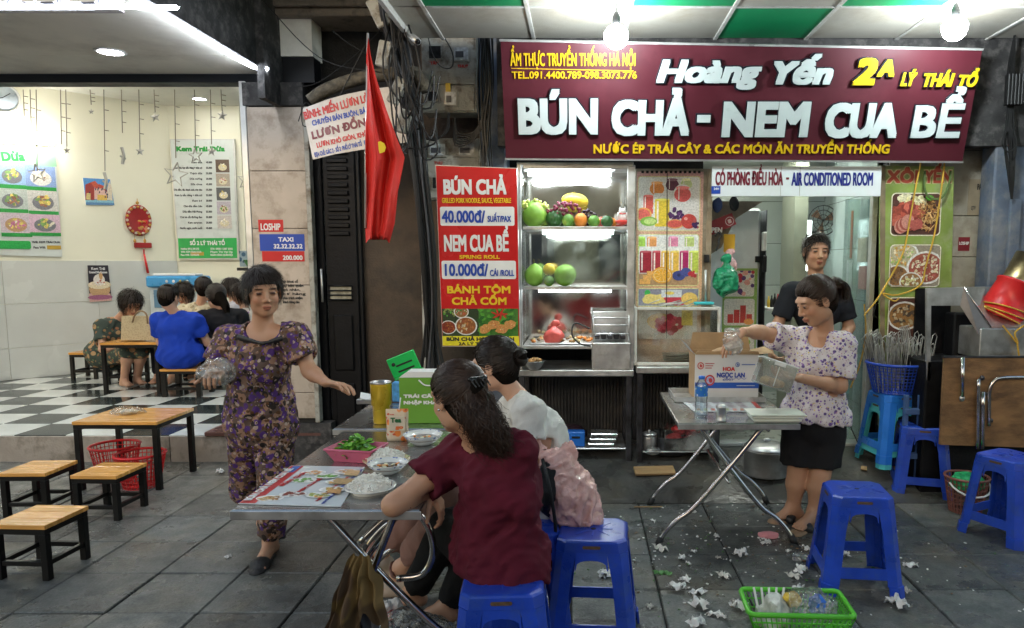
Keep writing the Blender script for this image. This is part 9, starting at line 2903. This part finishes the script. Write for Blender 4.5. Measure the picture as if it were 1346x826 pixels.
# ---------------------------------------------------------------- woman in white, seated beyond her
def woman_white():
 p = Person('woman in a white T-shirt with a hair bun seated beyond the woman in maroon',(q_(705,690,3.12)[0],3.12,.016),skB,h=3.8)
 ch,pe = q_(708,578,3.12),q_(722,660,3.10)
 ls_,rs_ = q_(696,543,2.98),q_(672,536,3.28)
 le,re_ = q_(698,604,2.94),q_(640,600,3.30)
 lw_,rw = q_(655,640,3.08),q_(600,600,3.34)
 p.torso(ch,pe,rs_,ls_,(-1,.12,0),w=.84,depth=.92)
 M = p.J['M']
 p.head(q_(650,480,3.12),(-.93,.30,-.16),up=(-.10,0,1),size=1.0,neck=q_(682,524,3.13),nr=.044)
 p.limb(ls_,le,lw_,(.042,.038,.032,.032,.023)); p.limb(rs_,re_,rw,(.042,.038,.032,.032,.023))
 p.hand(lw_,(-.9,.1,-.2),(0,0,-1),1,curl=(30,40,30)); p.hand(rw,(-.9,.1,.1),(0,0,-1),-1,curl=(30,40,30))
 h1,h2 = q_(706,668,3.04),q_(700,668,3.22)
 k1,k2 = q_(598,655,3.04),q_(590,645,3.28)
 a1,a2 = q_(530,745,3.22),q_(500,725,3.45)
 p.limb(h1,k1,a1,(.07,.066,.05,.048,.032)); p.limb(h2,k2,a2,(.07,.066,.05,.048,.032))
 t1_ = G(497,777,.03); p.foot(a1,(t1_.x,t1_.y,.03),.92); t2__ = G(470,745,.03); p.foot(a2,(t2__.x,t2__.y,.03),.92)
 p.build()
 wt_ = cloth('white_cotton',(.66,.64,.60))
 def top(F):
  torso_cloth(F,M,ch,pe,rs_,ls_,.020,.86,1.0)
  F.ell(lerp(ch,pe,.9),(.15,.135,.15),M,k=.05)
  sleeve(F,ls_,le,.55,.060,.062); sleeve(F,rs_,re_,.5,.058,.06)
  neck_hole(F,q_(672,513,3.12),(.054,.06,.046),M)
  hemcut(F,q_(722,690,3.1),(0,0,-1),.3)
 p.garment('t_shirt',wt_,top,h=.0085,folds=[(.008,.13,(.5,0,1),31,.3),(.003,.05,(.8,0,1),32,.2)])
 def pants(F):
  F.ell(pe - V3(0,0,.02),(.15,.14,.11),M,k=.03)
  for h_,k_,a_ in ((h1,k1,a1),(h2,k2,a2)):
   F.cap(h_,k_,.088,.078,k=.03); F.cap(k_,a_,.078,.062,k=.03); F.cut(lerp(k_,a_,.84),unit(a_ - k_),.004,.12)
 p.garment('trousers',cloth('dusty_brown_cotton',(.25,.14,.115)),pants,h=.010,folds=[(.008,.12,(.3,.3,1),33)])
 for t_,a_ in ((t1_,a1),(t2__,a2)):
  def shoe(F,t_=t_,a_=a_):
   d = unit(V3(t_.x - a_[0],t_.y - a_[1],0)); c_ = V3(t_.x,t_.y,.028)
   F.cap(c_ - d*.20,c_ - d*.02,.038,.042,k=.02,flat=((0,0,1),.5)); F.cap(c_ - d*.16 + V3(0,0,.035),c_ - d*.05 + V3(0,0,.01),.044,.042,k=.02)
   F.cut(c_ - d*.015,d,.004,.08)
  p.garment('open_shoe',mat('beige_leather',(.42,.33,.25),.5),shoe,h=.007)
 p.scalp(HM,hairline=.030,h=.0045,fn=lambda F: F.ell(p.H(0,-.125,.02),(.036,.030,.038),[p.hr,p.hf,p.hu],k=.008))
 p.strands(p.gather((0,-.97,.10),n=2600,keep=lambda v: v[2] > -.58 + max(0,v[1])*.92,lift=.008),HM,.0024)
 rr = np.random.default_rng(4); n = 420; m = 12; P = np.zeros((n,m,3)); a0 = rr.uniform(0,6.28,n); tilt = rr.uniform(-1.2,1.2,n)
 for i in range(m):
  a = a0 + i*.28; r_ = .040 + rr.uniform(-.002,.002,n)
  x = np.cos(a)*r_; z = np.sin(a)*r_*np.cos(tilt); y = np.sin(a)*r_*np.sin(tilt)
  P[:,i] = p.hc + (np.stack([x,-.128 + y*.8,.02 + z],1) @ np.stack([p.hr,p.hf,p.hu])) * p.hs
 p.strands(P,HM,.0026,name='bun')
 # black shoulder bag between the two women
 lump('shoulder_bag','black shoulder bag squeezed between the two seated women','bag',Vector(q_(722,640,2.92)),(.045,.09,.14),cloth('black_nylon',(.014,.014,.016),.5),131,amp=.5)
 mb = MB(); mb.tube(smooth_path([Vector(q_(712,600,2.92)),Vector(q_(722,640,2.80)),Vector(q_(730,690,2.80)),Vector(q_(728,720,2.82))],5),.008,6)
 tag(mb.build('bag_strap',MATS['black_nylon'],None),'black bag strap hanging down beside the stool leg','strap')
woman_white()

# ---------------------------------------------------------------- customers inside the ice cream shop
def customer(label,head,hfwd,sh,pel,fwd,Y,shirt,skirt=None,hair='bob',arms=(),knees=None,ank=None,w=.95,hs=1.05,skin=skB,legcol=None,hairm=HM):
 """head/sh/pel pixel positions at depth Y"""
 fw = unit(V3(*fwd)); rt = np.cross(fw,V3(0,0,1))
 s_ = q_(sh[0],sh[1],Y); pe = q_(pel[0],pel[1],Y); ch = lerp(s_,pe,.33)
 sl,sr = s_ - rt*.17*w - V3(0,0,.03),s_ + rt*.17*w - V3(0,0,.03)
 p = Person(label,(pe[0],pe[1],FZ),skin,h=6,cell=.016)
 p.torso(ch,pe,sl,sr,fw,w=w); M = p.J['M']
 p.head(q_(head[0],head[1],Y + (head[2] if len(head) > 2 else 0)),hfwd,size=hs,neck=s_ + V3(0,0,.03))
 for (a,sd_) in ((sl,-1),(sr,1)):
  e = a + fw*.10 - V3(0,0,.24) + rt*sd_*.05; w_ = e + fw*.20 + V3(0,0,.04) - rt*sd_*.08
  p.limb(a,e,w_,(.044,.04,.034,.034,.024)); p.hand(w_,fw,(0,0,-1),-1 if sd_ < 0 else 1,curl=(30,40,30),h=.007)
 hp = pe - V3(0,0,.03)
 for sd_ in (-1,1):
  kn = hp + fw*.40 + rt*sd_*.08; kn[2] = FZ + .42
  an = kn + fw*.02; an[2] = FZ + .09
  if knees is not None: kn = q_(*knees[(sd_+1)//2]); an = q_(*ank[(sd_+1)//2])
  p.limb(hp + rt*sd_*.08,kn,an,(.075,.07,.052,.05,.034)); p.foot(an,an*(1,1,0) + fw*.16 + V3(0,0,FZ + .02),.95)
  p.J['k%d' % sd_] = (hp + rt*sd_*.08,kn,an)
 p.build()
 def top(F):
  torso_cloth(F,M,ch,pe,sl,sr,.03,w,1.05)
  for (a,sd_) in ((sl,-1),(sr,1)):
   e = a + fw*.10 - V3(0,0,.24) + rt*sd_*.05; sleeve(F,a,e,.6,.064,.066)
  neck_hole(F,s_ + V3(0,0,.05) + fw*.03,(.06,.075,.05),M)
  F.ell(pe,(.19*w,.16,.12),M,k=.05)
 p.garment('top',shirt,top,h=.013,folds=[(.013,.15,(.3,0,1),int(head[0]),.3)])
 def low(F):
  for sd_ in (-1,1):
   a,b_,c_ = p.J['k%d' % sd_]; F.cap(a,b_,.095,.08,k=.04)
   if skirt is None or legcol: F.cap(b_,lerp(b_,c_,.8),.075,.06,k=.03)
 p.garment('skirt' if skirt is not None else 'trousers',skirt or cloth('dark_trousers2',(.02,.02,.025)),low,h=.015)
 if hair == 'bob':
  def fn(F):
   F.ell(p.H(0,-.03,.01),(.10*hs,.10*hs,.11*hs),[p.hr,p.hf,p.hu],k=.02); F.ell(p.H(0,.10,-.055),(.062*hs,.075*hs,.085*hs),[p.hr,p.hf,p.hu],k=.012,op='s')
  p.scalp(hairm,fn=fn,h=.007); p.strands(p.comb((0,-.1,1),n=900,arc=(.5,1.0),lift=.02,flare=.03),hairm,.005)
 elif hair == 'up':
  p.scalp(hairm,h=.007,fn=lambda F: F.ell(p.H(.01,-.06,.085),(.05,.045,.03),[p.hr,p.hf,p.hu],k=.02)); p.strands(p.gather((0,-.5,.85),n=700),hairm,.005)
 elif hair == 'long':
  def fn(F): F.cap(p.H(0,-.08,0),p.H(.06,-.12,-.20),.05,.035,k=.03); F.cap(p.H(.06,-.12,-.18),p.H(.12,-.13,-.30),.035,.02,k=.02)
  p.scalp(hairm,h=.007,fn=fn); p.strands(p.gather((0,-.9,-.2),n=900),hairm,.005)
 return p
fl1 = spotted('orange_floral',(.035,.055,.045),[((.42,.26,.12),1,.38),((.30,.12,.05),1.3,.3),((.12,.18,.10),1.7,.28)],13,seed=9)
customer('woman with bobbed hair in a dark floral dress bending over the handbag table',(172,399,-.12),(.75,-.55,-.55),(156,424),(138,468),(.8,-.55,0),7.95,fl1,fl1,'bob',w=1.0,hs=1.12,
         knees=[(168,462,7.55),(186,462,7.6)],ank=[(163,500,7.62),(180,498,7.75)])
royal = cloth('royal_blue_cloth',(.012,.05,.42))
customer('woman in a bright blue dress seen from behind on a wooden stool',(222,392,-.02),(.05,1,-.35),(232,417),(237,466),(.05,1,0),7.15,royal,royal,'up',w=1.15,hs=1.05)
customer('woman facing us across the table behind the woman in blue',(241,386,0),(-.1,-1,-.45),(243,412),(243,452),(0,-1,0),8.25,cloth('grey_top',(.25,.22,.2)),None,'bob',hs=1.0)
customer('woman in a cream knitted top behind the woman in black',(268,380,.0),(-.3,.9,-.3),(263,405),(262,450),(-.4,.9,0),7.95,spotted('cream_knit',(.55,.48,.33),[((.35,.28,.16),1,.4)],25,seed=1),None,'up')
customer('woman in a black top with long tied hair seen from behind',(284,391,0),(-.7,.7,-.3),(291,413),(292,455),(-.5,.85,0),7.45,cloth('black_blouse',(.015,.015,.018)),None,'long',w=1.05,hs=1.12)
customer('woman in pale clothes at the far right of the shop table',(303,379,0),(-.8,-.5,-.1),(308,402),(310,445),(-.8,-.5,0),8.45,cloth('pale_top',(.45,.45,.5)),None,'bob',hs=.9)
customer('woman in a floral top nearest the column, half hidden',(316,387,0),(-.8,-.45,-.15),(322,413),(322,450),(-.8,-.5,0),7.9,spotted('pale_floral',(.5,.45,.4),[((.3,.15,.3),1,.35),((.5,.4,.1),1.4,.25)],25,seed=3),None,'bob',hs=.92)
# ================================================================== ACROSS THE STREET (seen only in mirrors and steel)
ob = thing('building_across_street','dim terrace of shops across the street, seen only in reflections','building',(0,-11,0))
b = MB(); b.box((-22,-12,0),(22,-11,5.2)); b.build('wall',mat('far_wall',(.55,.45,.32),.8,var=.3),ob,world=True)
for k in range(10):
 b = MB(); b.box((-20 + k*4.1,-10.98,0),(-17.2 + k*4.1,-10.9,2.6)); b.build('shutter',mat('far_shutter',(.07,.07,.075),.5,var=.4),ob,world=True)
 b = MB(); b.box((-19.6 + k*4.1,-10.9,2.8),(-17.6 + k*4.1,-10.85,3.3)); b.build('sign',mat('far_sign',(.35,.25,.16),.5,var=.5,scale=2),ob,world=True)
car = thing('parked_car','dark red parked car at the kerb behind the viewer, seen in the case mirror','car',(.7,-1.1,0))
cp = mat('dark_red_paint',(.40,.03,.03),.2,coat=.8)
prof = [(-2.1,.35),(-2.15,.75),(-1.5,.92),(-.75,.98),(-.2,1.42),(.9,1.46),(1.6,1.02),(2.1,.95),(2.15,.4)]
b = MB(); b.prism([(x,z) for x,z in prof],-.85,.85,'y'); b.build('body',cp,car)
gl_ = mat('car_glass',(.02,.025,.03),.05)
for s_ in (-1,1):
 b = MB(); b.prism([(-.62,.99),(-.18,1.36),(.32,1.39),(.32,.99)],s_*.851 - .004,s_*.851 + .004,'y'); b.build('window',gl_,car)
 b = MB(); b.prism([(.38,.99),(.38,1.39),(.85,1.40),(1.40,1.0)],s_*.851 - .004,s_*.851 + .004,'y'); b.build('window',gl_,car)
 for x in (-1.35,1.35):
  b = MB(); b.M = Matrix.Translation((x,s_*.78,.33)) @ Matrix.Rotation(math.pi/2,4,'X'); b.lathe([(.0001,-.11),(.22,-.11),(.32,-.1),(.33,0),(.32,.1),(.22,.11),(.0001,.11)],22); w_ = b.build('wheel',M_['cable'],car)
  b = MB(); b.M = Matrix.Translation((x,s_*.78,.33)) @ Matrix.Rotation(math.pi/2,4,'X'); b.lathe([(.0001,-.115),(.19,-.115),(.19,.115),(.0001,.115)],18); b.build('rim',M_['alu'],w_)
 b = MB(); b.tube([(-.65,s_*.86,.985),(-.18,s_*.86,1.39),(.9,s_*.86,1.43),(1.45,s_*.86,1.01)],.012,6); b.build('chrome_trim',M_['chrome'],car)
